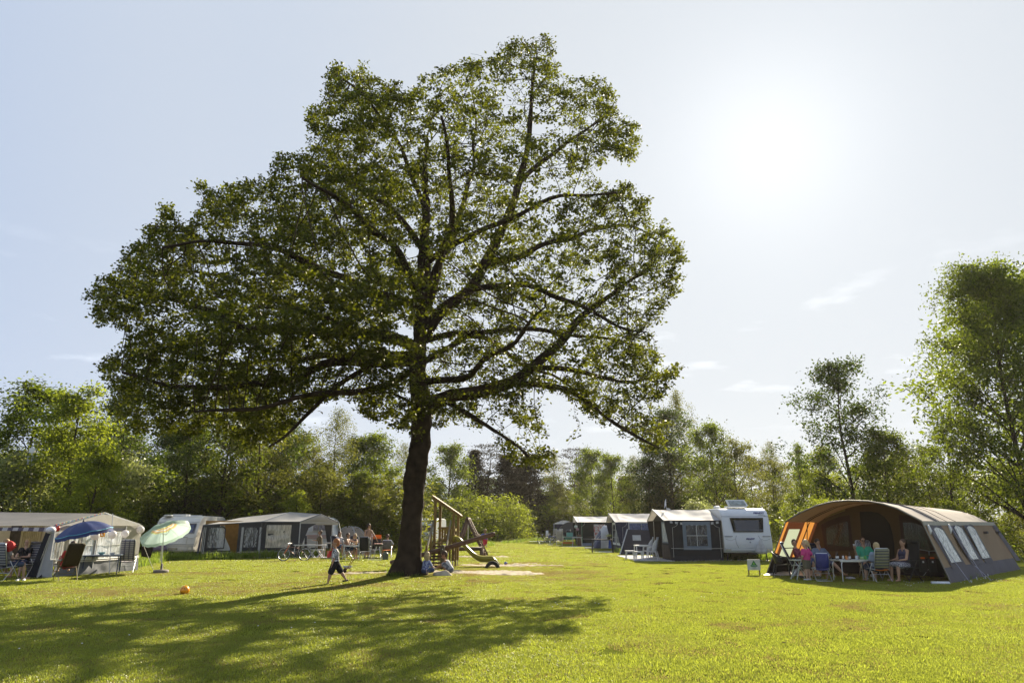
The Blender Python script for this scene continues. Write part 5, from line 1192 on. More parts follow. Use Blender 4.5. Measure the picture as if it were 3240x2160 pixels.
for s in (-1, 1): fpv(s * .88 - .16, s * .88 + .16, 1.08, 1.13, .04, 'grab_handle', WHITE); fpv(s * .95 - .12, s * .95 + .12, .46, .6, .08, 'light_cluster', LENS)
cov = MB().lathe([(.34, 0), (.3, .2), (.12, .45), (.04, .6)], (-.55, -.42, .40), 12, None, (1.3, .6))
for v in cov.v: v += noise.noise_vector(v * 5) * .05
cov.build('drawbar_cover', mat('mauve_cover', (.17, .13, .19), .8, var=.2), cv, True)
MB().box((-.3, 1.7, 2.32), (.75, .75, .09)).build('roof_hatch', WHITE, cv); MB().lathe([(.22, 0), (.26, .05), (.18, .09), (.01, .1)], (-.75, .9, 2.24), 14).build('roof_vent', GELC2, cv, True); MB().box((.1, 3.0, 2.30), (.5, .5, .07)).build('roof_hatch', WHITE, cv)
ORCH = mat('ochre_interior', (.34, .20, .06), .6, var=.15)
MOS = bpy.data.materials.new('mosaic_curtain'); MC['mosaic_curtain'] = MOS; MOS.use_nodes = True
def mosaic(m, cols, sc):
    t = m.node_tree; p = t.nodes['Principled BSDF']; c = N(t, 'ShaderNodeTexCoord'); mp = N(t, 'ShaderNodeMapping'); mp.inputs['Scale'].default_value = sc; K(t, c, mp, 3, 0)
    fl = N(t, 'ShaderNodeVectorMath', operation='FLOOR'); K(t, mp, fl); w = N(t, 'ShaderNodeTexWhiteNoise'); K(t, fl, w); r = N(t, 'ShaderNodeValToRGB'); r.color_ramp.interpolation = 'CONSTANT'
    e = r.color_ramp.elements; e[0].position = 0; e[0].color = (*cols[0][1], 1); e[1].position = cols[1][0]; e[1].color = (*cols[1][1], 1)
    for a, b in cols[2:]: q = e.new(a); q.color = (*b, 1)
    K(t, w, r); K(t, r, p); p.inputs['Roughness'].default_value = .7
mosaic(MOS, [(0, (.40, .38, .32)), (.42, (.30, .27, .20)), (.6, (.08, .09, .13)), (.75, (.16, .17, .20)), (.88, (.45, .43, .38))], (9, 9, 6))
A2 = G(632, 1768); E2 = at(828, 1700, 40.3); E2.z = 0; B2 = at(947, 1700, 40.3); B2.z = 0; v2 = V3((.44, .90, 0)).normalized(); C2 = B2 + v2 * 2.75
t = l2 = thing('awning', 'long charcoal awning with mosaic curtains and pale roof, behind the red bicycle', 'awning', A2, world=True)
CH2 = mat('slate_canvas', (.045, .047, .055), .85, var=.12, vs_=2, bump=.25, bs=14); up = V3((0, 0, 1))
u1 = (E2 - A2).normalized(); n1 = V3((u1.y, -u1.x, 0)); L1_ = (E2 - A2).length; s1 = lambda px: (pl(px, 1700, A2, u1) - A2).dot(u1)
eA = at(645, 1660, 38.4); eE = at(827, 1650, 40.25); eB = at(949, 1650, 40.25); R1 = at(916, 1620, 41.7); PK = at(1014, 1627, 41.55); eC = at(1070, 1651, C2.y); R0 = at(766, 1636, 42.6)
z0_ = eA.z; 
# wall one: with open door
def w1(s, z, off=0): return A2 + u1 * s + n1 * off + up * z
zt = lambda s: z0_ + (eE.z - z0_) * s / L1_ - .02
def wallpiece(sa, sb, za, zb=None, m=CH2, nm='wall_panel', off=0): return MB().sheet(w1(sa, za, off), w1(sb, za, off), w1(sb, zb if zb is not None else zt(sb), off), w1(sa, zb if zb is not None else zt(sa), off), 6, 8, 0, .012, int(sa * 7)).build(nm, m, t, True)
d0 = s1(692); d1 = s1(752)
wallpiece(0, s1(700), .0, .42); wallpiece(0, d0, .42); wallpiece(d1, L1_, 0)
MB().add([w1(d0, zt(d0) - .04, -.01), w1(d0, .42, -.01), w1(s1(733), .42, -.03), w1(s1(731), .55, -.03)], [(0, 1, 2, 3)]).build('door_flap', LGREY, t)
MB().add([w1(s1(730), 0, .0), w1(s1(700), 0, 0), w1(s1(700), .42, 0), w1(s1(733), .42, 0)], [(0, 1, 2, 3)]).build('wall_panel', CH2, t)
for (a, b) in ((655, 712), (770, 816)):
    window(t, w1(s1(a), 0), u1, s1(b) - s1(a), .52, zt(1) - .12, n1, CH2, PVC, .05, (0, 0), None, .015, .18, wr=.02)
    MB().sheet(w1(s1(a) + .03, .45, -.12), w1(s1(b) - .03, .45, -.12), w1(s1(b) - .03, 1.75, -.12), w1(s1(a) + .03, 1.75, -.12), 14, 6, 0, .05, 3, 5).build('curtain', MOS, t, True)
for px in (643, 648, 765, 822): MB().bar(w1(s1(px), .0, .02), w1(s1(px), zt(0) - .1, .02), .035 if px != 822 and px != 765 else .12, .01, n1).build('pale_strip', LGREY, t)
for (a, b) in ((645, 735), (755, 818)): MB().bar(w1(s1(a), .32, .03), w1(s1(b), .32, .03), .05, .01, n1).build('reflex_stripe', mat('pink_grey_stripe', (.45, .38, .36), .7), t)
MB().sheet(w1(-.1, 0, -.02), w1(-.12, 0, -.02) + V3((-.35, .55, 0)), eA + V3((-.3, .55, 0)), eA, 3, 6).build('end_wall', NAVY, t, True)
# ochre interior seen through the door
MB().box(w1(s1(718), 1.0, -1.5) + V3((.3, 0, 0)), (2.2, .06, 2.0), M=Matrix.Rotation(math.atan2(u1.y, u1.x), 3, 'Z')).build('inner_panel', ORCH, t)
MB().box(w1(s1(712), 1.42, -1.42), (.5, .04, .42), M=Matrix.Rotation(math.atan2(u1.y, u1.x), 3, 'Z')).build('inner_window', LGREY, t)
# wall two with big foil window
def w2(x, z, off=0): return V3((x, 40.3 - off, z))
MB().sheet(w2(E2.x, .34), w2(B2.x, .34), w2(B2.x, eB.z), w2(E2.x, eE.z), 16, 10, 0, .015, 9).build('wall_panel', CH2, t, True)
MB().sheet(w2(E2.x, 0, .05), w2(B2.x, 0, .05), w2(B2.x, .36, .01), w2(E2.x, .36, .01), 16, 4, 0, .04, 10, 3).build('skirt', mat('pale_skirt', (.28, .27, .26), .8), t, True)
xw0 = at(840, 1700, 40.3).x; xw1 = at(922, 1700, 40.3).x
wn = window(t, w2(xw0, 0), (1, 0, 0), xw1 - xw0, .50, 1.80, (0, -1, 0), CH2, pvc('bright_foil', (.55, .52, .45), .12, .35, 7), .03, (0, 0), None, .016, wr=.05)
MB().sheet((xw0, 40.6, .4), (xw1, 40.6, .4), (xw1, 40.6, 1.9), (xw0, 40.6, 1.9), 30, 6, 0, .12, 3, 5).build('curtain', MOS, t, True)
# right door wing rolled, open canopy
MB().add([w2(B2.x + .05, .3), w2(B2.x + .4, 1.6, -.3), w2(B2.x + .75, eB.z - .1, -.6), w2(B2.x + .02, eB.z - .1)], [(0, 1, 2, 3)]).build('rolled_wing', CH2, t)
MB().tube([B2, B2 + up * eB.z], .03, 6).build('corner_post', POLE, t); MB().tube([C2, C2 + up * eC.z], .03, 6).build('corner_post', POLE, t)
MB().add([C2 + V3((-.05, 0, 0)), C2 + V3((-.3, -.05, 1.0)), C2 + V3((-.45, -.1, 1.75)), C2 + V3((-.9, -.5, eC.z)), C2 + up * eC.z], [(0, 1, 2, 3, 4)]).build('tied_wing', CH2, t)
MB().tube([(B2 + C2) / 2 + up * 0, PK], .018, 6).build('pole', mat('olive_pole', (.22, .22, .14), .5), t)
ROOF2 = mat('pale_awning_roof', (.46, .45, .43), .75, var=.06, vs_=1.2, trans=.3, tcol=(.5, .44, .34), bump=.35, bs=5)
MB().sheet(eA, eE, R1, R0, 22, 14, -.12, .03, 3, 1.2).build('roof', ROOF2, t, True)
MB().sheet(eE, eB, PK, R1, 16, 12, -.08, .035, 5, 1.4).build('roof', ROOF2, t, True)
MB().sheet(eB, eC + V3((0, 0, 0)), PK, PK, 14, 10, .05, .02, 6, 1.6).build('gable_roof', ROOF2, t, True)
MB().sheet(PK, eC, eC + V3((-5.5, .3, 0)), R1, 10, 8, 0, .02, 7).build('roof_back', ROOF2, t, True)
MB().tube([eA, eE, eB], .03, 6).build('edge_piping', GRW, t); MB().tube([eB, PK + V3((0, 0, .02)), eC], .03, 6).build('edge_piping', GRW, t); MB().tube([eE, R1, PK], .02, 6).build('ridge_piping', LGREY, t)
MB().sheet(eB - up * .16, eC - up * .16, eC, eB, 12, 2, .05, .01).build('valance', CRM, t, True)
for (a, b) in ((at(845, 1649, 40.2), G(775, 1768)), (at(828, 1652, 40.2), G(822, 1770)), (at(1073, 1655, 42.7), G(1095, 1772))): rope(a, b, t, .012, BLACK if a.x < -12.6 else ROPE)
rc, fyr, fpr = caravan('white caravan with red stripes seen under the open canopy', (at(1050, 1700, 43.4).x, 44.9, 0), R(90), 6.0, 2.2, 2.28, .25, GELC)
# its side towards the lawn is local -X ... y axis runs to the left in the world
for (z, h) in ((1.02, .03), (1.14, .035)): MB().box((-1.115, 3.0, z), (.03, 5.6, h)).build('stripe', mat('red_stripe', (.40, .08, .08), .5), rc)
MB().box((-1.115, 3.0, 1.38), (.03, 5.7, .04)).build('moulding', WHITE, rc)
wq = MB().box((-1.13, .85, 1.72), (.05, .95, .62)).build('window', WHITE, rc); MB().box((-1.16, .85, 1.70), (.02, .85, .5)).build('pane', mat('net_curtain_glass', (.28, .27, .30), .2, var=.4, vs_=9), wq)
MB().box((-1.12, 2.1, 1.68), (.03, .34, .26)).build('service_flap', GELC2, rc)
# open-air tray of hanging ring
rg = [V3((.12 * math.cos(a / 8 * 6.283), 0, .12 * math.sin(a / 8 * 6.283))) for a in range(9)]
one('ring', MB().tube(rg, .03, 6), mat('red_stripe'), 'red ring hung under the canopy beside the rolled door wing', 'ring', at(968, 1672, 41.8))
# dark awning + caravan behind the oak trunk
cb, _, fpb = caravan('white caravan with brown window and blue stripes, just right of the oak trunk', (at(1336, 1700, 64).x, 64, 0), R(-8), 4.6, 2.2, 2.4, .7)
w_ = fpb(-.9, .75, 1.25, 1.80, .03, 'window', GREYL); fpb(-.84, .7, 1.3, 1.76, .045, 'pane', mat('brown_glass', (.09, .05, .035), .15), w_)
for z in (.85, .95, 1.05): fpb(-1.05, 1.05, z, z + .03, .01, 'stripe', mat('slate_stripe', (.14, .17, .25), .5))
t = thing('awning', 'dark awning with a white roof corner, left of the oak trunk', 'awning', (-9, 57, 0), world=True)
a_ = at(1246, 1700, 57).x; b_ = at(1330, 1700, 57).x
MB().sheet((a_, 57, 0), (b_, 57, 0), (b_, 57, 1.95), (a_, 57, 1.85), 10, 8, 0, .03).build('side_wall', mat('near_black_canvas', (.012, .012, .015), .85), t, True); MB().sheet((a_ - .1, 56.95, 1.83), (b_, 56.95, 2.0), (b_, 58.5, 2.7), (a_ + .4, 58.5, 2.35), 10, 6, 0, .03).build('roof', mat('white_roof_canvas'), t, True)
MB().tube([(a_ + 1.2, 56.9, 0), (a_ + 1.35, 56.9, 2.0)], .025, 6).build('pole', POLE, t)
# beige dome tent
t = thing('dome_tent', 'beige dome tent behind the campers, left of the oak', 'tent', gx(1106, 45.5), 0); t.scale = (.70, .70, .78)
def dm(u, v): a = 2 * math.pi * u; r = 1.72 * abs(math.cos(v * 1.5707)) ** .72; return V3((r * math.cos(a), r * .9 * math.sin(a), 2.15 * math.sin(v * 1.5708) ** .95))
MB().grid(dm, 32, 14).build('shell', BEI, t, True)
MB().lathe([(.62, 1.93), (.66, 1.95), (.35, 2.15), (.02, 2.22)], (0, 0, 0), 20).build('roof_cap', mat('pale_cap', (.42, .38, .33), .7, trans=.2), t, True)
for k in range(5):
    a = R(-60 + k * 72); MB().tube([V3((1.74 * math.cos(i / 12 * 1.5708) ** .72 * math.cos(a), 1.74 * .9 * math.cos(i / 12 * 1.5708) ** .72 * math.sin(a), 2.17 * math.sin(i / 12 * 1.5708) ** .95)) for i in range(12)], .035, 6).build('pole_sleeve', LGREY, t, True)
MB().sheet((1.3, -.6, 0), (2.5, -.2, 0), (2.1, 0, 1.45), (1.0, -.3, 1.6), 8, 8, .1, .02).build('porch', BEI, t, True)
rope((1.2, -.6, 1.7), (3.4, -1.5, 0), t)
# ================================================================== THINGS ON THE LAWN
def st(n, c, s, ax=2, **k): return stripes(n, c, ax, s, 0, **k)
NV = (.035, .04, .085); CRE = (.42, .40, .36)
F_STR = st('navy_grey_stripe_cloth', [(.5, NV), (.62, CRE), (.8, (.16, .17, .22)), (1, CRE)], 9)
F_STRS = st('navy_grey_stripe_cloth_y', [(.5, NV), (.62, CRE), (.8, (.16, .17, .22)), (1, CRE)], 7, ax=1)
F_PLD = st('plaid_cloth', [(.35, (.10, .09, .15)), (.5, CRE), (.7, (.36, .33, .32)), (1, (.50, .47, .44))], 11, check=(0, 3, .3, (.06, .055, .11)))
F_BRN = mat('brown_mesh_cloth', (.050, .034, .020), .7, var=.2, vs_=30, trans=.25, tcol=(.12, .08, .04)); F_BLK = mat('black_mesh_cloth', (.014, .014, .016), .7, var=.2, vs_=30); F_NVY = mat('navy_mesh_cloth', (.02, .022, .045), .7, var=.2)
F_BLU = mat('blue_chair_cloth', (.035, .045, .20), .65, var=.15, trans=.15); F_OLV = st('olive_navy_stripe_cloth', [(.28, (.03, .03, .07)), (.36, (.4, .4, .38)), (.62, (.22, .22, .08)), (.7, (.42, .4, .3)), (1, (.10, .11, .05))], 7)
F_GRY = mat('grey_padded_cloth', (.085, .085, .10), .8, var=.2); F_WST = st('white_stripe_cloth', [(.5, (.5, .5, .52)), (1, (.06, .07, .12))], 9, ax=0); F_BGE = st('beige_stripe_cloth', [(.3, (.12, .12, .16)), (.5, (.55, .5, .4)), (.8, (.42, .36, .26)), (1, (.6, .58, .52))], 8)
OLT = mat('olive_gold_tube', (.20, .17, .08), .4, .5)
def chair(label, loc, rz, fab, tube=ALU, rec=18, seatfab=None, arms=True, pad=True, bh=.74, sh=.42, w=.48, low=False, armm=None, group=None):
    """folding camp chair facing local -Y"""
    t = thing('camping_chair', label, 'chair', loc, rz, group); a = R(rec); hw = w / 2; by = .20; up = V3((0, math.sin(a), math.cos(a)))
    b0 = V3((0, by, sh + .04)); top_ = b0 + up * bh; nb = V3((0, -math.cos(a), math.sin(a)))
    def bf(u, v): p = b0 + up * (bh * v) + V3(((u - .5) * (w - .02), 0, 0)); return p - nb * (.035 * 4 * u * (1 - u) * .7) - nb * (.03 * math.sin(v * 3.14))
    MB().grid(bf, 6, 10).build('backrest', fab, t, True, thick=.022)
    MB().grid(lambda u, v: V3(((u - .5) * (w - .02), -.24 + .45 * v, sh + .035 - .03 * v - .03 * 4 * u * (1 - u))), 6, 6).build('seat', seatfab or fab, t, True, thick=.022)
    if pad: MB().tube([top_ + V3((-hw + .03, -.03, -.03)), top_ + V3((0, -.04, -.03)), top_ + V3((hw - .03, -.03, -.03))], [.035, .045, .035], 8).build('headrest', fab, t, True)
    f = MB(); r = .0125
    f.tube([b0 + V3((-hw, 0, -.06)), top_ + V3((-hw, 0, -.04)), top_ + V3((-hw + .04, 0, 0)), top_ + V3((hw - .04, 0, 0)), top_ + V3((hw, 0, -.04)), b0 + V3((hw, 0, -.06))], r, 7).build('back_frame', tube, t, True)
    f = MB(); f.tube([V3((-hw, .22, sh + .01)), V3((-hw, -.23, sh + .03)), V3((-hw + .03, -.26, sh + .03)), V3((hw - .03, -.26, sh + .03)), V3((hw, -.23, sh + .03)), V3((hw, .22, sh + .01))], r, 7).build('seat_frame', tube, t, True)
    az = sh + .22 if arms else sh + .03; ho = hw + .025
    for s in (-1, 1):
        if arms: MB().box((s * ho, -.01, az + .015), (.055, .44, .03)).build('armrest', armm or BLACK, t)
    MB().tube([V3((-ho, -.16, az)), V3((-ho, .26, .03)), V3((-ho, .30, .015)), V3((ho, .30, .015)), V3((ho, .26, .03)), V3((ho, -.16, az))] , r, 7).build('leg', tube, t, True)
    MB().tube([V3((-ho, .16, az)), V3((-ho, -.26, .03)), V3((-ho, -.28, .015)), V3((ho, -.28, .015)), V3((ho, -.26, .03)), V3((ho, .16, az))], r, 7).build('leg', tube, t, True)
    MB().tube([V3((-ho, .12, .24)), V3((ho, .12, .24))], r * .8, 6).build('stretcher', tube, t)
    return t
def table(label, loc, rz, L=1.1, Wd=.7, H=.72, topm=None, legm=None, splay=.05, r=.016, cat='table', name='folding_table'):
    t = thing(name, label, cat, loc, rz)
    MB().box((0, 0, H - .012), (L, Wd, .024)).build('tabletop', topm or WHITE, t)
    MB().box((0, Wd / 2 - .03, H - .04), (L * .94, .02, .035)).box((0, -Wd / 2 + .03, H - .04), (L * .94, .02, .035)).build('apron', legm or ALU, t)
    for sx in (-1, 1):
        for sy in (-1, 1): MB().tube([V3((sx * (L / 2 - .12), sy * (Wd / 2 - .06), H - .03)), V3((sx * (L / 2 - .08), sy * (Wd / 2 - .05), H * .8)), V3((sx * (L / 2 - .08 + splay), sy * (Wd / 2 - .04), .0))], r, 7).build('leg', legm or ALU, t)
    return t
def plchair(label, loc, rz, m, back=.45, group=None, pad=None):
    """moulded plastic garden armchair"""
    t = thing('garden_chair', label, 'chair', loc, rz, group)
    MB().grid(lambda u, v: V3(((u - .5) * .46, -.24 + .46 * v, .41 - .03 * v - .02 * math.sin(3.14 * u))), 5, 5).build('seat', m, t, True, thick=.02)
    def bk_(u, v):
        a = R(-100 + 200 * u); return V3((.26 * math.sin(a) * (1 - .06 * v), .02 + .22 * math.cos(a) * (.9) + .10 * v, .42 + back * v * (1 - .38 * abs(2 * u - 1) ** 2.5)))
    MB().grid(bk_, 12, 5).build('backrest', m, t, True, thick=.02)
    MB().tube([V3((-.27, -.22, .62)), V3((-.29, .0, .64)), V3((-.25, .2, .70)), V3((-.12, .3, .42 + back)), V3((.12, .3, .42 + back)), V3((.25, .2, .70)), V3((.29, 0, .64)), V3((.27, -.22, .62))], .02, 7).build('armrest', m, t, True)
    for s in (-1, 1):
        MB().tube([V3((s * .26, -.22, .63)), V3((s * .23, -.24, .4)), V3((s * .27, -.28, 0))], [.018, .024, .018], 6).build('leg', m, t); MB().tube([V3((s * .22, .2, .42)), V3((s * .26, .30, 0))], [.026, .018], 6).build('leg', m, t)
    if pad: MB().grid(lambda u, v: V3(((u - .5) * .42, .17 + .14 * v, .45 + (back + .05) * v)), 5, 6).build('cushion', pad, t, True, thick=.05)
    return t
def parasol(label, base, hub, tiltv, rad_, m, rib=8, drop=.32, foot=None, valance=None, m2=None, trim=None):
    t = thing('parasol', label, 'parasol', base, world=True); hub = V3(hub); ax = V3(tiltv).normalized(); x = ax.orthogonal().normalized(); y = ax.cross(x); k = rib * 4
    kn = V3((base[0], base[1], 0)).lerp(hub, .62); kn = V3((kn.x, kn.y, base[2] + (hub.z - base[2]) * .7)); kn.x = base[0] + (hub.x - base[0]) * .55
    MB().tube([base, kn, hub + ax * .06], [.02, .018, .012], 8).build('pole', WHITE, t, True)
    def fn(u, v):
        a = 2 * math.pi * u; s = abs(((u * rib) % 1) - .5) * 2; rr = rad_ * v * (1 - .05 * (1 - s) * v); z = -drop * v ** 2.2 - .05 * (1 - s ** 2) * math.sin(min(v, 1) * 3.14) * .6 + (-.03 * (1 - s ** 2) * v * v)
        return hub + x * (rr * math.cos(a)) + y * (rr * math.sin(a)) + ax * z
    if isinstance(m, list):
        v0 = 0
        for v1, mm in m: MB().grid(lambda u, v, a=v0, b=v1: fn(u, a + (b - a) * v), k, 4).build('canopy_ring', mm, t, True); v0 = v1
        m = m[-1][1]
    else: MB().grid(fn, k, 10).build('canopy', m, t, True)
    def vf(u, v): p = fn(u, 1); s = abs(((u * rib * 2) % 1) - .5) * 2; return p - ax * (.13 * v * (.8 + .2 * (1 - s)))
    MB().grid(vf, k, 2).build('valance', valance or m, t, True)
    for i in range(rib): MB().tube([fn(i / rib, v / 5) - ax * .012 for v in range(6)], .005, 4).build('rib', POLE, t)
    for i in range(rib): MB().tube([hub - ax * .42, fn(i / rib, .5) - ax * .01], .004, 4).build('strut', POLE, t)
    if trim: MB().tube([fn(i / k, 1) for i in range(k + 1)], .014, 4).build('edge_binding', trim, t)
    MB().lathe([(.01, -.02), (.035, 0), (.02, .05), (.005, .09)], hub + ax * .0, 10).build('finial', BLACK, t)
    if foot: MB().lathe([(.25, 0), (.27, .03), (.27, .09), (.24, .12), (.06, .13), (.045, .15), (.04, .34), (.03, .34)], base, 24).build('foot', foot, t, True)
    return t
def bicycle(label, loc, rz, fm, r=.33, lean=0, seatm=BLACK, group=None, bars='mtb', forkm=None):
    """bicycle pointing along local -X"""
    t = thing('bicycle', label, 'bicycle', loc, rz, group); wb = .52; M = Matrix.Rotation(R(90), 3, 'X'); t.rotation_euler[0] = lean
    for s in (-1, 1):
        c = V3((s * wb, 0, r)); w_ = MB().tube([c + V3(((r - .022) * math.cos(a / 28 * 6.2832), 0, (r - .022) * math.sin(a / 28 * 6.2832))) for a in range(29)], .022, 7).build('wheel', RUB, t, True)
        MB().tube([c + V3(((r - .05) * math.cos(a / 28 * 6.2832), 0, (r - .05) * math.sin(a / 28 * 6.2832))) for a in range(29)], .009, 5).build('rim', ALU, w_)
        sp_m = MB()
        for k in range(20): a = k / 20 * 6.283; sp_m.tube([c + V3((0, .02 * (-1) ** k, 0)), c + V3(((r - .05) * math.cos(a), 0, (r - .05) * math.sin(a)))], .0022, 3, False)
        sp_m.build('spokes', POLE, w_); MB().lathe([(.02, -.05), (.026, 0), (.02, .05)], c, 10, M).build('hub', ALU, w_)
    bb = V3((.06, 0, .28)); st_ = V3((.20, 0, .62)); hd_ = V3((-.34, 0, .70)); hb_ = V3((-.37, 0, .60)); ra = V3((wb, 0, r)); fa_ = V3((-wb, 0, r))
    f = MB(); f.tube([bb, st_ + V3((.03, 0, .10))], .017, 7).tube([bb, hb_], .022, 7).tube([st_, hd_], .018, 7)
    for s in (-1, 1): f.tube([bb + V3((0, s * .03, 0)), ra + V3((0, s * .05, 0))], .010, 5).tube([st_ + V3((0, s * .02, 0)), ra + V3((0, s * .05, 0))], .009, 5)
    f.build('frame', fm, t, True)
    k = MB(); k.tube([hd_ + V3((.02, 0, .08)), hb_ + V3((-.01, 0, -.02))], .02, 7)
    for s in (-1, 1): k.tube([hb_ + V3((-.02, s * .05, -.02)), fa_ + V3((0, s * .05, 0))], .014, 6)
    k.build('fork', forkm or fm, t, True)
    h_ = hd_ + V3((-.04, 0, .16)); MB().tube([h_ + V3((.10, -.30, .03)), h_ + V3((0, -.12, .02)), h_, h_ + V3((0, .12, .02)), h_ + V3((.10, .30, .03))], .011, 6).tube([hd_, h_], .013, 6).build('handlebar', POLE, t, True)
    for s in (-1, 1): MB().tube([h_ + V3((.09, s * .24, .03)), h_ + V3((.12, s * .33, .03))], .017, 6).build('grip', BLACK, t)
    q = st_ + V3((.05, 0, .20)); MB().tube([st_, q], .012, 6).build('seat_post', POLE, t); MB().ball(q + V3((.02, 0, .03)), (.14, .07, .03)).build('saddle', seatm, t, True)
    MB().lathe([(.08, -.006), (.09, 0), (.08, .006)], bb + V3((0, -.05, 0)), 14, M).bar(bb + V3((0, -.06, 0)), bb + V3((.12, -.07, -.12)), .02).bar(bb + V3((0, .06, 0)), bb + V3((-.12, .07, .12)), .02).box(bb + V3((.13, -.11, -.12)), (.09, .08, .02)).box(bb + V3((-.13, .11, .12)), (.09, .08, .02)).build('crank', BLACK, t)
    MB().tube([bb + V3((.05, .04, -.02)), V3((.16, .22, .0))], .009, 5).build('kickstand', POLE, t)
    return t
# --- in front of the grey awning
chair('striped chair with a red cloth over its top at the left edge, seen from behind', G(14, 1836), R(165), F_STR, ALU, 14, F_STRS)
RED = mat('red_cloth', (.55, .035, .03), .8, var=.15, trans=.1)
p = G(14, 1836); cl = MB().ball((0, 0, 0), (.23, .13, .15), 22, 14)
for v in cl.v: v += noise.noise_vector(v * 7) * .06
one('towel', cl, RED, 'crumpled bright red cloth hung over the top of the leftmost chair', 'towel', (p.x + .05, p.y - .18, 1.07))
chair('navy and cream striped chair of the blonde woman, facing the camera', G(72, 1827), R(2), F_STR, ALU, 14, F_STRS)
chair('dark brown mesh reclining chair with olive frame, below the navy parasol', G(205, 1837), R(230), F_BRN, OLT, 28, None, bh=.80, armm=ALU)
chair('plaid navy and cream high back chair at the corner of the grey awning', G(398, 1812), R(200), F_PLD, ALU, 15, F_PLD, bh=.78)
TB = table('blue topped camping table with two bowls, in front of the clear windows', G(318, 1817), R(22), 1.25, .72, .70, mat('pale_blue_top', (.30, .36, .45), .4), mat('blue_steel', (.03, .05, .12), .4, .3), 0, .018)
def on(tb, H, x, y): v = V3((x, y, 0)); v.rotate(tb.rotation_euler); return V3(tb.location) + v + V3((0, 0, H))
one('bowl', MB().lathe([(.05, 0), (.11, .05), (.13, .09), (.12, .09), (.09, .045), (.01, .03)], n=20), mat('aqua_bowl', (.25, .48, .50), .4), 'aqua green bowl on the blue camping table', 'bowl', on(TB, .70, -.05, -.1))
one('bowl', MB().lathe([(.05, 0), (.08, .04), (.10, .075), (.09, .075), (.06, .03), (.01, .02)], n=20), WHITE, 'small white bowl right of the aqua bowl on the blue table', 'bowl', on(TB, .70, .28, .05))
NVU = mat('navy_parasol_cloth', (.035, .055, .19), .55, var=.1, trans=.25, tcol=(.06, .16, .50)); CYT = mat('cyan_binding', (.10, .42, .60), .6)
hubp = at(264, 1650, 24.3)
parasol('navy blue parasol with cyan edge, standing before the grey awning', G(243, 1832), hubp, (-.20, -.12, 1), .87, NVU, 8, .36, None, NVU, trim=CYT)
RG = lambda n_, c: mat(n_, c, .6, trans=.5, tcol=tuple(min(.9, x * 1.25) for x in c), var=.05)
MI = RG('mint_cloth', (.50, .64, .58)); TN = RG('tan_ring', (.60, .42, .22)); YL = RG('lime_ring', (.55, .60, .22)); BLR = RG('sky_blue_ring', (.16, .40, .50)); WR_ = RG('white_ring', (.70, .72, .68))
MINT = [(.10, BLR), (.22, MI), (.27, YL), (.36, TN), (.42, WR_), (.50, TN), (.54, YL), (1, MI)]
parasol('faded mint and striped beach parasol tilted to the left, on a round grey foot', G(509, 1812), at(517, 1663, 27.1) + V3((0, 0, .03)), (-.46, .20, .86), .90, MINT, 8, .30, mat('grey_foot', (.22, .19, .17), .8), mat('mint_valance', (.50, .64, .58), .6, trans=.4))
DKT = mat('black_towelling', (.022, .018, .016), .9, var=.3)
t = thing('clothes_line', 'slack line tied to the grey awning', 'line', at(447, 1712, 29)); MB().tube([V3((0, 0, 0)), V3((.35, .1, -.06)), V3((.75, .2, -.02))], .005, 4).build('cord', ROPE, t); MB().tube([V3((.78, .2, -.75)), V3((.75, .2, .03))], .012, 5).build('post', POLE, t)
a_ = at(448, 1714, 29); b_ = at(487, 1722, 29.2); o = MB().sheet(a_ - V3((-.06, 0, .56)), b_ - V3((.06, 0, .52)), b_, a_, 10, 8, 0, .05).build('towel', DKT, None, True); tag(o, 'black towel hanging on the line left of the mint parasol', 'towel')
# --- orange football
t = thing('football', 'orange football with black printed pentagons lying on the lawn', 'ball', G(583, 1881)); OB = mat('orange_ball', (.95, .36, .01), .35, var=.05, coat=.3)
MB().ball((0, 0, .115), .115, 28, 18).build('shell', OB, t, True)
import itertools
ph = (1 + 5 ** .5) / 2; ico = [V3(v).normalized() for v in [(0, s, r_ * ph) for s in (-1, 1) for r_ in (-1, 1)] + [(s, r_ * ph, 0) for s in (-1, 1) for r_ in (-1, 1)] + [(r_ * ph, 0, s) for s in (-1, 1) for r_ in (-1, 1)]]
RM = Matrix.Rotation(.5, 3, 'Z') @ Matrix.Rotation(.62, 3, 'X')
for d in ico:
    d = RM @ d; x = d.orthogonal().normalized(); y = d.cross(x)
    MB().add([V3((0, 0, .115)) + (d * .1165 + (x * math.cos(k * 1.2566) + y * math.sin(k * 1.2566)) * .033).normalized() * .1165 for k in range(5)], [(0, 1, 2, 3, 4)]).build('printed_pentagon', BLACK, t)
for k, ch in enumerate('MINI VOETBAL'):
    if ch == ' ': continue
    a = R(115 - k * 24); d = V3((math.sin(a - 1.57) * .5, -.80, math.cos(a - 1.57) * .5)).normalized()
    q = txt(ch, .026, BLACK, t, V3((0, 0, .115)) + d * .1165, (0, 0, 0)); q.rotation_euler = d.to_track_quat('Z', 'Y').to_euler()

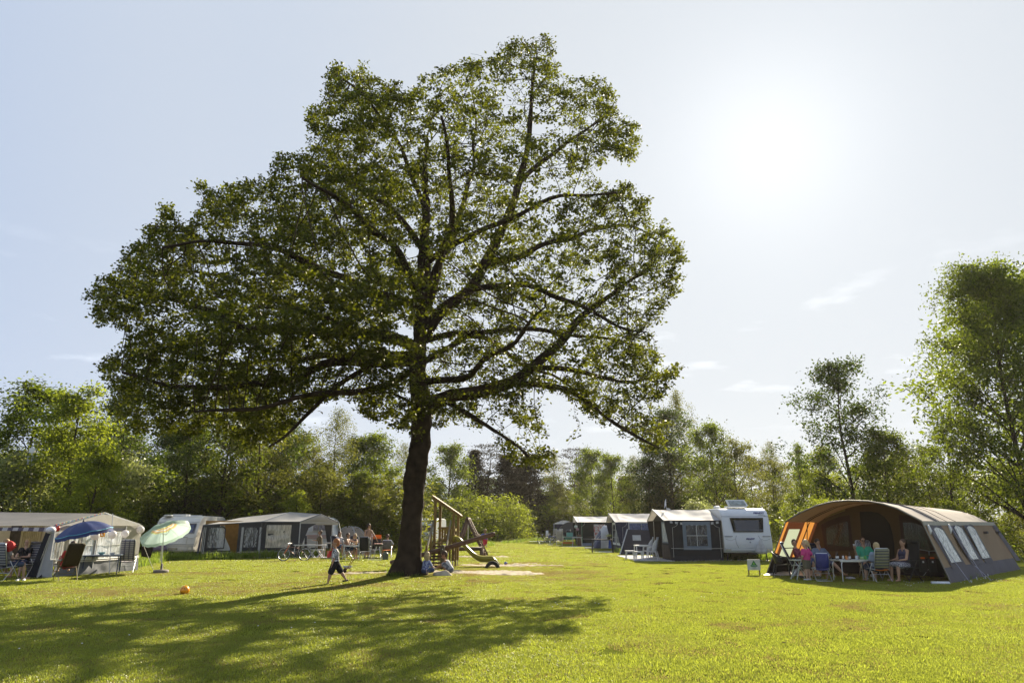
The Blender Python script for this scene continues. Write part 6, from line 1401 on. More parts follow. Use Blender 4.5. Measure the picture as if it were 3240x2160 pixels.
# --- campers behind the walking boy
bicycle('mountain bike with brown frame and orange fork, parked before the slate awning', G(929, 1774) , R(4), mat('bronze_frame', (.12, .05, .03), .35, .4), .335, R(-6), forkm=mat('orange_fork', (.55, .12, .02), .4))
WPL = mat('white_plastic', (.68, .69, .70), .4, var=.05)
table('long white folding table in front of the canopy, nearer one', gx(983, 40.4), R(3), 1.75, .55, .70, WPL, WPL, 0, .022)
table('white folding table under the canopy, farther one', gx(1035, 42.0), R(0), 1.3, .6, .78, WPL, WPL, 0, .022)
for (x, Y, l) in ((990, 39.9, 'white folding stool left of the child in brown'), (1016, 39.7, 'white folding stool at the feet of the child in brown')):
    t = thing('folding_stool', l, 'stool', gx(x, Y)); MB().box((0, 0, .44), (.36, .34, .03)).build('seat', WPL, t)
    for s in (-1, 1): MB().bar((-.16, s * .15, .43), (.18, s * .15, 0), .03).build('leg', WPL, t); MB().bar((.16, s * .12, .43), (-.18, s * .12, 0), .03).build('leg', WPL, t)
    MB().bar((.18, -.15, .04), (.18, .15, .04), .08, .03).build('foot_bar', WPL, t)
mt = MB().box((0, 0, .012), (2.4, 1.6, .02)); one('ground_mat', mt, mat('grey_mat', (.20, .19, .19), .8, var=.2), 'grey mat spread on the grass under the canopy tables', 'mat', gx(998, 40.3), smooth=False)
chair('tall white padded chair back beside the canopy table', gx(952, 41.0), R(190), WPL, ALU, 10, bh=.7)
chair('grey folding chair beside the white tables', gx(968, 41.2), R(170), F_GRY, ALU, 12)
chair('black high back chair with empty back turned to the lawn, before the tattooed man', G(1153, 1771), R(180), F_BLK, ALU, 10, bh=.72)
chair('navy chair of the man with sunglasses', G(1100, 1766), R(100), F_NVY, ALU, 12, bh=.62)
chair('navy chair of the blonde woman with sunglasses', gx(1123, 40.6), R(20), F_NVY, ALU, 14, bh=.72)
chair('chair of the person in white behind the sunglasses man', gx(1072, 40.0), R(60), F_NVY, ALU, 14)
t = chair('navy padded recliner with an orange top panel, right of the tattooed man', gx(1190, 40.2), R(200), F_NVY, ALU, 12, bh=.72); MB().box((0, .46, 1.13), (.44, .04, .22)).build('top_panel', mat('orange_panel', (.75, .22, .03), .6, trans=.3), t)
t = chair('grey chair of the seated man in the grey shirt, seen from behind', G(1222, 1764), R(188), mat('mauve_grey_cloth', (.16, .14, .16), .7), ALU, 12, mat('orange_panel'), bh=.5)
TM = table('camping table with drinks between the sunglasses man and the blonde woman', gx(1122, 38.9), R(5), 1.15, .75, .70, mat('pale_grey_top', (.42, .42, .44), .4), ALU)
for k, (x, y, h, m_) in enumerate(((-.25, .1, .16, 'white_cup'), (-.1, -.05, .14, 'pale_cup'), (.1, .12, .22, 'juice'), (.28, -.1, .12, 'white_cup'))):
    one('cup', MB().lathe([(.028, 0), (.036, h), (.03, h), (.02, .01)], n=10), mat(m_, {'white_cup': (.7, .7, .7), 'pale_cup': (.55, .6, .5), 'juice': (.6, .35, .1)}[m_], .4), ['white cup on the drinks table, leftmost', 'pale green cup on the drinks table', 'tall glass of orange juice on the drinks table', 'white cup at the right end of the drinks table'][k], 'cup', on(TM, .70, x, y))
t = thing('barbecue', 'black table grill with sausages on a grey tripod stand, beside the tattooed man', 'barbecue', G(1194, 1770))
MB().lathe([(.12, .68), (.24, .72), (.27, .79), (.25, .79), (.2, .74), (.02, .70)], n=20).build('bowl', BLACK, t, True); MB().box((0, 0, .795), (.46, .40, .012)).build('grate', BLACK, t)
for k in range(9): MB().tube([V3((-.18 + .045 * k, -.12 + .03 * (k % 3), .815)), V3((-.16 + .045 * k, .02 + .04 * (k % 3), .815))], .018, 6).build('sausage', mat('sausage', (.45, .10, .04), .4), t)
for k in range(4): a = R(45 + 90 * k); MB().tube([V3((.10 * math.cos(a), .10 * math.sin(a), .70)), V3((.30 * math.cos(a), .26 * math.sin(a), 0))], .014, 6).build('leg', ALU, t)
MB().tube([V3((.28, 0, .80)), V3((.46, 0, .82))], .02, 6).build('handle', BLACK, t)
one('tray', MB().box((0, 0, .03), (.62, .34, .05)), mat('blue_grey_tray', (.12, .14, .25), .5), 'blue grey tray lying on the grass under the barbecue', 'tray', G(1190, 1773), R(5), smooth=False)
t = thing('gas_bottle', 'olive green gas bottle standing on the lawn left of the oak', 'gas bottle', G(1219, 1772)); MB().lathe([(.14, 0), (.15, .03), (.15, .30), (.12, .38), (.05, .41), (.01, .41)], n=20).build('cylinder', mat('olive_gas_green', (.09, .11, .07), .45), t, True); MB().lathe([(.03, .40), (.03, .46), (.05, .47), (.05, .50), (.01, .5)], n=10).build('valve', BLACK, t, True)
t = thing('shopping_bag', 'red and tan shopping bag standing on the lawn behind the boy', 'bag', G(1046, 1764)); MB().lathe([(.18, 0), (.20, .02), (.24, .38), (.23, .38), (.16, .03), (.01, .03)], n=4, sc=(1, .6)).build('bag', blotch('red_tan_bag', (.60, .03, .03), (.45, .22, .12), 5, .55), t); MB().tube([V3((-.12, 0, .37)), V3((-.06, 0, .5)), V3((.06, 0, .5)), V3((.12, 0, .37))], .01, 5).build('handle', RED, t)
tag(MB().box((0, 0, .12), (.36, .3, .24)).build('crate', mat('dark_crate', (.05, .05, .07), .6)), 'dark crate on the grass behind the washing line', 'crate').location = gx(1229, 47)
t = thing('washing_line', 'washing line strung between the grill and the dark awning', 'washing line', gx(1230, 50), world=True)
WA = at(1196, 1667, 50); WB = at(1262, 1661, 50); MB().tube([WA, WA.lerp(WB, .5) - V3((0, 0, .08)), WB], .008, 4).build('cord', ROPE, t); MB().tube([V3((WA.x, 50, 0)), WA], .02, 5).build('post', POLE, t); MB().tube([V3((WB.x, 50, 0)), WB], .02, 5).build('post', POLE, t)
for (x0_, x1_, yb, m_, l) in ((1198, 1211, 1695, ('grey_towel', (.30, .26, .27)), 'grey towel at the left end of the washing line'), (1212, 1225, 1695, ('taupe_towel', (.26, .23, .23)), 'taupe towel second from the left on the washing line'), (1227, 1241, 1696, ('teal_towel', (.12, .26, .32)), 'teal towel on the washing line'), (1244, 1265, 1698, ('black_cloth', (.015, .013, .016)), 'large black cloth on the washing line next to the oak trunk')):
    a = at(x0_, 1667, 49.97); b = at(x1_, 1667, 49.97); c = at(x1_, yb, 49.97); d = at(x0_, yb, 49.97); o = MB().sheet(d, c, b, a, 8, 8, 0, .05, x0_).build('towel', mat(m_[0], m_[1], .9, trans=.15), None, True); tag(o, l, 'towel')

# --- playground
WD = mat('impregnated_wood', (.25, .165, .055), .75, var=.25, vs_=3, bump=.3, bs=30); WDR = mat('brown_log_wood', (.11, .06, .038), .7, var=.3, vs_=3, bump=.3); WDL = mat('pale_shingle_wood', (.36, .24, .14), .75, var=.3, vs_=5); YEL = mat('yellow_slide_plastic', (.36, .32, .04), .3, var=.06, coat=.4)
tb = gx(1411, 31.6); t = thing('play_tower', 'wooden play tower with a sloping plank roof, steps and yellow slide, right of the oak', 'play tower', tb, world=True); X0 = tb.x; Y0 = 31.6
def zp(py, Y=31.6): return at(1411, py, Y).z
xL = at(1378, 1700, Y0).x; xR = at(1440, 1700, Y0).x
zl = at(1372, 1570, Y0).z; zr_ = at(1450, 1627, Y0).z
for (x, y, zt_) in ((xL, Y0 - .42, zl - .12), (xL + .14, Y0 + .45, zl - .25), (xR - .05, Y0 - .42, zr_ + .02), (xR + .09, Y0 + .45, zr_ - .08)): MB().box((x, y, zt_ / 2 + .12), (.115, .115, zt_ - .24)).build('post', WD, t); MB().box((x, y, .12), (.05, .05, .28)).build('steel_foot', ALU, t)
ra_ = V3((xL - .14, 0, zl)); rb_ = V3((xR + .26, 0, zr_ - .05)); n = 14
for k in range(n):
    a = ra_.lerp(rb_, k / n); b = ra_.lerp(rb_, (k + 1.25) / n); a = V3((a.x, Y0, a.z + .035)); b = V3((b.x, Y0, b.z + .006)); MB().bar(a, b, 1.15, .024, (0, 0, 1)).build('roof_plank', WDL, t)
for y in (-.5, .5): MB().bar(V3((ra_.x, Y0 + y, ra_.z - .05)), V3((rb_.x, Y0 + y, rb_.z - .05)), .04, .10).build('rafter', WD, t)
pz = zp(1717)
for k in range(7): MB().box((xL + .05 + k * .14, Y0, pz), (.13, .95, .035)).build('deck_plank', WD, t)
# balustrade with slots at the back
for k in range(6): MB().box((xL + .26 + k * .115, Y0 + .47, pz + .38), (.095, .03, .62)).build('slat', WD, t)
for z in (pz + .12, pz + .64): MB().box((xL + .56, Y0 + .44, z), (.85, .035, .09)).build('rail', WD, t)
# right side climbing boards
for k, z in enumerate((.28, .62, .95, 1.28, 1.55)): MB().box((xR + .02, Y0, z), (.045, .85, .11)).build('climbing_board', mat('yellow_board', (.36, .30, .10), .6), t)
for (x, z) in ((xL - .02, pz + .55), (xL - .02, pz + .25)): MB().lathe([(.13, -.02), (.15, 0), (.13, .02)], (x, Y0 - .2, z), 18, Matrix.Rotation(R(90), 3, 'Y')).build('disc_panel', mat('yellow_disc', (.42, .40, .05), .5), t)
# steps towards the lawn
for k in range(7):
    f = (k + 1) / 7.6; z = pz * (1 - f); y = Y0 - .5 - .95 * f; MB().box((X0 - .16 - .10 * f, y, z), (.66, .16, .07)).build('step', WDR, t)
for s in (-1, 1):
    MB().bar((X0 - .14 + s * .34, Y0 - .48, pz - .03), (X0 - .28 + s * .36, Y0 - 1.5, .05), .05, .15).build('stringer', WD, t)
    MB().bar((X0 - .14 + s * .38, Y0 - .45, pz + .95), (X0 - .30 + s * .42, Y0 - 1.4, pz * .55), .045, .13).build('handrail', mat('grey_weathered_rail', (.26, .24, .20), .8), t)
    for f, hh in ((.2, 1.62), (.95, 1.12)): MB().box((X0 - .15 - .12 * f + s * .42, Y0 - .5 - .9 * f, hh / 2 * (1 - .18 * f)), (.09, .09, hh * (1 - .18 * f))).build('rail_post', WD, t)
    MB().box((X0 - .02 + s * .30 + .2, Y0 - .5, .62), (.07, .07, 1.2)).build('rail_post', WD, t)
# slide
SP = [(1434, 1706), (1448, 1707), (1461, 1715), (1480, 1738), (1500, 1757), (1520, 1768), (1545, 1769), (1558, 1769), (1568, 1777), (1580, 1792)]
sc_ = spline([at(x, y, Y0 - .2 - i * .06) for i, (x, y) in enumerate(SP)], .1); sm = MB()
w_ = .27; prof = [(-w_ - .04, .13), (-w_, .16), (-w_ + .03, .03), (-.12, -.03), (.12, -.03), (w_ - .03, .03), (w_, .16), (w_ + .04, .13), (w_ - .0, -.07), (0, -.12), (-w_, -.07)]; npf = len(prof)
for p in sc_: sm.v += [V3((p.x + 0, p.y + a_, p.z + b_)) for a_, b_ in prof]
sm.f += [(i * npf + j, i * npf + (j + 1) % npf, (i + 1) * npf + (j + 1) % npf, (i + 1) * npf + j) for i in range(len(sc_) - 1) for j in range(npf)]; sm.build('slide', YEL, t, True)
sw = thing('seesaw', 'long brown log seesaw slanting up to the right in front of the play tower', 'seesaw', gx(1403, 28.8), world=True)
MB().tube([at(1235, 1780, 28.8), at(1237, 1779, 28.8), at(1320, 1759, 28.8), at(1403, 1736, 28.8), at(1560, 1689, 28.8), at(1567, 1687, 28.8)], [.06, .09, .092, .095, .088, .05], 18).build('log', WDR, sw, True)
pp = gx(1403, 28.8); MB().tube([pp + V3((0, -.14, 0)), pp + V3((0, -.14, .85)), pp + V3((0, -.14, .93)), pp + V3((0, -.14, .965))], [.09, .09, .075, .03], 14).build('post', mat('grey_brown_post', (.10, .085, .05), .8), sw, True); MB().tube([pp + V3((0, -.26, .80)), pp + V3((0, .15, .80))], .02, 8).build('axle', ALU, sw)
MB().tube([pp + V3((0, .14, 0)), pp + V3((0, .14, .93))], .08, 12).build('post', mat('grey_brown_post'), sw, True)
fr = thing('swing_frame', 'brown log A-frame of the swing with shingled leg behind the seesaw', 'swing', gx(1480, 41.5), world=True); apx = at(1478, 1640, 41.5)
MB().tube([V3((at(1436, 1700, 41.5).x, 41.3, 0)), apx], .085, 10).build('leg', WDR, fr, True)
lg1 = V3((at(1538, 1700, 41.5).x, 41.0, .0)); MB().tube([lg1, apx + V3((0, -.1, 0))], .085, 10).build('leg', WDR, fr, True)
for k in range(13): a = lg1.lerp(apx, (k + .3) / 13.4) + V3((.07, -.08, .05)); MB().box(a, (.13, .16, .03), M=Matrix.Rotation(R(30 if k % 2 else 38), 3, 'Y')).build('shingle', WDL, fr)
lg2 = V3((lg1.x, 43.6, 0)); ap2 = apx + V3((0, 2.2, 0)); MB().tube([apx + V3((0, -.3, 0)), ap2 + V3((0, .3, 0))], .08, 10).build('beam', WDR, fr, True); MB().tube([lg2, ap2], .08, 8).build('leg', WDR, fr, True); MB().tube([V3((at(1436, 1700, 41.5).x, 43.6, 0)), ap2], .08, 8).build('leg', WDR, fr, True)
for y in (.9, 1.35): MB().tube([apx + V3((0, y, 0)), V3((apx.x, apx.y + y, .45))], .012, 5).build('rope', ROPE, fr)
MB().box((apx.x, apx.y + 1.12, .43), (.2, .5, .04)).build('swing_seat', BLACK, fr)
bb_ = thing('balance_beam', 'horizontal log beam on short posts behind the slide', 'beam', gx(1490, 38), world=True); a = at(1440, 1736, 38); b = at(1524, 1735, 38)
MB().tube([a, b], .10, 12).build('log', WDR, bb_, True)
for p in (a, b): MB().tube([V3((p.x, p.y, 0)), p - V3((0, 0, .05))], .10, 12).build('post', WDR, bb_, True)
p = G(1558, 1797); ty = MB(); nq = 20
for i in range(nq + 1): pass
ty.tube([V3((.24 * math.cos(math.pi * i / nq), 0, .24 * math.sin(math.pi * i / nq) - .02)) for i in range(nq + 1)], .075, 12); one('tyre', ty, RUB, 'half buried black tyre at the foot of the slide', 'tyre', p)
t = thing('ball', 'small blue and orange ball in the sand right of the slide', 'ball', G(1600, 1788) + V3((0, 0, .02))); MB().ball((0, 0, .075), .075, 18, 12).build('shell', blotch('blue_orange_ball', (.10, .14, .40), (.6, .25, .03), 9, .6), t, True)
t = thing('bucket', 'orange toy bucket lying half behind the left foot of the oak', 'toy', G(1235, 1816)); MB().lathe([(.06, 0), (.09, .17), (.095, .17), (.08, .17), (.05, .01)], n=16, M=Matrix.Rotation(R(25), 3, 'Y')).build('pail', mat('orange_toy', (.75, .14, .03), .4), t, True)
t = thing('toy_wheelbarrow', 'small toy wheelbarrow with wooden handles behind the walking boy', 'toy', G(1098, 1812)); WH = mat('red_brown_handle', (.22, .09, .03), .5)
MB().lathe([(.10, .16), (.17, .26), (.165, .26), (.09, .18), (.01, .18)], n=14, sc=(1.1, .8)).build('tray', mat('pale_tin', (.42, .45, .46), .35, .3), t, True); wheel(t, (-.10, -.0, .08), .08, .04, 'y')
for s in (-1, 1): MB().tube([V3((-.1, s * .07, .08)), V3((.05, s * .10, .2)), V3((.12, s * .12, .36)), V3((.20 + s * .02, s * .13, .50))], .014, 6).ball((.205 + s * .02, s * .13, .51), .028).build('handle', WH, t, True)
for s in (-1, 1): MB().tube([V3((.08, s * .1, .2)), V3((.12, s * .1, 0))], .01, 5).build('leg', WH, t)
sh_ = MB().ball((0, 0, 0), (.31, .26, .15), 26, 14)
for v in sh_.v: v += noise.noise_vector(v * 5) * .06
one('sand_heap', sh_, SANDM, 'rounded heap of sand between the two digging children', 'sand heap', G(1400, 1822) + V3((0, 0, .03)))

# --- antenna among the trees
t = thing('antenna_mast', 'white wireless antenna boxes on a thin mast among the left trees', 'antenna', gx(102, 40), world=True); b = gx(102, 40); MB().tube([b, at(102, 1412, 40)], .035, 8).build('mast', POLE, t)
MB().box(at(103, 1425, 40), (.33, .14, .27)).build('box', WHITE, t); MB().box(at(91, 1455, 40), (.17, .08, .48)).build('panel_antenna', LGREY, t); MB().box(at(107, 1457, 40), (.16, .08, .52)).build('panel_antenna', LGREY, t)

# --- sign board with the green tent emblem
sp_1 = G(2388, 1821); t = thing('sign_board', 'small white sign board with a green tent emblem on two wooden posts', 'sign', sp_1, R(-5)); SW = at(2409, 1790, 25.4).x - at(2369, 1790, 25.4).x; zb_ = .20; zt_ = .56
MB().box((0, 0, (zb_ + zt_) / 2), (SW, .025, zt_ - zb_)).build('board', mat('white_board', (.60, .62, .55), .5), t)
for s in (-1, 1): MB().box((s * (SW / 2 - .035), .03, .24), (.045, .04, .52)).build('post', WD, t)
GR = mat('sign_green', (.02, .20, .05), .5); GL = mat('sign_light_green', (.20, .48, .05), .5)
MB().add([(-.095, -.016, .36), (0, -.016, .535), (.105, -.016, .36), (.06, -.016, .36), (0, -.016, .47), (-.055, -.016, .36)], [(0, 1, 4, 5), (1, 2, 3, 4)]).build('emblem_tent', GR, t)
MB().add([(-.055, -.017, .36), (0, -.017, .47), (.06, -.017, .36)], [(0, 1, 2)]).build('emblem_tent_opening', GL, t)
MB().add([(.125 * math.cos(a / 20 * 6.283), -.019, .345 + .045 * math.sin(a / 20 * 6.283)) for a in range(20)], [tuple(range(20))]).build('emblem_oval', GR, t); txt('CAMPING', .042, WHITE, t, (0, -.022, .345), (R(90), 0, 0)); txt('camping.nl', .028, GREYL, t, (0, -.016, .255), (R(90), 0, 0))

# --- patio of pale slabs and white garden furniture beside the charcoal awning
t = thing('paved_terrace', 'terrace of pale concrete slabs in front of the charcoal awning', 'terrace', (6.5, 36.3, 0)); t['kind'] = 'structure'; del t['category']
sl_ = [MB().box((0, 0, 0), (.485, .485, .06)).build('paving_slab', mat('pale_concrete_slab', (.36, .36, .38), .85, var=.15, vs_=3), t)]
xa_ = at(2010, 1700, 36.3).x; k_ = 0
for i in range(4):
    for j in range(13):
        if i * .5 + xa_ > x0_ + 0.9 and False: continue
        o = sl_[0] if k_ == 0 else sl_[0].copy(); k_ += 1
        if k_ > 1: COL.objects.link(o); o.parent = t
        o.location = (xa_ - 6.5 + .15 + i * .5, .0 + j * .5, .005 + rng.uniform(-.004, .004)); o.rotation_euler = (rng.uniform(-.008, .008), rng.uniform(-.008, .008), rng.uniform(-.01, .01))
SPD = stripes('white_striped_cushion', [(.5, (.55, .56, .60)), (1, (.25, .27, .34))], 0, 9, 0, rough=.8)
plchair('white garden chair with striped cushion on the terrace, nearer one', (gx(2062, 37.3).x, 37.3, .03), R(-110), WPL, .62, pad=SPD); plchair('white garden chair with striped cushion on the terrace, farther one', (gx(2048, 38.2).x, 38.2, .03), R(-105), WPL, .62, pad=SPD)
def ptable(label, loc, L, Wd, H, m, rz=0, legm=None, splay=.02, lw_=.05):
    t = thing('garden_table', label, 'table', loc, rz); MB().box((0, 0, H - .015), (L, Wd, .03)).build('tabletop', m, t); MB().box((0, 0, H - .05), (L * .9, Wd * .9, .04)).build('apron', legm or m, t)
    for sx in (-1, 1):
        for sy in (-1, 1): MB().tube([V3((sx * (L / 2 - .05), sy * (Wd / 2 - .05), H - .04)), V3((sx * (L / 2 - .05 + splay), sy * (Wd / 2 - .05 + splay), 0))], [lw_ * .6, lw_ * .4], 6).build('leg', legm or m, t)
    return t
TW = ptable('white plastic garden table on the terrace', (gx(2030, 38.3).x, 38.3, .03), .80, .8, .70, WPL); ptable('low white side table, nearer one on the terrace', (gx(2018, 36.6).x, 36.6, .03), .42, .42, .44, WPL); ptable('low white side table at the left end of the terrace', (gx(1991, 37.6).x, 37.6, .03), .48, .42, .44, WPL)
BT = ptable('dark bar height table with a potted plant, in front of the igloo tent', (gx(1905, 47.5).x, 47.5, 0), 1.36, .7, .88, mat('dark_table', (.025, .022, .03), .35), R(-4), None, .06, .07)
t = thing('potted_plant', 'potted heather on the dark bar table', 'plant', V3(BT.location) + V3((.45, -.05, .88))); MB().lathe([(.10, 0), (.15, .14), (.14, .14), (.02, .02)], n=14).build('pot', BLACK, t, True)
V, F = leaves_np(np.array([.0, .0, .2]) + nr.normal(size=(260, 3)) * np.array([.09, .09, .05]), .05); npmesh('leaves', V, F, LM['dk'], t)['kind'] = 'stuff'
one('ground_mat', MB().box((0, 0, .015), (1.6, .9, .03)), mat('white_groundsheet'), 'white mat on the grass below the dark bar table', 'mat', (gx(1900, 48.6).x, 48.6, 0), smooth=False)

# --- lanterns, far furniture and bicycles down the row
def lant(px, py, Y, r, m, label):
    t = thing('paper_lantern', label, 'lantern', at(px, py, Y)); MB().ball((0, 0, 0), (r, r, r * .9), 14, 10).build('shade', m, t, True); MB().tube([V3((0, 0, r * .9)), V3((0, 0, r * .9 + .3))], .008, 4).build('string', ROPE, t)
lant(1822, 1665.5, 62.6, .155, mat('white_lantern', (.6, .66, .6), .7, trans=.4), 'pale green paper lantern at the corner of the black awning'); lant(1827, 1674, 62.4, .14, mat('pink_lantern', (.50, .33, .36), .7, trans=.4), 'dusty pink paper lantern below the pale green one')
for (px, py, c, l) in ((1624, 1653, 'white_lantern', 'small white lantern on the far frame tent'), (1647, 1657.5, None, 'small green lantern on the far frame tent'), (1656.5, 1659, 'rl', 'small red lantern on the far frame tent')):
    lant(px, py, 106, .17, mat(c or 'green_lantern', {'white_lantern': 0, None: (.25, .6, .1), 'rl': (.7, .12, .12)}[c] or (.25, .6, .1), .6, trans=.4), l)
chair('beige striped deck chair seen from behind, in front of the black awning', gx(1770, 64), R(175), F_BGE, POLE, 8, bh=.85)
chair('beige canvas chair left of the far teal table', gx(1757, 78), R(180), F_BGE, POLE, 8, bh=.8); chair('pale canvas chair in the middle of the far group', gx(1774, 79), R(180), CRM, POLE, 8, bh=.8)
chair('far pale recliner standing alone before the wood', gx(1693, 100), R(-60), LGREY, POLE, 25, bh=.8); chair('grey chair with towel at the far dark panels', gx(1800, 76), R(170), F_BLK, POLE, 8)
TEAL = mat('teal_enamel', (.13, .36, .33), .5)
t = table('teal camping kitchen table of the third awning', gx(1803, 64.5), R(0), 1.5, .6, .78, TEAL, POLE); MB().box((0, .1, .95), (.55, .35, .36)).build('cupboard', TEAL, t); MB().lathe([(.45, .52), (.40, .60), (.6, .78), (.5, .78), (.1, .55)], (0, 0, 0), 20, None, (1.1, .3)).build('hanging_cloth', TEAL, t)
one('tray', MB().box((0, 0, .22), (1.0, .35, .16)), mat('orange_tub', (.75, .22, .02), .5), 'orange tub standing under the teal table', 'tub', gx(1798, 64.8), smooth=False)
table('grey folding table right of the teal table', gx(1826, 61.5), R(0), .9, .6, .80, LGREY, POLE); one('ground_mat', MB().box((0, 0, .02), (1.8, 1.0, .03)), mat('white_groundsheet'), 'white mat before the entrance of the black awning', 'mat', gx(1815, 60.5), smooth=False)
t = thing('folded_crates', 'stack of brown camping crates at the entrance of the black awning', 'crates', gx(1833, 62)); MB().box((0, 0, .5), (.35, .4, 1.0)).build('crate', mat('brown_crate', (.12, .07, .05), .7), t)
for k, (px, l) in enumerate(((1787, 'dark cool box left of the far grey tunnel tent'), (1795, 'dark windbreak panel before the far tunnel tent'))): one('cool_box', MB().box((0, 0, .4), (.9 - k * .2, .5, .8)), NAVY, l, 'box', gx(px, 82), smooth=False)
t = thing('lamp_post', 'low pole with a small white lamp and a square foot on the far lawn', 'lamp', gx(1741, 65)); MB().tube([V3((0, 0, 0)), V3((0, 0, 1.1))], .018, 6).build('post', mat('teal_post', (.08, .2, .22), .5), t); MB().box((0, 0, .04), (.42, .3, .07)).build('foot', LGREY, t); MB().ball((-.05, 0, .32), .06).build('lamp', WHITE, t, True)
BF = mat('black_frame', (.02, .02, .022), .4); UF = mat('blue_frame', (.04, .09, .40), .4)
bicycle('black bicycle with a white towel on its saddle, on the far lawn', gx(1728, 68), R(5), BF, .35, 0); bicycle('blue bicycle right of the black one on the far lawn', gx(1748, 70), R(-4), UF, .35, 0); bicycle('small bicycle seen end on at the far lawn', gx(1697, 82), R(80), BF, .34, 0)
bicycle('bicycle leaning at the far frame tent', gx(1606, 98), R(25), BF, .35, 0); bicycle('second bicycle by the hedge of the far frame tent', gx(1600, 95), R(40), BF, .35, 0)
one('towel', MB().sheet((-.15, 0, 0), (.15, 0, 0), (.12, .05, .5), (-.1, .05, .5), 6, 6, .1, .06), WHITE, 'white towel hung on the black far bicycle', 'towel', gx(1731, 68) + V3((0, -.1, .75)))
one('playmat', MB().box((0, 0, .015), (2.2, .8, .02)), mat('pale_blue_mat', (.35, .5, .55), .8), 'pale blue mat on the far lawn between the bicycles', 'mat', gx(1708, 76), smooth=False)
table('small far table with a green bottle beside the frame tent', gx(1668, 104), 0, 1.0, .6, .7, mat('green_table', (.18, .25, .10), .6), mat('green_table'))

# --- bicycles inside the big tent, table and what stands on it
bicycle('dark bicycle inside the big tent, left one', G(2926, 1822) + V3((0, .4, .02)), R(62), BF, .35, R(4)); bicycle('dark bicycle inside the big tent, right one', G(2962, 1828) + V3((0, .3, .02)), R(60), BF, .35, R(4))
for (x, l) in ((2919, 'orange pannier strap on the left tent bicycle'), (2949, 'orange pannier strap on the right tent bicycle')):
    t = thing('pannier', l, 'pannier', at(x, 1764, 22.9)); MB().box((0, 0, 0), (.13, .04, .05)).build('strap', mat('orange_reflector', (.9, .16, .02), .4), t); MB().box((0, .05, -.24), (.22, .10, .38)).build('bag', BLACK, t); MB().box((0, -.005, -.12), (.05, .02, .06)).build('patch', WHITE, t)
plchair('black plastic armchair at the left corner of the big tent', G(2478, 1822), R(60), BLACK, .40)
chair('grey padded recliner of the man in maroon', gx(2520, 24.3), R(62), F_GRY, ALU, 24, bh=.78)
chair('dark chair of the man in the blue grey shirt', gx(2592, 24.8), R(8), F_NVY, ALU, 20, bh=.7); chair('white striped chair of the man in the green polo', gx(2738, 24.6), R(-8), F_WST, ALU, 12, bh=.78)
chair('royal blue low folding chair seen from behind, in front of the table', G(2601, 1836), R(172), F_BLU, ALU, 8, bh=.46, arms=False, pad=False, sh=.36, w=.42)
chair('olive and navy striped chair seen from behind with a blond head above it', G(2783, 1840), R(186), F_OLV, ALU, 12, mat('orange_panel'), bh=.62, sh=.38)
chair('dark high back chair of the woman at the right of the table', gx(2857, 22.9), R(-75), F_BLK, BLACK, 12, bh=.80)
TT = table('white camping table laden with bottles and cans under the big tent', gx(2684, 23.2), R(3), 1.12, .66, .66, mat('cream_top', (.55, .54, .50), .4), ALU, .02); TT.name = 'folding_table'
GB = mat('brown_bottle_glass', (.03, .012, .005), .08); CANS = [mat('silver_can', (.55, .55, .56), .25, .7), mat('green_can', (.12, .45, .10), .3, .3), mat('orange_can', (.6, .22, .05), .3)]
def bottle(x, y, l, m=GB): t = thing('bottle', l, 'bottle', on(TT, .66, x, y)); MB().lathe([(.029, 0), (.03, .13), (.012, .19), (.012, .235), (.003, .236)], n=12).build('glass', m, t, True); MB().lathe([(.0305, .04), (.0308, .10), (.03, .101), (.03, .039)], n=12).build('label', WHITE, t)
bottle(-.42, .1, 'brown beer bottle at the left end of the white camping table'); bottle(-.35, .15, 'brown beer bottle second from left on the white table'); bottle(-.02, .02, 'brown beer bottle with white label in the middle of the white table'); bottle(.05, .16, 'brown beer bottle behind the middle one')
for k, (x, y, m_, l) in enumerate(((-.28, -.05, 0, 'silver can left of the snack box'), (.14, -.08, 0, 'pale cup with printed pattern on the white table'), (.23, .0, 0, 'white can right of the printed cup'), (.44, -.08, 1, 'bright green can at the right end of the table'), (-.2, -.1, 2, 'orange and white carton on the white table'))):
    t = thing('can', l, 'can', on(TT, .66, x, y)); MB().lathe([(.028, 0), (.034, .01), (.034, .115), (.028, .125), (.003, .123)], n=14).build('can', CANS[m_] if k != 1 else blotch('printed_cup', (.65, .65, .65), (.15, .35, .4), 30, .55), t, True)
t = thing('glass_bowl', 'clear glass bowl with snacks on the white table', 'bowl', on(TT, .66, -.12, -.05)); MB().lathe([(.06, 0), (.08, .075), (.078, .075), (.05, .01)], n=14).build('bowl', PVC, t, True); MB().ball((0, 0, .035), (.06, .06, .03)).build('snacks', mat('snacks', (.5, .25, .08), .7), t, True)
t = thing('tub', 'pale green tub beside the green can', 'tub', on(TT, .66, .35, -.03)); MB().lathe([(.05, 0), (.06, .09), (.055, .09), (.01, .02)], n=12).build('pot', mat('pale_green_tub', (.35, .55, .25), .5), t, True)
t = thing('ball', 'dark grey ball lying under the recliner of the man in maroon', 'ball', G(2518, 1822)); MB().ball((0, 0, .12), .12).build('shell', GREYL, t, True)
t = thing('small_table', 'small olive folding side table left of the girl in pink', 'table', gx(2521, 23.7), R(10)); MB().box((0, 0, .62), (.5, .4, .03)).build('tabletop', mat('pale_green_top', (.42, .45, .40), .5), t)
for sx in (-1, 1):
    for sy in (-1, 1): MB().tube([V3((sx * .05, sy * .16, .6)), V3((sx * .26, sy * .17, 0))], .016, 6).build('leg', mat('pale_leg', (.42, .46, .38), .5), t)
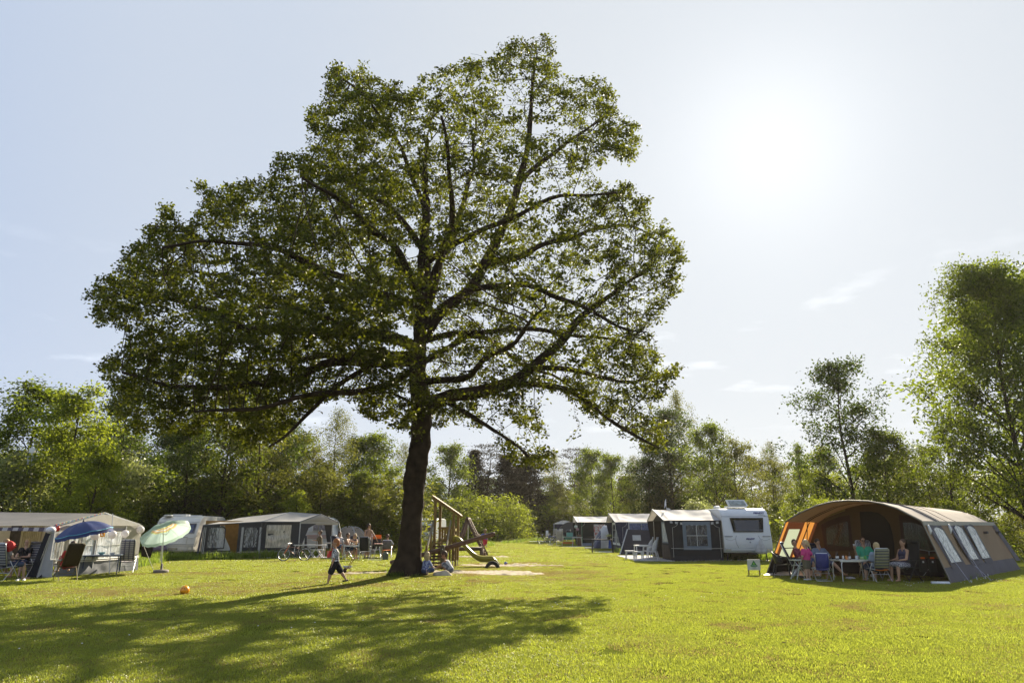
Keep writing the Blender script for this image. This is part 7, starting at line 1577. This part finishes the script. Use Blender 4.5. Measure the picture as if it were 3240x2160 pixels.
# ================================================================== PEOPLE
SK = {'tan': mat('tan_skin', (.42, .24, .15), .55, var=.06, vs_=9), 'fair': mat('fair_skin', (.52, .33, .24), .55, var=.06, vs_=9), 'brown': mat('brown_skin', (.34, .18, .10), .55, var=.06)}
HR = {'blond': mat('blond_hair', (.48, .36, .18), .6, var=.2, vs_=30), 'brown': mat('brown_hair', (.07, .035, .018), .6, var=.3, vs_=30), 'ginger': mat('ginger_hair', (.36, .13, .035), .6, var=.25, vs_=30), 'dark': mat('dark_hair', (.025, .015, .01), .55), 'sandy': mat('sandy_hair', (.30, .19, .09), .6, var=.2, vs_=30)}
def cap(m, a, b, ra, rb, n=10):
    a = V3(a); b = V3(b); d = (b - a)
    if d.length < 1e-5: d = V3((0, 0, .001))
    d.normalize(); m.tube([a - d * ra, a - d * ra * .7, a - d * ra * .35, a, b, b + d * rb * .35, b + d * rb * .7, b + d * rb], [ra * .05, ra * .71, ra * .93, ra, rb, rb * .93, rb * .71, rb * .05], n); return m
def remesh(o, s, sm=4):
    q = o.modifiers.new('union', 'REMESH'); q.mode = 'VOXEL'; q.voxel_size = s; q.use_smooth_shade = True
    q = o.modifiers.new('soften', 'SMOOTH'); q.iterations = sm; q.factor = .5; return o
DN = (0, 0, -1)
def person(label, loc, rz, h, skin, hair, top=None, bot=None, sleeve=.45, leg=.45, pz=None, t=(0, 0, 1), LT=DN, LS=DN, RT=DN, RS=DN, LA=(.15, 0, -1), LF=(.08, -.2, -1), RA=(-.15, 0, -1), RF=(-.08, -.2, -1), hy=0, hp=0, child=False, shoes=None, hairlen=0, tail=False, skirt=False, glasses=None, vox=.013, fem=False, lie=False):
    T = thing('person', label, 'person', loc, rz); k = h / 1.75; hk = k * (1.04 if not child else 1.18 + .95 * max(0, (1.6 - h)))
    N3 = lambda v: V3(v).normalized(); t = N3(t)
    thl, shl, ual, fal, tl = .425 * k, .43 * k, .29 * k, .25 * k, .50 * k
    hipx = .085 * k; lt, ls, rt, rs = map(N3, (LT, LS, RT, RS))
    if pz is None: pz = max(-(lt.z * thl + ls.z * shl), -(rt.z * thl + rs.z * shl)) + .075 * k
    P = V3((0, 0, pz)); side = V3((1, 0, 0)); fw = t.cross(side); fw = -fw if fw.y > 0 else fw
    nk = P + t * tl; sx = (.175 if not fem else .155) * k
    j = {'lh': P + side * hipx, 'rh': P - side * hipx, 'ls': nk + side * sx - t * .045 * k, 'rs': nk - side * sx - t * .045 * k}
    j['lk'] = j['lh'] + lt * thl; j['la'] = j['lk'] + ls * shl; j['rk'] = j['rh'] + rt * thl; j['ra'] = j['rk'] + rs * shl
    la, lf, ra_, rf = map(N3, (LA, LF, RA, RF)); j['le'] = j['ls'] + la * ual; j['lw'] = j['le'] + lf * fal; j['re'] = j['rs'] + ra_ * ual; j['rw'] = j['re'] + rf * fal
    b = MB(); ch = P + t * tl * .72; bl = P + t * tl * .30; g = 1.0 if not child else 1.32
    for s in (-1, 1):
        cap(b, P + side * s * hipx * .7, bl + side * s * .06 * k, .105 * k * g, .098 * k * g); cap(b, bl + side * s * .06 * k, ch + side * s * .085 * k, .095 * k * g, .10 * k * g); cap(b, ch + side * s * .085 * k, nk + side * s * .07 * k - t * .03 * k, .10 * k * g, .06 * k)
        if fem: b.ball(ch + side * s * .07 * k + fw * .08 * k, .06 * k)
    for s, a in (('l', 1), ('r', -1)):
        sh, el, wr, hp_, kn, an = j[s + 's'], j[s + 'e'], j[s + 'w'], j[s + 'h'], j[s + 'k'], j[s + 'a']
        cap(b, nk + side * a * .06 * k - t * .03 * k, sh, .055 * k, .055 * k * g); cap(b, sh, el, .052 * k * g, .040 * k * g); cap(b, el, wr, .041 * k * g, .027 * k); cap(b, hp_, kn, .085 * k * g, .055 * k * g); cap(b, kn, kn.lerp(an, .35), .055 * k * g, .056 * k * g); cap(b, kn.lerp(an, .35), an, .056 * k * g, .034 * k)
        # foot
        sd_ = (an - kn).normalized(); f = V3((0, -1, 0)) if abs(sd_.z) > .5 else V3((0, -.3, 1)); f = (f - sd_ * f.dot(sd_) * (.0 if abs(sd_.z) > .9 else .7)).normalized()
        if abs(sd_.z) > .35: f = V3((f.x + a * .2, f.y, min(f.z, 0) * .3)).normalized()
        heel = an + sd_ * .03 * k - f * .04 * k; toe = an + sd_ * .045 * k + f * .16 * k; cap(b, heel, toe, .034 * k, .026 * k); j[s + 'heel'] = heel; j[s + 'toe'] = toe
        # hand: palm, four fingers, thumb
        d = (wr - el).normalized(); w = d.cross(V3((0, 0, 1))); w = w.normalized() if w.length > .2 else V3((0, 1, 0)); nn = d.cross(w)
        pm = wr + d * .085 * k
        for q in (-1, 0, 1): cap(b, wr + d * .02 * k + w * q * .012 * k, pm + w * q * .026 * k, .016 * k, .013 * k, 7)
        for i, (o_, l_) in enumerate(((-.034, .065), (-.012, .078), (.011, .072), (.032, .055))):
            m1 = pm + w * o_ * k + d * l_ * .5 * k; cap(b, pm + w * o_ * k * .9, m1, .0095 * k, .009 * k, 6); cap(b, m1, m1 + (d - nn * .5).normalized() * l_ * .45 * k, .009 * k, .008 * k, 6)
        cap(b, wr + d * .035 * k - w * .03 * k, wr + d * .085 * k - w * .062 * k, .012 * k, .0095 * k, 6)
    # neck and head
    hd = Matrix.Rotation(R(hy), 3, 'Z') @ Matrix.Rotation(R(hp), 3, 'X'); tz = V3((t.x * .5, t.y * .5, 1)).normalized() if not lie else t
    hc = nk + tz * (.08 * k + .115 * hk) ; cap(b, nk - t * .02 * k, hc - tz * .06 * hk + fw * 0, .055 * k, .05 * k)
    H_ = lambda x, y, z: hc + hd @ V3((x * hk, y * hk, z * hk))
    b.ball(H_(0, .008, .015), (.076 * hk, .096 * hk, .105 * hk), 16, 12, hd); b.ball(H_(0, -.022, -.052), (.056 * hk, .062 * hk, .062 * hk), 12, 8, hd)
    cap(b, H_(0, -.088, .012), H_(0, -.105, -.022), .010 * hk, .014 * hk, 8)
    for s in (-1, 1): b.ball(H_(s * .078, .01, -.005), (.012 * hk, .02 * hk, .03 * hk), 8, 6, hd)
    cap(b, H_(-.018, -.083, -.062), H_(.018, -.083, -.062), .009 * hk, .009 * hk, 6)
    body = remesh(b.build('body', SK[skin], T, True), vox * k ** .5, 3)
    for s in (-1, 1): MB().ball(H_(s * .030, -.086, .006), .0105 * hk, 8, 6).build('eye', BLACK, T, True)
    MB().tube([H_(-.022, -.0915, -.056), H_(0, -.096, -.059), H_(.022, -.0915, -.056)], .0038 * hk, 5).build('mouth', mat('lips', (.32, .09, .07), .6), T)
    if glasses:
        g_ = MB()
        for s in (-1, 1): g_.ball(H_(s * .032, -.096, .006), (.026 * hk, .008 * hk, .02 * hk), 10, 6, hd)
        g_.tube([H_(-.08, 0, .012), H_(-.05, -.09, .01), H_(.05, -.09, .01), H_(.08, 0, .012)], .004 * hk, 5); g_.build('glasses', glasses, T, True)
    if hair:
        hm = MB(); hm.ball(H_(0, .022, .032), (.084 * hk, .098 * hk, .104 * hk), 16, 12, hd); hm.ball(H_(0, .045, -.01), (.078 * hk, .072 * hk, .085 * hk), 12, 8, hd)
        if hairlen:
            for s in (-1, 0, 1): cap(hm, H_(s * .055, .05, -.02), H_(s * .06, .045 if s == 0 else -.0, -.10) - V3((0, 0, hairlen * .5)), .05 * hk, .035 * hk)
            for s in (-1, 1): cap(hm, H_(s * .075, .0, .0), H_(s * .075, -.03, -.08) - V3((0, 0, hairlen)), .028 * hk, .018 * hk)
        if tail: cap(hm, H_(0, .10, .03), H_(.03, .15, -.16), .03 * hk, .018 * hk)
        remesh(hm.build('hair', HR[hair], T, True), .011, 2)
    if top:
        c = MB(); e = .014 * max(k, .7) * (1.7 if child else 1)
        for s in (-1, 1):
            cap(c, P + side * s * hipx * .7 + t * .02, bl + side * s * .06 * k, .108 * k * g + e, .098 * k * g + e); cap(c, bl + side * s * .06 * k, ch + side * s * .085 * k, .096 * k * g + e, .10 * k * g + e); cap(c, ch + side * s * .085 * k, nk + side * s * .075 * k - t * .045 * k, .10 * k * g + e, .058 * k + e)
            if fem: c.ball(ch + side * s * .07 * k + fw * .08 * k, .062 * k + e * .6)
            if sleeve > 0:
                q = 'l' if s > 0 else 'r'; sh = j[q + 's']; el = j[q + 'e']; wr = j[q + 'w']; cap(c, nk + side * s * .07 * k - t * .045 * k, sh, .052 * k + e, .056 * k * g + e); cap(c, sh, sh.lerp(el, min(sleeve * 1.6, 1)), .055 * k * g + e, .05 * k * g + e)
                if sleeve > .8: cap(c, el, wr, .046 * k + e, .036 * k + e)
        remesh(c.build('shirt', top, T, True), vox * k ** .5, 3)
    if bot:
        c = MB(); e = .014 * max(k, .7) * (1.7 if child else 1)
        for s in (-1, 1):
            q = 'l' if s > 0 else 'r'; hp_, kn, an = j[q + 'h'], j[q + 'k'], j[q + 'a']; cap(c, P + side * s * hipx * .7 + t * .07 * k, P + side * s * hipx * .75, .10 * k * g + e, .108 * k * g + e); cap(c, hp_, hp_.lerp(kn, min(1, leg * 1.7)), .09 * k * g + e, (.075 if leg < .8 else .06) * k * g + e * 1.4)
            if leg > .8: cap(c, kn, kn.lerp(an, .9), .06 * k + e, .045 * k + e)
            if skirt: cap(c, hp_, hp_.lerp(kn, .8) - side * s * .03 * k, .10 * k + e, .10 * k + e)
        remesh(c.build('skirt' if skirt else 'shorts' if leg < .8 else 'trousers', bot, T, True), vox * k ** .5, 3)
    if shoes:
        for s in ('l', 'r'): remesh(cap(MB(), j[s + 'heel'], j[s + 'toe'], .044 * k, .034 * k).build('shoe', shoes, T, True), .012, 1)
    T['_j'] = 0; del T['_j']; return T, j
SG = mat('sunglasses', (.01, .01, .012), .1); DEN = mat('denim', (.05, .07, .14), .8, var=.3); BKC = mat('black_cloth_plain', (.014, .013, .014), .85)
WSH = mat('white_shoe', (.6, .6, .62), .6); DSH = mat('dark_shoe', (.03, .03, .035), .6); TEE = lambda n, c: mat(n, c, .8, var=.1, vs_=5, trans=.08)
SIT = dict(LT=(.12, -1, .03), LS=(0, -.1, -1), RT=(-.12, -1, .03), RS=(0, -.1, -1), LA=(.15, -.45, -.9), LF=(-.2, -1, -.1), RA=(-.15, -.45, -.9), RF=(.2, -1, -.1))
def S(**k): d = dict(SIT); d.update(k); return d
# walking boy: heading left, back leg stretched out to the right
bwp = blotch('black_white_print', (.65, .65, .66), (.012, .012, .014), 8, .5, 'wave', .03, (1, 1, .8), rough=.8)
bx = G(1057, 1846)
person('small ginger boy in a black and white printed shirt walking to the left', (bx.x, bx.y, 0), R(-78), 1.28, 'tan', 'ginger', bwp, BKC, .5, .56, None, (0, -.06, 1), (.06, -.40, -1), (0, -.22, -1), (-.06, .62, -1), (0, .72, -1), (.12, -.10, -1), (.05, -.25, -1), (-.18, .3, -1), (-.1, .1, -1), 0, 8, True, DSH, vox=.011)
# children digging in the sand
blf = blotch('blue_flower_print', (.08, .10, .26), (.38, .42, .55), 16, .52, 'voronoi', .1, rough=.8)
p = G(1344, 1822); person('fair haired child in a blue flowered shirt kneeling against the oak trunk', (p.x, p.y, .05), R(140), 1.08, 'fair', 'blond', blf, DEN, .5, .5, .22, (0, -.25, 1), (.3, -.8, .55), (.0, .15, -1), (-.35, -.9, .1), (.1, .9, -.25), (.2, -.7, -.6), (-.15, -1, -.35), (-.2, -.5, -.7), (.1, -1, -.3), 0, 15, True, None, .04, vox=.011)
p = G(1425, 1820); person('boy with glasses in a white tank top crouching over the sand', (p.x, p.y, .04), R(-95), 1.22, 'brown', 'brown', TEE('white_tank', (.52, .53, .56)), blotch('camouflage_shorts', (.10, .11, .14), (.30, .31, .34), 9, .5, rough=.8), 0, .55, .24, (0, -.62, 1), (.3, -.75, .6), (0, .35, -.9), (-.3, -.8, .5), (0, .3, -.9), (.15, -.75, -.65), (-.1, -1, -.45), (-.15, -.6, -.8), (.1, -1, -.4), 0, 25, True, None, glasses=SG, vox=.011)
p = gx(1535, 45); person('child in a blue shirt and red shorts balancing on one leg behind the seesaw', (p.x, p.y, .25), R(200), 1.2, 'tan', 'sandy', TEE('royal_tee', (.04, .07, .35)), TEE('coral_shorts', (.65, .06, .10)), .4, .6, None, (0, -.05, 1), (0, -.05, -1), (0, .1, -1), (-.1, -.5, -.9), (0, .7, -.6), (.8, 0, -.35), (.5, -.5, .5), (-.9, 0, -.5), (-.8, -.2, -.45), 0, 0, True, None, vox=.014)
# left edge
p = G(14, 1836); person('person in denim shorts with one leg stretched out, sitting in the leftmost chair', (p.x, p.y, 0), R(150), 1.72, 'fair', 'sandy', TEE('pale_tee', (.35, .33, .32)), DEN, .3, .5, .50, (0, .22, 1), **{**S(LT=(.9, -.5, -.1), LS=(.8, -.35, -.55), RT=(-.2, -1, 0), RS=(.1, -.2, -1), LA=(.4, -.5, -.75), LF=(.3, -.8, -.25))})
p = G(64, 1826); person('smiling blonde woman in a black top sitting beside the leftmost chair', (p.x, p.y, 0), R(12), 1.66, 'fair', 'blond', BKC, DEN, .3, .4, .50, (0, .12, 1), hairlen=.22, fem=True, hy=-8, **S(RA=(-.2, -.5, -.8), RF=(.5, -.9, -.05), LF=(-.7, -.7, .0)))
p = G(205, 1837); person('sunbather with raised knees and red shorts lying in the brown mesh recliner', (p.x, p.y, 0), R(230), 1.7, 'tan', 'brown', TEE('red_tee', (.5, .05, .04)), RED, .3, .4, .47, (0, .38, 1), **S(LT=(.10, -.75, .62), LS=(0, -.25, -1), RT=(-.16, -.7, .66), RS=(-.05, -.15, -1)))
# campers in the middle distance
p = gx(1014, 40.6); person('child in a brown shirt dress standing at the white table, facing left', (p.x, p.y, 0), R(-80), 1.42, 'tan', 'brown', TEE('olive_brown_tee', (.10, .075, .04)), TEE('olive_brown_shorts', (.09, .07, .04)), .5, .55, None, (0, -.08, 1), LA=(.1, -.5, -.8), LF=(0, -1, .1), RA=(-.1, -.4, -.8), RF=(0, -1, .05), child=True, skirt=True)
p = G(1098, 1766); person('bare chested man with sunglasses sitting and reaching across the table to the right', (p.x, p.y, 0), R(80), 1.8, 'tan', 'brown', None, DEN, 0, .5, .50, (0, .02, 1), glasses=SG, **S(LA=(.1, -1, -.35), LF=(0, -1, .05), RA=(-.1, -.5, -.8)))
p = gx(1072, 40.0); person('person in a white shirt with tousled brown hair behind the sunglasses man', (p.x, p.y, 0), R(60), 1.7, 'tan', 'brown', TEE('white_tee', (.6, .6, .64)), DEN, .5, .5, .62, (0, -.1, 1), **SIT)
p = gx(1121, 40.4); person('blonde woman with sunglasses and black dress sitting at the drinks table', (p.x, p.y, 0), R(-18), 1.68, 'fair', 'blond', BKC, BKC, 0, .5, .52, (0, .1, 1), hairlen=.16, glasses=SG, fem=True, **S(RA=(-.5, -.5, -.8), LA=(.4, -.6, -.7)))
p = gx(1163, 39.3); T_, jj = person('bare backed man with a shoulder tattoo standing at the barbecue', (p.x, p.y, 0), R(160), 1.84, 'tan', 'dark', None, blotch('check_shorts', (.35, .35, .36), (.16, .13, .14), 9, .5), 0, .55, None, (0, -.12, 1), LA=(.3, -.4, -.9), LF=(.05, -.3, -1), RA=(-.55, -.25, -.85), RF=(-.35, -.5, -.9), hy=-55, hp=12, shoes=DSH)
tt_ = MB(); c_ = V3((0, .095, 1.36)); 
for pts_ in ([(-.07, .10), (-.02, .05), (0, -.05), (.01, -.14)], [(.08, .10), (.04, .08), (.0, .0), (.02, -.06)], [(-.02, .05), (.03, .07), (.05, .02)]): tt_.tube([c_ + V3((a, -.04 * b * 0 + .028, b)) for a, b in pts_], .010, 5)
tt_.build('tattoo', mat('tattoo_ink', (.04, .05, .06), .7), T_)
p = gx(1166, 41.6); person('person mostly hidden behind the tattooed man, in a red and white shirt', (p.x, p.y, 0), R(10), 1.66, 'tan', 'sandy', stripes('red_white_tee', [(.5, (.5, .1, .12)), (1, (.6, .6, .62))], 2, 6, rough=.8), DEN, .5, .5, vox=.016)
p = G(1224, 1763); person('man in a grey blue shirt bending forward on a chair, seen from behind', (p.x, p.y, 0), R(190), 1.75, 'tan', 'brown', TEE('grey_blue_tee', (.30, .32, .38)), TEE('grey_shorts', (.12, .12, .14)), .5, .5, .48, (.0, -.45, 1), shoes=DSH, hp=25, **S(LT=(.4, -1, 0), RT=(-.4, -1, 0), RA=(-.5, -.5, -.7), RF=(.1, -.5, -.9)))
p = gx(1626, 107); person('white haired person sitting before the far frame tent', (p.x, p.y, gz(p.x, p.y)), R(20), 1.65, 'tan', 'blond', TEE('pink_grey_tee', (.35, .25, .25)), DEN, .4, .5, .5, (0, .1, 1), vox=.03, **SIT); chair('far chair of the white haired person at the frame tent', p, R(20), F_BGE, POLE, 12)
# around the table under the big tent
p = gx(2528, 24.4); person('person in a maroon shirt leaning back in the grey recliner, looking left', (p.x, p.y, .0), R(52), 1.72, 'tan', 'brown', TEE('maroon_tee', (.20, .035, .06)), DEN, .45, .5, .48, (0, .32, 1), hy=-60, shoes=mat('olive_shoe', (.12, .13, .06), .7), fem=True, **S(LT=(.1, -1, .28), LS=(.1, -.75, -.75), RT=(-.2, -1, .1), LA=(.3, -.6, -.7), LF=(-.3, -1, .1)))
p = G(2558, 1835); person('little blonde girl with a ponytail in a pink shirt before the grey recliner', (p.x, p.y, 0), R(205), 1.18, 'fair', 'blond', TEE('pink_tee', (.62, .05, .22)), mat('khaki_shorts', (.13, .12, .08), .85), .45, .42, None, (0, .03, 1), LA=(.45, .2, -.9), LF=(-.3, -.5, -.7), RA=(-.5, .2, -.8), RF=(.35, -.5, -.6), hy=60, child=True, tail=True, shoes=WSH, vox=.011)
p = gx(2594, 24.7); person('man in a blue grey shirt slumped in a chair with hands folded', (p.x, p.y, 0), R(5), 1.8, 'tan', 'dark', TEE('blue_grey_tee', (.15, .19, .27)), TEE('slate_shorts', (.08, .09, .15)), .5, .5, .46, (0, .36, 1), hp=22, **S(LT=(.15, -1, .05), LS=(.3, -.7, -.7), RT=(-.15, -1, .1), LA=(.55, -.25, -.8), LF=(-.9, -.55, .12), RA=(-.55, -.25, -.8), RF=(.9, -.55, .12)))
p = gx(2730, 24.4); person('man with glasses in a green polo shirt holding up a small white cup', (p.x, p.y, 0), R(-6), 1.82, 'tan', 'brown', TEE('mint_polo', (.05, .42, .24)), TEE('slate_shorts', (.08, .09, .15)), .48, .5, .50, (0, .10, 1), glasses=SG, shoes=WSH, hp=4, **S(RA=(-.35, -.3, -.85), RF=(-.30, -.45, .9), LA=(.3, -.4, -.8), LF=(-.8, -.6, .1), LT=(.2, -1, .05), LS=(-.5, -.3, -.85), RT=(-.25, -1, .0)))
t = thing('cup', 'small white cup held up by the man in the green polo', 'cup', at(2702, 1726, 23.95)); MB().lathe([(.02, 0), (.033, .06), (.03, .06), (.01, .01)], n=12).build('cup', WHITE, t, True)
p = G(2783, 1840); person('blond child in the olive striped chair, back to the camera', (p.x, p.y, 0), R(186), 1.52, 'fair', 'blond', TEE('pale_blue_tee', (.30, .38, .5)), DEN, .4, .5, .44, (0, .10, 1), child=True, **S(RT=(-.2, -1, 0), LT=(.3, -1, 0)))
nvd = blotch('navy_white_skirt', (.05, .05, .09), (.5, .5, .52), 9, .56, 'wave', .05, rough=.8)
p = gx(2850, 22.9); person('woman in a navy top and patterned skirt at the right end of the table', (p.x, p.y, 0), R(-72), 1.7, 'tan', 'brown', TEE('navy_top', (.05, .045, .09)), nvd, .0, .55, .50, (0, .06, 1), skirt=True, fem=True, **S(LA=(.1, -.4, -.9), RA=(-.1, -.4, -.9)))
# pairs of shoes on the grass
for (px, py, l) in ((66, 1838, 'white trainers lying on the grass at the feet of the blonde woman'), (2690, 1832, 'worn white trainers under the white camping table'), (2542, 1829, 'dark sandals on the grass left of the girl in pink')):
    t = thing('pair_of_shoes', l, 'shoes', G(px, py), R(20))
    for s in (-1, 1): cap(MB(), (s * .07, .06, .04), (s * .09, -.10, .03), .045, .035).build('shoe', WSH if px != 2542 else DSH, t, True)
# thin summer haze over the whole field
hm = bpy.data.materials.new('haze_air'); hm.use_nodes = True; ht = hm.node_tree; ht.nodes.clear()
pv = N(ht, 'ShaderNodeVolumePrincipled'); pv.inputs['Color'].default_value = (1, .93, .82, 1); pv.inputs['Density'].default_value = .00022; pv.inputs['Anisotropy'].default_value = .3
ho_ = N(ht, 'ShaderNodeOutputMaterial'); ht.links.new(pv.outputs[0], ho_.inputs['Volume'])
hb_ = bpy.data.meshes.new('haze'); X_, Y0_, Y1_, Z0_, Z1_ = 410, -70, 810, -3, 24
hb_.from_pydata([(x, y, z) for z in (Z0_, Z1_) for (x, y) in ((-X_, Y0_), (X_, Y0_), (X_, Y1_), (-X_, Y1_))], [], [(3, 2, 1, 0), (4, 5, 6, 7), (0, 1, 5, 4), (1, 2, 6, 5), (2, 3, 7, 6), (3, 0, 4, 7)])
hb_.materials.append(hm); hz_ = bpy.data.objects.new('haze', hb_); COL.objects.link(hz_); tag(hz_, 'thin warm haze in the air over the field', 'haze', kind='stuff')
for o in list(bpy.data.objects):
    for k in ('_w',):
        if k in o: del o[k]
for o in list(COL.objects):                       # protos never placed
    if o.get('label') == 'x':
        for c in list(o.children): bpy.data.objects.remove(c)
        bpy.data.objects.remove(o)
